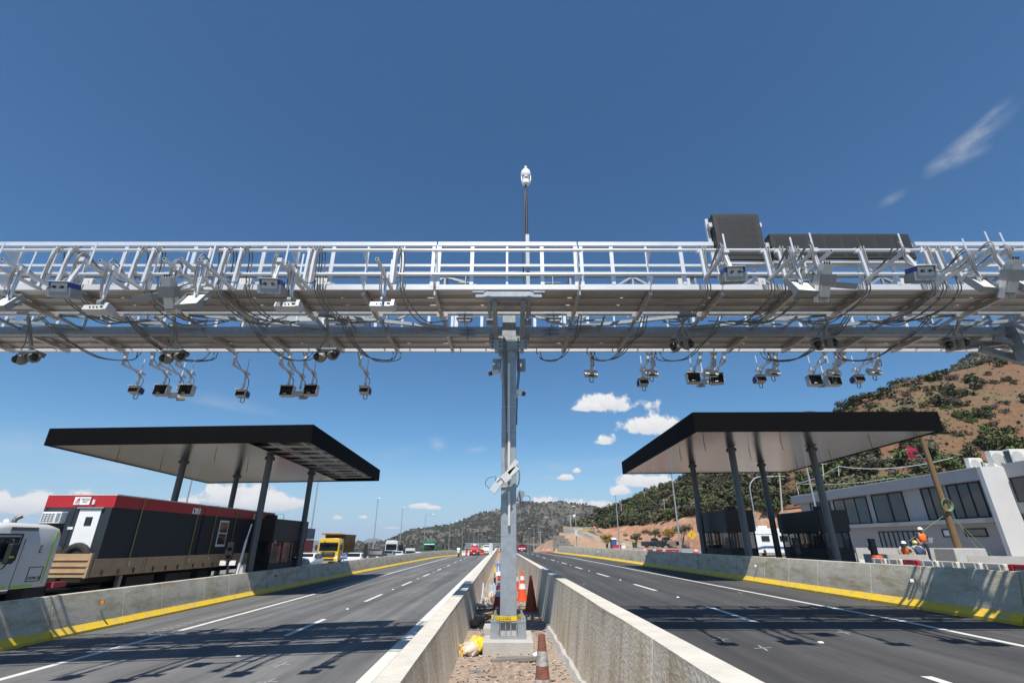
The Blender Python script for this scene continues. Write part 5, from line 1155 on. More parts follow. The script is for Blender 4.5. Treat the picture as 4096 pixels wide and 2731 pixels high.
car('suv_car', 'dark blue SUV almost hidden behind the left booth', 'car', LP_(-15.75, 37.8), R_(2), 'hatch', PB, 4.5, 1.84)
lorry('dump_truck', 'yellow tipper truck with rusty load bed facing the toll plaza', LP_(gx(1318, 62), 62), R_(4), paint('truck yellow', (.75,.47,.03)), None, 2.95, 2.5, 'tipper', mat('tipper ochre', (.42,.22,.04), .6, 0, col2=(.15,.075,.03), scale=1.2, thr=.46), 5.4, 2.0, 1.35)
car('hatchback_car', 'white hatchback beside the blue price sign', 'car', LP_(gx(1424, 56), 56), R_(3), 'hatch', PW, 4.3, 1.8)
car('pickup_truck', 'dark grey pickup queuing behind the white hatchback', 'car', LP_(gx(1512, 67), 67), R_(3), 'pickup', paint('charcoal', (.012,.014,.018), rough=.4), 5.2, 1.85)
car('hatchback_car', 'small silver car half hidden behind the dark grey pickup', 'car', LP_(gx(1556, 76), 76), R_(3), 'hatch', paint('silver', (.3,.31,.33), metal=.5), 4.1, 1.72)
lorry('tipper_truck', 'white tractor with roof lamps and a dark blue tipper body', LP_(gx(1567, 108), 108), R_(5), PW, None, 3.75, 2.5, 'tipper', mat('tipper navy', (.02,.03,.07), .6), 7.5, 1.5, 1.45, beacons=True)
car('sedan_car', 'white saloon car in front of the white tipper tractor', 'car', LP_(gx(1596, 88), 88), R_(3), 'sedan', PW, 4.5, 1.8)
car('suv_car', 'dark navy SUV beside the white saloon car', 'car', LP_(gx(1644, 104), 104), R_(3), 'suv', PN, 4.6, 1.85)
car('minibus_van', 'white van right of the navy SUV', 'van', LP_(gx(1672, 118), 118), R_(3), 'van', PW, 4.8, 1.85)
car('minibus_van', 'second white van close behind the first white van', 'van', LP_(gx(1693, 128), 128), R_(3), 'van', PW, 4.8, 1.85)
lorry('tipper_truck', 'white truck partly hidden behind the blue tipper body', LP_(gx(1643, 136), 136), R_(5), PW, None, 3.6, 2.5, 'tipper', mat('tipper grey', (.10,.11,.12), .6), 7.5, 1.4, 1.5)
lorry('tank_truck', 'green and white truck with rounded dark green bulk trailer', LP_(gx(1718, 110), 110), R_(5), paint('truck green', (.01,.16,.07)), None, 3.85, 2.55, 'tank', mat('bulk green', (.05,.085,.025), .6), 8, 2.0, 1.25, visor=M_WHITE)
car('hatchback_car', 'dark hatchback in front of the green truck', 'car', LP_(gx(1717, 100), 100), R_(3), 'hatch', PK, 4.1, 1.75)
lorry('box_truck', 'white box truck with roof fairing far down the queue', LP_(gx(1806, 168), 168), R_(6), PW, None, 3.0, 2.5, 'box', mat('box white', (.5,.5,.49), .5), 9, 2.7, 1.2)
lorry('box_truck', 'small white truck between the green truck and the box truck', LP_(gx(1772, 185), 185), R_(5), PW, None, 3.2, 2.4, 'box', mat('box white', (.5,.5,.49), .5), 5, 2.2, 1.1)
for u, y, k, m, lab in ((1767,150,'sedan',PW,'small white saloon just right of the green bulk trailer'),(1790,146,'suv',paint('silver', (.3,.31,.33)),'silver SUV in front of the white box truck'),(1806,158,'hatch',PR,'red hatchback between the silver SUV and the box truck'),(1816,142,'suv',PW,'white SUV low in front of the box truck cab'),(1832,170,'suv',PR,'dark red SUV beside the box truck'),(1862,152,'suv',PW,'white SUV beyond the red and white water barriers'),(1878,160,'sedan',PN,'dark saloon car behind the red pickup')):
    car('queue_car', lab, 'car', LP_(gx(u, y), y), R_(3), k, m)
x = gx(1899, 104); car('pickup_truck', 'red pickup with ladder rack driving on the left road', 'car', (x, 104, LZ(x, 104)), R_(3), 'pickup', PR, 5.2, 1.85, rack=True)
x = gx(1949, 116); car('minibus_van', 'white van parked at the median end of the left road', 'van', (x, 116, LZ(x, 116)), R_(0), 'van', PW, 5.0, 1.9)
x = gx(1969, 128); car('queue_car', 'dark car half hidden behind the white van on the left road', 'car', (x, 128, LZ(x, 128)), R_(0), 'sedan', PK)
x = gx(2088, 122); car('suv_car', 'dark red SUV driving on the right road beyond the column', 'car', (x, 122, RZ(x, 122)), R_(-2), 'suv', paint('dark red', (.25,.008,.02)), 4.6, 1.85)
# scooter parked at the left road edge
x = -9.3; y = 92; z = LZ(x, y); t = thing('motorcycle', 'white scooter under a light cover at the edge of the left road', 'motorcycle', (x, y, z))
for yy in (-.6, .6):
    q = MB(); q.loft([[Vector((xx, yy+rr*math.cos(k*.3927), .29+rr*math.sin(k*.3927))) for k in range(16)] for xx, rr in ((-.06, .17), (-.06, .27), (0, .29), (.06, .27), (.06, .17))]); q.build('wheel', M_RUB, t, world=False)
q = MB(); q.loft([[Vector((w*math.cos(a*.7854), yy, zz+hh*math.sin(a*.7854))) for a in range(8)] for yy, w, zz, hh in ((-.75, .1, .7, .1), (-.55, .30, .9, .35), (-.2, .22, .75, .2), (.3, .26, .85, .2), (.8, .22, .9, .14), (.95, .05, .9, .05))]); q.build('bodywork', PW, t, world=False, smooth=50)
q = MB(); q.bar((-.42, -.5, 1.12), (.42, -.5, 1.12), .05); q.bar((0, -.62, .3), (0, -.48, 1.1), .08); q.build('handlebar', M_BLACK, t, world=False)
q = MB(); q.box((0, -.62, 1.25), (.5, .03, .38), rx=-.4); q.build('windshield', M_LAMPG, t, world=False)
# ------------------------------------------------------------------ office building
M_WALL = mat('grey stucco', (.43,.405,.40), .85, 0, .07, 1.2, bump=.3, bscale=60, fine=.04)
M_WALLW = mat('white stucco', (.58,.57,.56), .85, 0, .05, 1.2, bump=.3, bscale=60, fine=.03)
M_WALLB = mat('beige stucco', (.45,.40,.375), .85, 0, .06, 1.2, bump=.3, bscale=60, fine=.04)
M_OGL = glassy('office glass', (.06,.068,.07), .03)
B_ = thing('office_building', 'grey two storey office building with long windows beyond the right canopy', 'building', (39, 50, 1.0))
def bx(nm, x0, x1, y0, y1, z0, z1, m): q = MB(); q.box(((x0+x1)/2, (y0+y1)/2, (z0+z1)/2), (x1-x0, y1-y0, z1-z0)); return q.build(nm, m, B_)
bx('lower_wall', 37.7, 42, 39.6, 66.8, .6, 3.55, M_WALLB); bx('upper_wall', 37.8, 42, 39.6, 66.8, 3.87, 6.72, M_WALL)
bx('roof_band', 37.0, 42, 39.45, 67.2, 6.7, 7.62, M_WALL); bx('floor_band', 37.05, 42, 39.45, 67, 3.54, 3.88, M_WALL); bx('end_wall', 36.98, 38.85, 39.1, 39.46, .6, 7.64, M_WALLW)
bx('near_upper_block', 38.83, 46, 27.5, 39.12, 4.15, 7.85, M_WALL); bx('near_lower_block', 38.95, 46, 27.5, 39.12, .6, 4.15, M_WALLB); bx('roof_edge', 36.95, 42, 39.4, 67.3, 7.62, 7.67, M_WHITE)
def owin(y0, y1, z0, z1, x=37.76, ms=(), nm='window', glass=None):
    k = x/37; y0, y1, z0, z1 = y0*k, y1*k, 2.16+(z0-2.16)*k, 2.16+(z1-2.16)*k
    q = MB(); w = .09
    for y in [y0, y1]+[lerp(y0, y1, m) for m in ms]: q.box((x-.02, y, (z0+z1)/2), (.1, w, z1-z0))
    for z in (z0, z1): q.box((x-.02, (y0+y1)/2, z), (.1, abs(y1-y0)+w, w))
    o = q.build(nm, M_BLACK, B_); q = MB(); q.box((x+.0, (y0+y1)/2, (z0+z1)/2), (.03, abs(y1-y0), z1-z0)); q.build('pane', glass or M_OGL, o)
owin(53.0, 58.5, 3.95, 6.5, ms=(.33, .66)); owin(47.95, 52.1, 3.95, 6.52, ms=(.45,)); owin(43.3, 45.6, 3.95, 6.55, ms=(.6,)); owin(39.7, 42.8, 3.95, 6.55, ms=(.33, .68)); owin(59.3, 61.2, 4.0, 6.45); owin(61.6, 63.2, 4.0, 6.45)
owin(47.3, 52.4, 1.55, 3.05, x=37.68, ms=(.12,.25,.38,.5,.62,.75,.88), glass=mat('louvre metal', (.25,.25,.25), .4, .4)); owin(40.5, 42.4, 2.55, 3.1, x=37.68); owin(43.3, 44.6, 2.55, 3.1, x=37.68, glass=M_WHITE)
def owin2(u0, v0, u1, v1, x): 
    a, c = ax(u0, v0, x), ax(u1, v1, x); k = 37/x; owin(min(a.y, c.y)*k, max(a.y, c.y)*k, 2.16+(min(a.z, c.z)-2.16)*k, 2.16+(max(a.z, c.z)-2.16)*k, x=x)
owin2(4040, 1912, 4330, 1985, 38.82); owin2(4052, 2095, 4300, 2120, 38.94)
acl = ['leftmost air conditioning unit on the office roof','middle air conditioning unit on the office roof','air conditioning unit with dark side nearest the right edge','small dark sided unit behind the roof edge between two larger units']
for i, (u, v, y, w, h, d) in enumerate(((3893,1842,42,1.15,1.0,.45),(3985,1830,40.6,1.2,1.35,.5),(4062,1825,39.5,1.25,1.3,.6),(3945,1846,44,.9,.85,.5))):
    p = at(u, v, y); z = 7.66; t = thing('air_conditioner', acl[i], 'air conditioner', (p.x, y, z), group='air conditioning units on the office roof')
    q = MB(); q.box((p.x, y, z+h/2+.08), (w, d, h)); q.build('casing', M_BEIGE if i < 3 else M_DEVG, t, bevel=.03)
    q = MB(); q.cyl((p.x-w*.12, y-d/2-.01, z+h/2+.08), (p.x-w*.12, y-d/2-.03, z+h/2+.08), h*.36, n=18); q.build('fan_guard', mat('fan guard', (.40,.40,.38), .5), t)
    q = MB(); q.box((p.x-w/2-.005, y, z+h/2+.08), (.02, d*.8, h*.8)) if i >= 2 else q.box((p.x+w*.36, y-d/2-.01, z+h/2), (.14, .02, h*.5)); q.build('coil_panel', mat('coil panel', (.03,.06,.07), .5), t)
    q = MB(); q.box((p.x, y, z+.04), (w*.9, d*.9, .08)); q.build('feet', M_BLACK, t)
t = thing('roof_cable', 'white cable looping along the roof edge of the office building', 'cable', (36.3, 52, 7.7))
q = MB(); q.bar((36.3, 64, 7.6), (36.3, 64, 9.0), .04); q.bar((36.3, 55.3, 8.9), (36.3, 55.0, 9.9), .05); A = [sag((36.3, 64, 9.0), (36.3, 55, 9.9), .25), sag((36.3, 55, 9.9), (37.2, 41.5, 8.7), .55)]
for a in A: q.tube(a, .028, 5)
q.tube(sag((36.3, 64, 9.0), (36.15, 47, 7.72), .3), .02, 5); q.build('cable', M_WHITE, t)
# wooden pole on a concrete block
pb = at(3833, 2191, 31.0); t = thing('wooden_pole', 'leaning brown wooden pole with coiled green rope behind the right canopy', 'pole', (pb.x, 31, 1.75))
q = MB(); q.tube([(pb.x, 31, 1.5), (pb.x-.02, 31, 4.5), (pb.x-.05, 31, 8.6)], [.20, .17, .13], 14); q.build('pole', mat('pole timber', (.17,.105,.05), .8, 0, .25, 1.2, stretch=(6,6,.6), bump=.4, bscale=12), t, smooth=60)
q = MB(); zc_ = at(3779, 2020, 31).z
for k in range(4): q.tube([(pb.x-.05+(.27+.02*k)*math.cos(a*.45), 30.8-.03*k, zc_+(.30+.02*k)*math.sin(a*.45)) for a in range(15)], .025, 6)
for a, c in (((pb.x+.15, 30.9, 3.6), (pb.x+1.5, 30.4, 1.1)), ((pb.x+.1, 30.9, 3.8), (pb.x+1.1, 30.6, 1.1)), ((pb.x-.15, 30.9, 3.7), (pb.x-2.3, 31.6, 2.2))): q.tube([a, c], .018, 5)
q.build('rope', mat('green rope', (.16,.24,.12), .8), t)
t = thing('concrete_block', 'rough concrete block at the foot of the wooden pole', 'concrete block', (pb.x, 31, .9)); q = MB(); q.box((pb.x+.1, 31.1, 1.15), (2.0, 1.6, 1.3), taper=(.92, .92)); q.build('block', M_CONCP, t, bevel=.05)
def cwall(label, a, c, zb, h, w=.3, top=.18, name='concrete_barrier', cat='barrier', seg=3.0, m=None):
    a = Vector((*a, zb)); c = Vector((*c, zb)); d = (c-a).normalized(); n = Vector((d.y, -d.x, 0)); L_ = (c-a).length; k = max(1, round(L_/seg)); t = thing(name, label, cat, a); q = MB()
    for i in range(k):
        p, r = a+d*(L_*i/k+.02), a+d*(L_*(i+1)/k-.02)
        q.loft([[o+n*x+Vector((0, 0, z)) for x, z in ((-w, 0), (w, 0), (w, .12), (top*.7, .32), (top/2, h), (-top/2, h), (-top*.7, .32), (-w, .12))] for o in (p, r)])
    q.build('barrier_wall', m or M_CONCP, t); return t
def xy(u, v, y): p = at(u, v, y); return (p.x, p.y)
cwall('pale concrete barrier in front of the crouching workers', xy(3450, 2212, 29.3), xy(3712, 2218, 27.6), .75, .78)
cwall('pale concrete barrier at the far right in front of the office', xy(3866, 2225, 26.2), xy(4330, 2236, 23.8), .70, .82)
cwall('darker concrete barrier behind the three workers', xy(3420, 2197, 34), xy(3770, 2197, 32.5), .8, 1.0)
cwall('low concrete barrier line beyond the right road barrier near the parked pickups', xy(2539, 2196, 76), xy(2790, 2198, 66), .6, .75)
# plastic water barriers
M_PWH = mat('white plastic barrier', (.60,.57,.50), .45, 0, .06, 2); M_PRD = mat('red plastic barrier', (.42,.025,.04), .45, 0, .08, 2)
def wb(label, x, y, z, rz, m, l=.80, h=.95, grp='plastic barriers behind the right road barrier'):
    t = thing('water_barrier', label, 'barrier', (x, y, z), rz, grp); q = MB()
    q.loft([[Vector((a, yy, zz)) for a, zz in ((-.25, 0), (.25, 0), (.24, .25), (.12, .42), (.09, h), (-.09, h), (-.12, .42), (-.24, .25))] for yy in (-l/2+.01, l/2-.01)])
    for s in (-1, 1): q.box((0, s*l*.28, h-.12), (.26, .05, .24)); q.box((0, s*l*.46, .5), (.2, .04, .7))
    q.box((0, 0, h+.015), (.22, l-.06, .05)); q.build('barrier_body', m, t, world=False, bevel=.012)
    q = MB(); q.box((0, 0, h-.13), (.235, l*.34, .06)); q.build('hand_slot', M_DEVD, t, world=False)
cols = 'WWRWWWWRR'; wl = ['leftmost white plastic barrier near the outer booth','second white plastic barrier from the left near the lane signal','red plastic barrier between white ones near the crouching workers','white plastic barrier just right of the single red one','second white plastic barrier right of the single red one','third white plastic barrier right of the single red one','white plastic barrier next to the two red ones at the right edge','left one of the two red plastic barriers at the right edge','red plastic barrier cut by the right edge of the photo']
for i, ch in enumerate(cols):
    y = 22.4-.86*i; wb(wl[i], 15.55+.02*i, y, PZ(15.6, y), R_(0), M_PWH if ch == 'W' else M_PRD)
for i in range(9):
    p = at(2592+13*i, 2208, 56-.6*i); wb('%s plastic barrier in the far row behind the shaded right barrier' % ('small red' if i % 3 else 'small white'), p.x, p.y, PZ(p.x, p.y), R_(80), M_PRD if i % 3 else M_PWH, l=.95, h=.9, grp='far row of plastic barriers on the right')
for i, u in enumerate((1857, 1865, 1873, 1880, 1930)):
    x = gx(u, 109); wb(('red' if i % 2 else 'white')+' plastic barrier at the far end of the left road barrier' if i < 4 else 'red plastic barrier beside the far worker on the left road', x, 109, LZ(x, 109), R_(80), M_PRD if i % 2 or i == 4 else M_PWH, l=.8, h=.95, grp='plastic barriers far along the left road')
# drums and cones
M_ORG = mat('orange plastic', (.68,.085,.025), .5, 0, .08, 4); M_ORGD = mat('shade-darkened orange plastic', (.42,.07,.025), .6, 0, .2, 6); M_REFW = mat('reflective white', (.68,.68,.66), .45, 0, .06, 5)  # second orange has the shade on one cone put into its colour
def drum(label, x, y, z):
    t = thing('traffic_drum', label, 'drum', (x, y, z)); q = MB(); q.lathe([(.30, 0), (.30, .04), (.27, .05), (.25, .5), (.23, .95), (.20, 1.0), (.05, 1.0)], (0, 0, 0), 18); q.build('drum_body', M_ORG, t, world=False, smooth=40)
    for z0 in (.28, .68): q = MB(); q.lathe([(.269-.044*z0, z0), (.272-.044*z0, z0+.005), (.265-.044*z0, z0+.17), (.262-.044*z0, z0+.175)], (0, 0, 0), 18); q.build('white_band', M_REFW, t, world=False, smooth=40)
p = at(3512, 2240, 25.2); drum('orange and white traffic drum behind the plastic barriers near the workers', p.x, p.y, PZ(p.x, p.y))
p = at(2579, 2200, 62); drum('orange traffic drum beyond the right barrier left of the near booth', p.x, p.y, PZ(p.x, p.y)); p = at(2783, 2205, 52); drum('orange traffic drum at the left foot of the near booth', p.x, p.y, PZ(p.x, p.y))
def cone(label, x, y, z, h=.85, m=None, bands=True, mb=None, grp=None, ns=24, r0=.165):
    m = m or M_ORG; t = thing('traffic_cone', label, 'cone', (x, y, z), rnd.uniform(0, 1.5), grp); q = MB()
    s = .19*h/.85; R0 = r0*h/.85
    q.box((0, 0, .02), (s*2, s*2, .04)); q.build('base', m, t, world=False, bevel=.01)
    q = MB(); q.lathe([(R0, .03), (.034, h-.02), (.03, h), (.015, h)], (0, 0, 0), ns); q.build('cone_body', m, t, world=False, smooth=40)
    if bands:
        for a, c in ((.40, .58), (.70, .84)):
            f = lambda k: lerp(R0, .034, (k*h-.03)/(h-.05))+.003
            q = MB(); q.lathe([(f(a), a*h), (f(c), c*h)], (0, 0, 0), ns); q.f = q.f[:-2]; q.m = q.m[:-2]; q.build('white_band', mb or M_REFW, t, world=False, smooth=40)
    return t
cone('orange traffic cone with white bands just right of the gantry column', .33, 17.4, .42)
cone('dark orange cone without bands standing in shade by the right median wall', .52, 14.9, .42, .87, M_ORGD, False)
cone('red and white banded cone half hidden left of the gantry column', -.36, 15.1, .42, .86, mat('cone red', (.48,.03,.02), .5))
cone('orange cone partly hidden behind the gantry column on the right', .12, 20.5, .42, .9)
cone('weathered old cone with peeling white bands in the foreground gravel', .30, 5.65, .40, .90, r0=.115, m=mat('weathered cone', (.13,.06,.045), .85, 0, col2=(.26,.085,.05), scale=12), mb=mat('peeling band', (.42,.40,.37), .85, 0, col2=(.17,.12,.095), scale=16, thr=.55))
cl = ['leftmost orange cone of the far group on the right shoulder','second orange cone of the far group on the right shoulder','third orange cone of the far group on the right shoulder','rightmost orange cone of the far group on the right shoulder']
for i, u in enumerate((2174, 2185, 2192, 2198)): x = gx(u, 94); cone(cl[i], x, 94, RZ(x, 94), .8, grp='far cones on the right shoulder', ns=12)
x = gx(2224, 92); cone('orange cone at the far tip of the right road barrier', x, 92, RZ(x, 92), .85, ns=12)
x = gx(1997, 88); cone('orange cone on the median far behind the left wall', x, 88, .42+dr(88), .9, ns=12)
for i, (u, y) in enumerate(((1236, 41), (1358, 60))): x = gx(u, y); cone(('orange cone in front of the yellow tipper truck' if i == 0 else 'orange cone right of the yellow tipper truck'), x, y, LPZ(x, y), .85, ns=12)
# camper van / site trailer behind the booths
a, c = at(3008, 2112, 54), at(3124, 2112, 54); t = thing('camper_trailer', 'white camper with blue stripe parked between the right hand booths', 'camper', ((a.x+c.x)/2, 54, .8)); cx_ = (a.x+c.x)/2; w = c.x-a.x+2
q = MB(); q.loft([[Vector((cx_+sx*k, y, z)) for sx, z in ((-w/2, 1.1), (w/2, 1.1), (w/2, 3.1), (w/2-.3, 3.4), (-w/2+.5, 3.4), (-w/2, 3.0))] for y, k in ((52.8, 1), (55.2, 1))]); q.build('body', M_WHITE, t, bevel=.05)
q = MB(); q.tube(bez([(cx_-w*.45, 52.78, 1.45), (cx_-w*.2, 52.78, 1.7), (cx_+.2*w, 52.78, 1.6), (cx_+w*.45, 52.78, 1.42)]), .09, 6); q.build('blue_stripe', PB, t)
for dx in (-.9, .95): q = MB(); q.box((cx_+dx, 52.78, 2.45), (.8, .05, .5)); q.build('window', M_GLASS, t)
q = MB(); q.box((cx_-.6, 54, 3.55), (.9, .9, .25)); q.build('roof_unit', M_WHITE, t)
for dx in (-1.2, 1.2): wheel(t, cx_+dx, 53.0, 1.15, .34, .22, 1)
t = thing('awning_post', 'dark blue post and thin roof standing in front of the white camper', 'awning', (cx_+1.0, 48, .6)); q = MB(); p = at(3080, 2142, 48); q.box((p.x+.3, 48, 1.7), (.16, .16, 2.3)); q.box((p.x-.6, 48, 2.78), (2.4, .8, .06)); q.build('frame', M_DEVD, t)
# ------------------------------------------------------------------ people
def person(label, loc, rz, top, legs, pose='stand', vest=None, hat=M_WHITE, hold=False, s=1.0):
    t = thing('person', label, 'person', loc, rz); skin = mat('skin', (.36,.20,.14), .55)
    if pose == 'stand': J = dict(p=(0,0,.95), w=(0,.0,1.12), c=(0,-.01,1.36), n=(0,-.02,1.50), h=(0,-.05,1.60), ht=(0,-.04,1.70), ls=(.18,0,1.43), le=(.27,-.10,1.17), lh=(.20,-.30,1.08), rs=(-.18,0,1.43), re=(-.28,.02,1.16), rh=(-.26,-.12,.92), lk=(.11,-.03,.50), la=(.12,.02,.09), lt=(.13,-.16,.04), rk=(-.11,-.03,.50), ra=(-.12,.02,.09), rt=(-.14,-.16,.04), lp=(.10,0,.90), rp=(-.10,0,.90))
    else: J = dict(p=(0,.1,.55), w=(0,.02,.72), c=(0,-.10,.94), n=(0,-.17,1.07), h=(0,-.22,1.16), ht=(0,-.23,1.25), ls=(.18,-.10,1.0), le=(.34,-.22,.82), lh=(.22,-.38,.66), rs=(-.18,-.10,1.0), re=(-.34,-.22,.80), rh=(-.22,-.36,.64), lk=(.20,-.30,.50), la=(.16,-.05,.09), lt=(.17,-.22,.04), rk=(-.20,-.30,.50), ra=(-.16,-.05,.09), rt=(-.17,-.22,.04), lp=(.10,.1,.50), rp=(-.10,.1,.50))
    def sk(nm, names, edges, rad, m):
        me = bpy.data.meshes.new(nm); me.from_pydata([[x*s for x in J[k]] for k in names], [(names.index(a), names.index(b_)) for a, b_ in edges], [])
        o = bpy.data.objects.new(nm, me); COL.objects.link(o); o.parent = t; me.materials.append(m)
        md = o.modifiers.new('skin', 'SKIN'); md.use_smooth_shade = True
        for i, k in enumerate(names): v = me.skin_vertices[0].data[i]; r = rad.get(k, .06)*s; v.radius = (r, r*(.72 if k in 'pwc' else 1)); v.use_root = (i == 0)
        ss = o.modifiers.new('sub', 'SUBSURF'); ss.levels = 1; ss.render_levels = 1; return o
    # fingers
    for sd_, hnd, el in (('l', 'lh', 'le'), ('r', 'rh', 're')):
        H_ = Vector(J[hnd]); d = (H_-Vector(J[el])).normalized(); sx = 1 if sd_ == 'l' else -1
        for k in range(4): J[sd_+'f%da' % k] = tuple(H_+d*.06+Vector((0, (.5-k/3)*.06, 0))); J[sd_+'f%db' % k] = tuple(H_+d*(.125-.012*abs(k-1))+Vector((-sx*.02, (.5-k/3)*.07, -.015)))
        J[sd_+'th'] = tuple(H_+d*.05+Vector((-sx*.05, -.03, 0)))
    names = ['p','w','c','n','h','ht','ls','le','lh','rs','re','rh','lp','lk','la','lt','rp','rk','ra','rt']; E_ = [('p','w'),('w','c'),('c','n'),('n','h'),('h','ht'),('c','ls'),('ls','le'),('le','lh'),('c','rs'),('rs','re'),('re','rh'),('p','lp'),('lp','lk'),('lk','la'),('la','lt'),('p','rp'),('rp','rk'),('rk','ra'),('ra','rt')]
    rad = dict(p=.15, w=.15, c=.17, n=.055, h=.095, ht=.085, ls=.07, le=.048, lh=.038, rs=.07, re=.048, rh=.038, lp=.085, lk=.062, la=.045, lt=.04, rp=.085, rk=.062, ra=.045, rt=.04)
    for sd_ in 'lr':
        for k in range(4): names += [sd_+'f%da' % k, sd_+'f%db' % k]; E_ += [(sd_+'h', sd_+'f%da' % k), (sd_+'f%da' % k, sd_+'f%db' % k)]; rad[sd_+'f%da' % k] = .011; rad[sd_+'f%db' % k] = .009
        names.append(sd_+'th'); E_.append((sd_+'h', sd_+'th')); rad[sd_+'th'] = .011
    sk('body', names, E_, rad, skin)
    g = 1.13
    sk('shirt', ['w','c','ls','le','rs','re'], [('w','c'),('c','ls'),('ls','le'),('c','rs'),('rs','re')], dict(w=.168, c=.185, ls=.09, le=.062, rs=.084, re=.058), top)
    sk('trousers', ['p','w','lp','lk','la','rp','rk','ra'], [('p','w'),('p','lp'),('lp','lk'),('lk','la'),('p','rp'),('rp','rk'),('rk','ra')], dict(p=.142, w=.136, lp=.097, lk=.075, la=.062, rp=.097, rk=.075, ra=.062), legs)
    for a in 'lr': sk('boot', [a+'a', a+'t'], [(a+'a', a+'t')], {a+'a': .056, a+'t': .052}, M_BLACK)
    if vest:
        J['v0'] = tuple(Vector(J['w']).lerp(Vector(J['p']), .8)); sk('vest', ['v0','w','c','ls','rs'], [('v0','w'),('w','c'),('c','ls'),('c','rs')], dict(v0=.20, w=.195, c=.215, ls=.115, rs=.115), vest)
    h = Vector(J['h'])*s; q = MB(); q.lathe([(.128*s, .045*s), (.125*s, .08*s), (.10*s, .15*s), (.055*s, .185*s), (.01, .192*s)], h+Vector((0, .01, .0)), 16); q.box(h+Vector((0, -.11*s, .055*s)), (.16*s, .10*s, .014)); q.build('hard_hat', hat, t, world=False, smooth=50)
    q = MB(); q.box(h+Vector((0, -.098*s, -.01)), (.022*s, .03*s, .035*s)); q.build('nose', skin, t, world=False)
    q = MB()
    for e in (-1, 1): q.box(h+Vector((e*.034*s, -.092*s, .022*s)), (.022*s, .012, .012*s))
    q.box(h+Vector((0, -.088*s, -.05*s)), (.05*s, .012, .01)); q.build('face_features', M_BLACK, t, world=False)
    if hold: H_ = Vector(J['lh'])*s; q = MB(); q.box(H_+Vector((0, -.05, 0)), (.22, .006, .30), rx=.5); q.build('paper', M_WHITE, t, world=False)
    return t
M_VEST = mat('orange vest', (.95,.17,.02), .6, 0, .1, 6); M_NAVYC = mat('navy cloth', (.02,.03,.06), .8); M_SHIRT = mat('grey shirt', (.35,.35,.33), .8); M_DNM = mat('blue vest cloth', (.03,.06,.13), .8); M_HV = mat('lime vest', (.45,.8,.02), .6)
p = at(3716, 2243, 29.6); person('standing worker in orange vest and white helmet holding a paper by the wooden pole', (p.x, p.y, p.z), R_(-8), M_NAVYC, M_NAVYC, vest=M_VEST, hold=True, s=.99)
p = at(3612, 2172, 29.6); person('crouching worker in orange vest and white helmet behind the concrete barrier', (p.x, p.y, p.z-1.22), R_(-30), M_SHIRT, M_NAVYC, 'crouch', vest=M_VEST)
p = at(3665, 2170, 29.3); person('bent worker in blue vest and yellow banded helmet seen from behind', (p.x, p.y, p.z-1.22), R_(160), M_SHIRT, M_DNM, 'crouch', vest=M_DNM, hat=mat('helmet yellow', (.65,.55,.2), .4))
x = gx(1928, 113); person('distant worker in lime vest standing between the red pickup and the white van', (x, 113, LZ(x, 113)), 0, M_WHITE, M_WHITE, vest=M_HV, hat=M_HV)
# ------------------------------------------------------------------ street lamps and poles
M_LP = mat('lamp post galvanised', (.33,.35,.37), .5, .3); M_CPOLE = mat('concrete pole', (.42,.40,.36), .85)
def lamp(label, u, v, y, zb, arm=-1, al=1.6, curved=False, extra=None):
    p = at(u, v, y); t = thing('street_lamp', label, 'street lamp', (p.x, y, zb), group='street lamps along the motorway'); q = MB()
    if curved: q.tube([(p.x, y, zb), (p.x, y, p.z-1.6)]+[(p.x+1.8*(1-math.cos(a*.262)), y, p.z-1.6+1.6*math.sin(a*.262)) for a in range(1, 6)]+[(p.x+2.6, y, p.z)], .07, 8)
    else: q.tube([(p.x, y, zb), (p.x, y, p.z)], [.11, .055], 8); q.bar((p.x, y, p.z), (p.x+arm*al, y-.3, p.z+.12), .07)
    q.build('post', M_LP, t)
    e = (p.x+2.9, y, p.z) if curved else (p.x+arm*(al+.2), y-.3, p.z+.12); q = MB(); q.box(e, (.7, .3, .10), taper=(.8, .7)); q.build('lamp_head', M_LP, t)
    if extra: q = MB(); q.box((p.x-.3, y-.1, p.z-1.7), (.5, .3, .35)); q.ell((p.x-.3, y-.1, p.z-2.0), .18); q.build('camera', M_WHITE, t); q = MB(); q.box((p.x-.1, y-.2, zb+3.2), (.55, .3, 1.2)); q.build('control_box', M_DEVG, t)
    return t
nth = ['nearest','second','third','fourth','fifth','sixth','seventh','eighth','ninth','tenth','eleventh','twelfth']
for i, (u, v, y) in enumerate(((785,1850,50),(1276,1905,58),(1512,1995,90),(1611,2031,113),(1703,2058,143),(1800,2082,175),(1851,2103,206),(1877,2116,236),(1896,2124,264),(1913,2137,300),(1925,2145,332),(1943,2154,370))):
    lamp('%s lamp post from the camera in the row left of the left road' % nth[i], u, v, y, LPZ(0, y) if y < 150 else at(u, 2215, y).z, arm=1 if y > 120 else .4, al=2.0 if y > 120 else .6)
lamp('tall lamp post at the left corner of the right canopy', 2686, 1897, 54, .6, arm=-.5, al=.6); lamp('lamp post rising behind the right barrier midway along it', 2462, 1981, 80, .5, arm=-.5, al=.6)
lamp('lamp post with a white camera and control box in front of the earth ramp', 2300, 2026, 107, .6, arm=-.4, al=.6, extra=True); lamp('white lamp post with curved arm between the canopy columns', 2990, 1905, 62, 1.0, curved=True)
for i, (u, v, y) in enumerate(((2214,2069,158),(2154,2101,200),(2136,2113,235),(2121,2127,268),(2115,2134,300),(2111,2144,335),(2110,2151,370))):
    lamp('%s lamp post with left pointing arm in the row right of the right road' % nth[i], u, v, y, at(u, 2212, y).z, arm=-1, al=2.2)
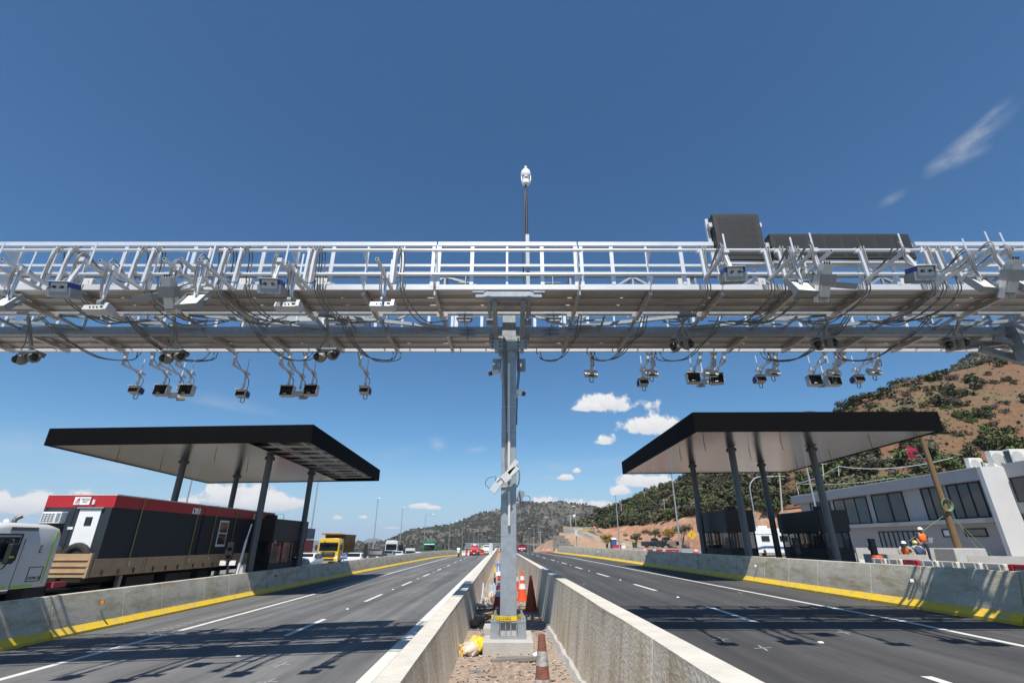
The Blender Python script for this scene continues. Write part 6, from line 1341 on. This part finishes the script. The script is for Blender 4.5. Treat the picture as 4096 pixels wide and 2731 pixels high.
def upole(label, u, v, y, vb, w=.14):
    a = at(u, v, y); c = at(u+(vb-v)*.05, vb, y); t = thing('utility_pole', label, 'pole', c, group='concrete poles on the right side'); q = MB(); q.tube([c-Vector((0, 0, 1)), a], [w, w*.7], 6); q.bar(a+Vector((-.9, 0, -.4)), a+Vector((.9, 0, -.4)), .1); q.build('pole', M_CPOLE, t)
for (u, v, y, vb, lab) in ((2281,2056,135,2114,'concrete pole standing behind the curved ramp barrier'),(2483,1996,188,2066,'concrete pole at the left end of the bushy hillside'),(2576,1965,205,2008,'concrete pole high among the hillside bushes'),(2655,1993,160,2062,'pale concrete pole in the middle of the bushy hillside'),(3118,1895,92,2026,'concrete pole left of the outer canopy column'),(3289,1847,105,1905,'short pale pole on the slope under the canopy edge'),(2160,2121,165,2165,'leaning pole beyond the far cut slope'),(2132,2145,200,2212,'thin leaning pole nearest the right road far away')): upole(lab, u, v, y, vb)
p = at(3223, 1855, 45); t = thing('steel_mast', 'thin pale steel mast beside the outer canopy column', 'pole', (p.x, 45, .8)); q = MB(); q.tube([(p.x, 45, .8), (p.x, 45, p.z+.6)], .08, 8); q.build('mast', M_LP, t)
# ------------------------------------------------------------------ ramp, embankment and retaining wall
def patch(name, rows, m, n=10, amp=.25, kind='structure', fs=.5):
    L_ = [[at(*p) for p in r] for r in rows]; b = MB(); k = len(rows[0])-1; W_ = k*6
    vs = []
    for j in range((len(rows)-1)*n+1):
        i = min(j//n, len(rows)-2); f = j/n-i
        for a in range(W_+1):
            c = min(a//6, k-1); g = a/6-c; A = L_[i][c].lerp(L_[i][c+1], g); C = L_[i+1][c].lerp(L_[i+1][c+1], g); q = A.lerp(C, f); q.z += amp*mnoise.noise(q*fs); vs.append(tuple(q))
    b.v = vs; b.f = [(j*(W_+1)+i, j*(W_+1)+i+1, (j+1)*(W_+1)+i+1, (j+1)*(W_+1)+i) for j in range((len(rows)-1)*n) for i in range(W_)]; b.m = [0]*len(b.f)
    return tag(b.build(name, m, smooth=60), kind=kind)
M_EMB = mat('embankment soil', (.34,.24,.155), .95, 0, col2=(.28,.18,.11), scale=.3, bump=.7, bscale=2.2, fine=.15)
patch('embankment', [[(2225,2206,113),(2300,2198,112),(2400,2200,110),(2500,2200,108),(2620,2203,102)], [(2238,2128,126),(2300,2130,124),(2372,2156,119),(2430,2178,113),(2620,2196,106)]], M_EMB)
patch('ramp_road', [[(2250,2122,128),(2310,2126,126),(2372,2154,119.5),(2430,2178,113),(2600,2197,105)], [(2262,2116,140),(2345,2124,136),(2420,2148,126),(2500,2170,120),(2700,2192,112)]], mat('ramp paving', (.30,.25,.19), .9, 0, .08, .5), amp=0)
patch('ramp_shoulder', [[(2262,2117,139),(2345,2125,135),(2420,2149,125),(2500,2171,119),(2700,2193,111),(2900,2200,98)], [(2290,2108,178),(2395,2125,166),(2500,2160,148),(2600,2174,137),(2700,2186,128.5),(2900,2192,113)]], M_EMB)
patch('far_cut_slope', [[(2130,2206,150),(2170,2212,128),(2228,2212,116)], [(2150,2186,170),(2185,2165,150),(2228,2150,136)]], M_EMB, amp=.4)
patch('far_cut_top', [[(2150,2186,170),(2185,2165,150),(2228,2150,136)], [(2165,2180,240),(2210,2160,230),(2260,2150,220)]], M_HILL, amp=.6)
def vwall(name, label, pts, h, m, cat='wall', w=.25, yel=None):
    P_ = [at(*p) for p in pts]; t = thing(name, label, cat, P_[0]); q = MB(); hh = h if isinstance(h, (list, tuple)) else [h]*len(P_)
    for i, (a, c) in enumerate(zip(P_, P_[1:])):
        d = (c-a); n = Vector((d.y, -d.x, 0)).normalized()*w/2; z1, z2 = Vector((0, 0, hh[i])), Vector((0, 0, hh[i+1])); e = Vector((0, 0, -.4))
        q.add([a+n+e, c+n+e, c-n+e, a-n+e, a+n+z1, c+n+z2, c-n+z2, a-n+z1], [(3,2,1,0),(4,5,6,7),(0,1,5,4),(1,2,6,5),(2,3,7,6),(3,0,4,7)])
    q.build('wall', m, t)
    if yel:
        q = MB()
        for a, c in zip(P_, P_[1:]):
            d = (c-a); n = Vector((d.y, -d.x, 0)).normalized()*.22; q.add([a+n, c+n, c-n, a-n, a+n+Vector((0,0,.28)), c+n+Vector((0,0,.28)), c-n+Vector((0,0,.28)), a-n+Vector((0,0,.28))], [(4,5,6,7),(0,1,5,4),(1,2,6,5),(2,3,7,6),(3,0,4,7)])
        q.build('painted_base', M_YELP, t)
    return t
vwall('ramp_barrier', 'straight concrete barrier along the edge of the earth ramp', [(2257,2127,127),(2300,2134,124),(2340,2147,121.5),(2374,2161,119)], .95, M_CONCP, 'barrier')
vwall('ramp_barrier', 'curved concrete barrier with yellow foot at the top of the ramp', [(2262,2119,138),(2290,2122,142),(2330,2123,143),(2360,2122,140),(2384,2125,136)], 1.0, M_CONCP, 'barrier', yel=True)
M_BLK = mat('retaining blocks', (.22,.205,.19), .9, 0, .15, .6, bump=.4, bscale=6)
A_, B2 = at(2213, 2209, 113), at(2297, 2198, 112); t = thing('retaining_wall', 'grey block retaining wall with stepped end at the foot of the ramp', 'wall', A_); q = MB()
for i in range(12):
    f0, f1 = i/12, (i+1)/12; a = A_.lerp(B2, f0); c = A_.lerp(B2, f1); top = 3.15 if f0 < .5 else lerp(3.15, .8, (f0-.5)/.5)
    z = -.2; j = 0
    while z < top: q.box(((a.x+c.x)/2, a.y+rnd.uniform(-.06, .06), A_.z+z+.3), (c.x-a.x-.02, .5, .58)); z += .6; j += 1
q.build('block_wall', M_BLK, t)
# signs
def post_sign(label, u, v, y, zb, kind):
    p = at(u, v, y); t = thing('road_sign', label, 'sign', (p.x, y, zb)); q = MB(); q.bar((p.x, y+.04, zb), (p.x, y+.04, p.z), .07); q.build('post', M_LP, t); q = MB()
    if kind == 'diamond':
        s = .62; q.prism([(p.x-s, p.z), (p.x, p.z-s), (p.x+s, p.z), (p.x, p.z+s)], y-.02, y+.02, 'y'); q.build('panel', mat('sign yellow', (.72,.42,.02), .5), t); q = MB()
        q.bar((p.x-.12, y-.03, p.z-.3), (p.x-.12, y-.03, p.z+.3), .05, .02); q.bar((p.x+.10, y-.03, p.z+.3), (p.x+.10, y-.03, p.z+.02), .05, .02); q.bar((p.x+.10, y-.03, p.z+.02), (p.x+.17, y-.03, p.z-.3), .05, .02); q.build('symbol', M_BLACK, t)
    elif kind == 'noentry':
        q.cyl((p.x, y-.02, p.z), (p.x, y+.02, p.z), .34, n=20); q.build('panel', mat('sign red', (.55,.02,.03), .5), t); q = MB(); q.box((p.x, y-.03, p.z), (.44, .02, .11)); q.build('symbol', M_WHITE, t)
    else: q.box((p.x, y, p.z), (.5, .04, .6)); q.build('panel', mat('sign yellow', (.72,.42,.02), .5), t); q = MB(); q.bar((p.x-.1, y-.03, p.z-.2), (p.x+.1, y-.03, p.z), .09, .02); q.bar((p.x+.1, y-.03, p.z), (p.x-.1, y-.03, p.z+.2), .09, .02); q.build('symbol', M_BLACK, t)
post_sign('yellow diamond road narrows sign left of the near booth', 2768, 2138, 70, .6, 'diamond'); post_sign('round red no entry sign at the top of the ramp', 2378, 2107, 134, 3.5, 'noentry')
post_sign('yellow chevron sign at the left end of the curved ramp barrier', 2257, 2110, 128, 5.0, 'chev'); post_sign('second yellow chevron sign on the ramp barrier', 2274, 2115, 127, 4.5, 'chev')
# portable toilet, boulders, parked pickups, bin
p = at(2455, 2197, 110); t = thing('portable_toilet', 'blue portable toilet with white roof at the foot of the ramp', 'toilet', (p.x, 110, p.z)); q = MB(); q.box((p.x, 110, p.z+1.0), (1.15, 1.15, 2.0)); q.build('cabin', mat('toilet blue', (.03,.07,.20), .5), t, bevel=.04)
q = MB(); q.box((p.x, 110, p.z+2.12), (1.25, 1.25, .28), taper=(.7, .7)); q.build('roof', M_WHITE, t); q = MB(); q.box((p.x, 109.41, p.z+.95), (.75, .03, 1.75)); q.build('door', mat('toilet door blue', (.045,.10,.27), .5), t)
p = at(2537, 2190, 106); t = thing('litter_bin', 'dark green bin beside the small acacia tree', 'bin', (p.x, 106, p.z)); q = MB(); q.lathe([(.3, 0), (.36, .9), (.38, .95), (.30, 1.05), (.05, 1.1)], p, 14); q.build('bin', mat('bin green', (.02,.10,.04), .5), t)
p = at(2618, 2191, 104); car('pickup_truck', 'dark pickup parked side on behind the small acacias, the left one', 'car', (p.x, p.y, p.z+.1), R_(80), 'pickup', PN, 5.0)
p = at(2665, 2191, 101); car('pickup_truck', 'dark pickup parked side on beside the boulders, the right one', 'car', (p.x, p.y, p.z+.2), R_(82), 'pickup', PK, 5.2)
p = at(2471, 2198, 104); wb('red plastic barrier lying beside the portable toilet', p.x, p.y, p.z, 1.2, M_PRD, l=1.6); p = at(2485, 2194, 107); wb('white plastic barrier right of the portable toilet', p.x, p.y, p.z, 1.4, M_PWH, l=1.8)
for i, (u, v, y, r) in enumerate(((2690,2188,96,1.0),(2745,2189,92,.9),(2502,2140,146,.7),(2400,2137,152,1.0),(2445,2117,168,1.7))):
    p = at(u, v, y); q = MB(); q.ell((0, 0, r*.4), (r, r*.8, r*.75), 14, 9); q.v = [tuple(Vector(a)*(1+.5*mnoise.noise(Vector(a)*1.1+Vector((i*7, 0, 0))))) for a in q.v]; o = q.build('boulder', mat('boulder rock', (.17,.115,.085), .9, 0, .35, .9, bump=.7, bscale=4), None, smooth=30); o.location = p
    tag(o, ['brown boulder right of the parked pickups','brown boulder beside the yellow diamond sign','small pale boulder on the cut slope','boulder at the left end of the cut bank','big tan rock above the left end of the cut bank'][i], 'boulder')
# red truck on the hillside
def pv(r): d = r.y*_c+(r.z-CAM_H)*_s; return CX+FPX*r.x/d, CY-FPX*((r.z-CAM_H)*_c-r.y*_s)/d
def hill_pt(u, v):
    best = None
    for a in range(0, 100):
        for b_ in range(51):
            P_ = HILL.P(a/100, b_/100); U, V = pv(P_); e = abs(U-u)+abs(V-v)
            if best is None or e < best[0]: best = (e, P_)
    return best[1]
HP = hill_pt(3632, 1842)
lorry('tractor_truck', 'dark red lorry cab with white chassis parked among bushes on the hillside', (HP.x+1.4, HP.y, HP.z-.5), R_(78), paint('dark red', (.25,.008,.02)), None, 2.9, 2.4, 'box', M_DEVG, bl=2.6, bh=.5, bz=.9)
# distant gantry at the end of the left road
x0_, x1_ = gx(1862, 255), gx(2012, 255); zt = at(1930, 2173, 255).z; t = thing('distant_gantry', 'pale distant gantry across the far end of the motorway', 'gantry', (x0_, 255, zt-8)); q = MB()
for z in (zt, zt-.9, zt-1.9): q.box(((x0_+x1_)/2, 255, z), (x1_-x0_, 1.2, .28))
n = 16
for i in range(n): a = lerp(x0_, x1_, i/n); c = lerp(x0_, x1_, (i+1)/n); q.bar((a, 255, zt), (c, 255, zt-1.9), .2)
q.build('truss', mat('pale blue steel', (.42,.48,.55), .5), t); q = MB()
for x in (x0_, (x0_+x1_)/2, x1_): q.box((x, 255, zt-6), (.6, .6, 9)); 
q.build('leg', M_LP, t)
# ------------------------------------------------------------------ vegetation
def leafmat(name, c1, c2):
    m = bpy.data.materials.new(name); m.use_nodes = True; N = m.node_tree.nodes; L = m.node_tree.links; b = N['Principled BSDF']; b.inputs['Roughness'].default_value = .75; b.inputs['Specular IOR Level'].default_value = .2
    oi = N.new('ShaderNodeObjectInfo'); t = N.new('ShaderNodeTexCoord'); nz = N.new('ShaderNodeTexNoise'); nz.inputs['Scale'].default_value = 3.5; nz.inputs['Detail'].default_value = 3; L.new(t.outputs['Object'], nz.inputs[0])
    ad = N.new('ShaderNodeMath'); ad.operation = 'MULTIPLY_ADD'; L.new(oi.outputs['Random'], ad.inputs[0]); ad.inputs[1].default_value = .45; L.new(nz.outputs[0], ad.inputs[2])
    rp = N.new('ShaderNodeValToRGB'); rp.color_ramp.elements[0].position = .4; rp.color_ramp.elements[1].position = .95; rp.color_ramp.elements[0].color = (*c1, 1); rp.color_ramp.elements[1].color = (*c2, 1); L.new(ad.outputs[0], rp.inputs[0]); L.new(rp.outputs[0], b.inputs['Base Color'])
    return m
ML = {'dark': leafmat('dark evergreen leaves', (.026,.034,.016), (.055,.064,.030)), 'olive': leafmat('olive scrub leaves', (.055,.062,.032), (.105,.105,.058)), 'green': leafmat('bright green leaves', (.045,.070,.018), (.085,.112,.034)), 'grey': leafmat('dry grey twigs', (.075,.064,.052), (.125,.106,.086)), 'yellow': leafmat('yellowing leaves', (.12,.10,.02), (.28,.17,.02))}
M_BARK = mat('bark', (.09,.065,.045), .9, 0, .2, 4)
def crown_pts(r, n, seed, flat=.75, lobes=7):
    rr = random.Random(seed); C_ = []
    for i in range(lobes):
        a = rr.uniform(0, 6.283); d = rr.uniform(.2, .62); C_.append((Vector((math.cos(a)*d, math.sin(a)*d, rr.uniform(.25, .95)*flat)), rr.uniform(.26, .46)))
    out = []
    for i in range(n):
        c, s = rr.choice(C_); v = Vector((rr.gauss(0, 1), rr.gauss(0, 1), rr.gauss(0, 1))).normalized()*s*(rr.random()**.35); p = c+Vector((v.x, v.y, v.z*.85))
        if p.z < .02: p.z = abs(p.z)
        out.append((p*r, v.normalized()))
    return out
def leaves(q, pts, size, rr, m=0):
    for p, nrm in pts:
        n = (nrm+Vector((rr.uniform(-.8, .8), rr.uniform(-.8, .8), rr.uniform(-.3, .9)))).normalized(); x = n.orthogonal().normalized(); a = rr.uniform(0, 6.28); x, y = x*math.cos(a)+n.cross(x)*math.sin(a), n.cross(x)*math.cos(a)-x*math.sin(a); s = size*rr.uniform(.6, 1.4)
        q.add([p-x*s-y*s*.5, p+x*s*.2-y*s*.6, p+x*s+y*s*.2, p-x*s*.1+y*s*.7], [(0, 1, 2, 3)], m)
def bush_mesh(kind, seed, n=420, size=.085, flat=.75, lobes=7):
    rr = random.Random(seed); q = MB(); leaves(q, crown_pts(1, n, seed, flat, lobes), size, rr)
    for i in range(5): a = rr.uniform(0, 6.28); q.tube([(0, 0, -.25), (math.cos(a)*.3, math.sin(a)*.3, .3), (math.cos(a)*.5, math.sin(a)*.5, .55*flat+.15)], [.05, .03, .012], 4, m=1)
    o = q.build('bush', [ML[kind], M_BARK]); me = o.data; bpy.data.objects.remove(o); return me
BM = {k: [bush_mesh(k, s*11+len(k), 520 if k != 'grey' else 380, .075 if k != 'grey' else .055, f, lo) for s, f, lo in ((1, .8, 8), (2, .65, 7), (3, .95, 6))] for k in ('dark', 'olive', 'green', 'grey')}
BL = {'dark': 'dark evergreen bush on the dry right hillside', 'olive': 'olive green scrub bush on the dry right hillside', 'green': 'fresh green rounded bush on the dry right hillside', 'grey': 'bare greyish brown bush on the dry right hillside'}
nb = 0
def bush(p, r, kind, group='bushes scattered over the right hillside', label=None, name='bush', cat='bush'):
    global nb; me = rnd.choice(BM[kind]); o = bpy.data.objects.new(name, me); COL.objects.link(o); o.location = p-Vector((0, 0, r*.12)); o.rotation_euler = (0, 0, rnd.uniform(0, 6.28)); k = rnd.uniform(.85, 1.15); o.scale = (r*k, r*k*rnd.uniform(.85, 1.15), r*rnd.uniform(.75, 1.1)); tag(o, label or BL[kind], cat, group); nb += 1; return o
rv = random.Random(99)
def uof(r): return CX+FPX*r.x/(r.y*_c+(r.z-CAM_H)*_s)
tries = 0; extra = []
while tries < 12000 and (nb < 280 or len(extra) < 780):
    tries += 1; a, t = rv.random()*.93, rv.random()**1.1*.54; p = HILL.P(a, t); u = uof(p)
    dens = mnoise.noise(Vector((p.x*.04, p.y*.04, 3.3)))
    if u < 3120:
        if rv.random() > .97: continue
        r = rv.uniform(1.5, 4.2); k = rv.choices(('dark', 'olive', 'green', 'grey'), (6, 5, 2, 1.8))[0]
    else:
        lim = .30 if t > .16 else .9
        if dens < .04 and rv.random() > lim: continue
        r = rv.uniform(1.3, 4.4)*(1 if rv.random() < .5 else .7); k = rv.choices(('dark', 'olive', 'green', 'grey'), (3.6, 4.5, 3.0 if t < .25 else .7, 3))[0]
    if nb < 280: bush(p, r, k)
    else: extra.append((p, r*.85, k))
q = MB(); rx_ = random.Random(77); kk = ('dark', 'olive', 'green', 'grey')
for p, r, k in extra: leaves(q, [(p+a-Vector((0, 0, r*.1)), n) for a, n in crown_pts(r, 110, rx_.randint(0, 9999), .75, 6)], .14*r, rx_, kk.index(k))
tag(q.build('hillside_scrub', [ML[k] for k in kk]), 'dense mixed scrub filling the right hillside between the larger bushes', 'scrub', kind='stuff')
for (u, v, y, r, k) in ((3420,1588,150,3.4,'dark'),(3360,1630,156,3.0,'dark'),(3540,1552,148,3.2,'dark'),(3600,1530,148,3.4,'dark'),(3640,1520,150,3.2,'dark'),(3700,1505,150,3.0,'dark'),(3760,1488,152,3.2,'dark'),(3260,1650,162,3.0,'dark')): bush(at(u, v, y)-Vector((0, 0, 2.4)), r, k, label='large dark bush on the crest line of the right hillside', group='large bushes along the hillside crest')
for (u, v, y, r, k, lab) in ((3755,1830,84,3.6,'green','big round bright green tree right of the red hillside lorry'),(3560,1900,80,3.4,'green','bright green bush below the red hillside lorry'),(3440,1920,82,3.6,'green','broad green bush above the office roof'),(3660,1900,78,3.2,'olive','olive bush behind the roof cable'),(3950,1840,72,3.8,'green','large green bush behind the rooftop air conditioners'),(4060,1790,76,4.2,'green','large green bush at the right edge above the office'),(3330,1945,84,3.2,'olive','olive bush behind the left part of the office'),(2336,2106,150,3.6,'dark','dark round tree at the top of the ramp')): bush(at(u, v, y)-Vector((0, 0, r*.6)), r, k, label=lab, group='', name='tree' if 'tree' in lab else 'bush', cat='tree' if 'tree' in lab else 'bush')
for o in list(COL.objects):
    if o.get('group') == '': del o['group']
# acacias in the lay-by
def tree(label, u, v, y, h, r, kind, seed, thin=1.0):
    p = at(u, v, y); rr = random.Random(seed); t = thing('acacia_tree', label, 'tree', p, group='small trees in the lay-by below the cut bank'); q = MB()
    for i in range(4): a = rr.uniform(0, 6.28); q.tube(bez([p+Vector((0, 0, -.2)), p+Vector((math.cos(a)*r*.18, math.sin(a)*r*.18, h*.38)), p+Vector((math.cos(a)*r*.5, math.sin(a)*r*.5, h*.72))], 4), [.10, .09, .08, .07, .06, .05, .04, .03, .02], 5)
    q.build('trunk', M_BARK, t); q = MB(); leaves(q, [(p+Vector((a.x, a.y, a.z*.62+h*.42)), n) for a, n in crown_pts(r, int(1000*thin), seed, 1.25, 11)], .11, rr); q.build('crown', ML[kind], t)
for (u, v, y, h, r, k, s_, lab) in ((2546,2190,108,3.2,1.7,'olive',1,'small acacia beside the green bin'),(2612,2188,110,4.0,2.6,'olive',2,'wide acacia above the left parked pickup'),(2684,2184,110,3.6,2.3,'yellow',3,'yellowish acacia between the pickups and the diamond sign'),(2735,2190,98,4.6,2.6,'olive',4,'tall acacia behind the yellow diamond sign'),(2428,2194,108,2.7,1.9,'yellow',5,'low yellow flowering shrub left of the portable toilet')): tree(lab, u, v, y, h, r, k, s_)
# ground cover no one could count
q = MB(); rg = random.Random(5)
for i in range(4200):
    p = HILL.P(rg.random()*.95, rg.random()*.54); s = rg.uniform(.12, .38)
    for k in range(3): a = rg.uniform(0, 6.28); d = Vector((math.cos(a), math.sin(a), 0))*s; e = Vector((rg.uniform(-.2, .2), rg.uniform(-.2, .2), rg.uniform(.5, 1.1)))*s; q.add([p-d-Vector((0, 0, .1)), p+d-Vector((0, 0, .1)), p+d*.5+e, p-d*.6+e], [(0, 1, 2, 3)], rg.choice((0, 0, 1)))
tag(q.build('hillside_grass', [ML['olive'], ML['grey'], ML['yellow']]), 'dry grass and low scrub covering the right hillside', 'grass', kind='stuff')
q = MB()
for L_, n, s0 in ((MTL, 9000, 3.6), (H2, 1100, 2.4)):
    for i in range(n):
        p = L_.P(rg.random(), lerp(.02, .7, rg.random())); s = s0*rg.uniform(.4, 1.2)
        for k in range(4): a = rg.uniform(0, 6.28); d = Vector((math.cos(a), math.sin(a), 0))*s*.6; c = p+Vector((rg.uniform(-s, s)*.5, rg.uniform(-s, s)*.5, s*.15)); q.add([c-d, c+d, c+d*.6+Vector((0, 0, s*.8)), c-d*.5+Vector((rg.uniform(-1, 1), rg.uniform(-1, 1), s*.9))], [(0, 1, 2, 3)])
tag(q.build('mountain_scrub', leafmat('mountain scrub leaves', (.064,.068,.053), (.096,.094,.076))), 'dark scrub covering the far mountain and the upper hill', 'scrub', kind='stuff')
# ------------------------------------------------------------------ clutter on the median
M_PLAS = mat('dirty clear plastic sheet', (.62,.52,.43), .35, 0, .2, 7, alpha=.85, spec=.7)
def crumple(label, x, y, sx, sy, h, seed, m, n=26, cat='plastic sheet', name='plastic_sheet'):
    q = MB()
    for j in range(n+1):
        for i in range(n+1):
            a, b_ = i/n-.5, j/n-.5; e = max(0, 1-(2*max(abs(a), abs(b_)))**4); v = Vector((a*5+seed, b_*5, seed*2.0)); z = abs(mnoise.noise(v))*h+abs(mnoise.noise(v*3.1))*h*.6
            q.v.append((a*sx+.12*mnoise.noise(v*1.7)*sx, b_*sy+.12*mnoise.noise(v*1.9+Vector((9, 0, 0)))*sy, .02+z*e))
    q.f = [(j*(n+1)+i, j*(n+1)+i+1, (j+1)*(n+1)+i+1, (j+1)*(n+1)+i) for j in range(n) for i in range(n)]; q.m = [0]*len(q.f)
    o = q.build(name, m); o.location = (x, y, .42+dr(y)); return tag(o, label, cat)
crumple('large crumpled plastic sheet in the gravel left of the gantry column', -.55, 16.6, .55, 2.6, .42, 1, M_PLAS); crumple('crumpled plastic sheet lying further along the left median wall', -.62, 20.5, .5, 2.4, .4, 4, mat('white plastic film', (.62,.62,.62), .3, 0, .1, 6, alpha=.7))
M_PLA2 = mat('muddy plastic film', (.40,.31,.235), .4, 0, .25, 7, alpha=.6, spec=.6)
crumple('dirty plastic film spread on the foreground gravel', -.12, 8.35, .75, .8, .09, 2, M_PLA2); crumple('second scrap of plastic film near the foreground cone', .05, 7.7, .5, .5, .08, 7, M_PLA2)
crumple('white plastic heap far along the median', -.7, 31, .5, 3.4, .6, 8, M_WHITE); crumple('blue and white bag against the left median wall', -.70, 19.0, .26, .4, .55, 11, mat('pale blue bag', (.45,.58,.68), .4, 0, .2, 6))
t = thing('yellow_bag', 'yellow bag wrapped in clear plastic beside the concrete plinth', 'bag', (-.68, 9.55, .42)); q = MB(); q.ell((-.60, 9.62, .52), (.17, .24, .10), 24, 14); q.v = [tuple(Vector(a)+Vector((0, 0, 1))*.11*mnoise.noise(Vector(a)*13)+Vector((1, 1, 0))*.06*mnoise.noise(Vector(a)*15)) for a in q.v]; q.build('bag', mat('bag yellow', (.70,.47,.03), .5), t, smooth=40)
q = MB(); q.ell((-.70, 9.50, .50), (.17, .2, .11), 26, 16); q.v = [tuple(Vector(a)*1+Vector((1, 1, .8))*.09*mnoise.noise(Vector(a)*14)) for a in q.v]; q.build('wrapping', M_PLAS, t); q = MB(); q.box((-.86, 9.5, .46), (.05, .22, .16), rz=.3); q.build('bag_flap', mat('bag yellow', (.70,.47,.03), .5), t)
def plank(label, a, c, w, h, m, name='plank', cat='plank'): t = thing(name, label, cat, a); q = MB(); q.bar(a, c, w, h); q.build('board', m, t)
M_WOOD = mat('weathered wood', (.27,.19,.12), .85, 0, .25, 2, stretch=(1,8,8)); M_GREYW = mat('grey board', (.20,.18,.16), .8, 0, .2, 3)
plank('weathered plank leaning by the left median wall in shade', (-.85, 12.9, .50), (-.35, 13.9, .56), .12, .05, M_WOOD); plank('short wooden board end beside the leaning plank', (-.86, 12.3, .48), (-.72, 13.1, .50), .16, .08, M_WOOD)
plank('grey board lying across the foreground gravel', (-.32, 8.75, .46), (.42, 8.95, .47), .09, .05, M_GREYW); plank('thin dark strip lying in front of the grey board', (-.25, 9.05, .45), (.25, 9.12, .45), .03, .03, M_DEVD)
plank('pale rod lying on the gravel at the lower left', (-.50, 8.1, .45), (-.28, 8.45, .45), .025, .025, M_GALV, 'rod', 'rod'); plank('second short rod beside the pale rod', (-.62, 8.2, .45), (-.42, 8.25, .45), .018, .018, M_DEVD, 'rod', 'rod')
t = thing('orange_hose', 'orange hose ends sticking out of the rubbish left of the column', 'hose', (-.45, 18.5, .45)); q = MB()
for k in range(3): q.tube(bez([(-.55+.08*k, 17.6, .46), (-.47+.1*k, 18.4, .62), (-.40+.08*k, 19.4, .8-.1*k)]), .02, 6)
q.build('hose', mat('hose orange', (.60,.17,.06), .5), t)
t = thing('white_cup', 'white paper cup lying beside the foreground cone', 'cup', (.37, 9.0, .46)); q = MB(); q.cyl((.33, 8.98, .47), (.44, 9.05, .49), .045, .06, n=14); q.build('cup', M_WHITE, t)
t = thing('paper_scrap', 'white scrap of paper on the gravel by the right median wall', 'paper', (.42, 8.05, .44)); q = MB(); q.box((.42, 8.05, .455), (.16, .09, .02), rz=.3); q.build('paper', M_WHITE, t, bevel=.008)
t = thing('cardboard_box', 'brown cardboard box on the median behind the column', 'box', (-.42, 31, .42)); q = MB(); q.box((-.35, 31, .72), (.45, .5, .6)); q.build('box', mat('cardboard', (.33,.22,.13), .8), t)
t = thing('equipment_case', 'blue and black equipment case beside the cardboard box', 'case', (-.75, 30.4, .42)); q = MB(); q.box((-.75, 30.4, .72), (.26, .9, .62)); q.build('case', mat('case blue', (.12,.22,.40), .5), t); q = MB(); q.box((-.63, 30.4, .70), (.03, .8, .5)); q.build('case_side', M_BLACK, t)
t = thing('conduit_pipe', 'grey corrugated pipe loop beside the left median wall', 'pipe', (-.75, 15.2, .42)); q = MB(); q.tube(bez([(-.92, 14.6, .6), (-.8, 15.2, .52), (-.55, 15.4, .50), (-.42, 15.0, .48), (-.40, 14.7, .5)]), .05, 8); q.tube(bez([(-.93, 17.5, .9), (-.88, 16.0, .62), (-.9, 15.0, .5)]), .03, 6); q.build('pipe', M_DEVG, t, smooth=60)
t = thing('tape_post', 'grey post with yellow tape beside the left median wall', 'post', (-.72, 22.6, .42)); q = MB(); q.box((-.72, 22.6, .9), (.06, .06, .98)); q.build('post', M_GALV, t); q = MB(); q.box((-.70, 22.55, 1.05), (.10, .09, .22)); q.build('tape', M_YELP, t); q = MB(); q.box((-.72, 22.56, .62), (.09, .05, .3)); q.build('plate', M_BLACK, t)
t = thing('marker_plate', 'pale grey plate standing on the left median wall far away', 'marker', (-1.9, 46, 1.1)); q = MB(); q.box((-1.85, 46, 1.55), (.32, .05, 1.0)); q.build('plate', M_DEVG, t)
# stones, one uncountable layer
q = MB(); rg = random.Random(3)
for i in range(2600):
    y = 5+22*rg.random()**1.8; x = lerp(med_li(y)+.02, med_ri(y)-.05, rg.random()); s = rg.uniform(.008, .028)*(1.7 if rg.random() < .06 else 1); z = .425+.035*mnoise.noise(Vector((x*2.3, y*1.1, 0)))
    c = Vector((x, y, z+s*.3)); k = [Vector((rg.uniform(.6, 1.2)*s*a, rg.uniform(.6, 1.2)*s*b_, rg.uniform(.5, .9)*s*e)) for a, b_, e in ((1,0,.2),(-1,0,-.1),(0,1,0),(0,-1,.1),(0,0,1),(0,0,-1))]
    q.add([c+v for v in k], [(0,2,4),(2,1,4),(1,3,4),(3,0,4),(2,0,5),(1,2,5),(3,1,5),(0,3,5)], rg.choice((0, 0, 1, 2)))
tag(q.build('loose_stones', [mat('stone tan', (.30,.22,.165), .9), mat('stone grey', (.30,.28,.26), .9), mat('stone pale', (.44,.39,.34), .9)]), 'loose stones scattered over the median gravel', 'stones', kind='stuff')
# rough footing ledge along the right median wall
q = MB(); rs = []
for i in range(40):
    y = 5.0+i*.18; w = .15+.05*mnoise.noise(Vector((0, y*1.9, 0))); h = .06+.04*mnoise.noise(Vector((4, y*2.3, 0))); x = med_ri(y)-.08
    rs.append([(x+.05, y, .36), (x+.05, y, .47+h), (x-w*.6, y, .46+h*.8+.02*mnoise.noise(Vector((8, y*5, 0)))), (x-w, y, .40)])
q.loft(rs); o = q.build('concrete_footing', M_CONCP, None, smooth=30); tag(o, 'rough concrete footing ledge along the base of the right median wall', 'footing')
# ------------------------------------------------------------------ air
q = MB(); q.box((0, 5000, -2), (24000, 10800, 420)); hb = q.build('haze', [])
hm = bpy.data.materials.new('haze air'); hm.use_nodes = True; N = hm.node_tree.nodes; L = hm.node_tree.links; N.clear()
pv_ = N.new('ShaderNodeVolumePrincipled'); pv_.inputs['Color'].default_value = (.80, .88, 1.0, 1); pv_.inputs['Density'].default_value = .00008; pv_.inputs['Anisotropy'].default_value = .2
mo = N.new('ShaderNodeOutputMaterial'); L.new(pv_.outputs[0], mo.inputs['Volume']); hb.data.materials.append(hm); hb['kind'] = 'stuff'
hb['label'] = 'thin pale haze filling the air over the valley and the mountain'; hb['category'] = 'haze'
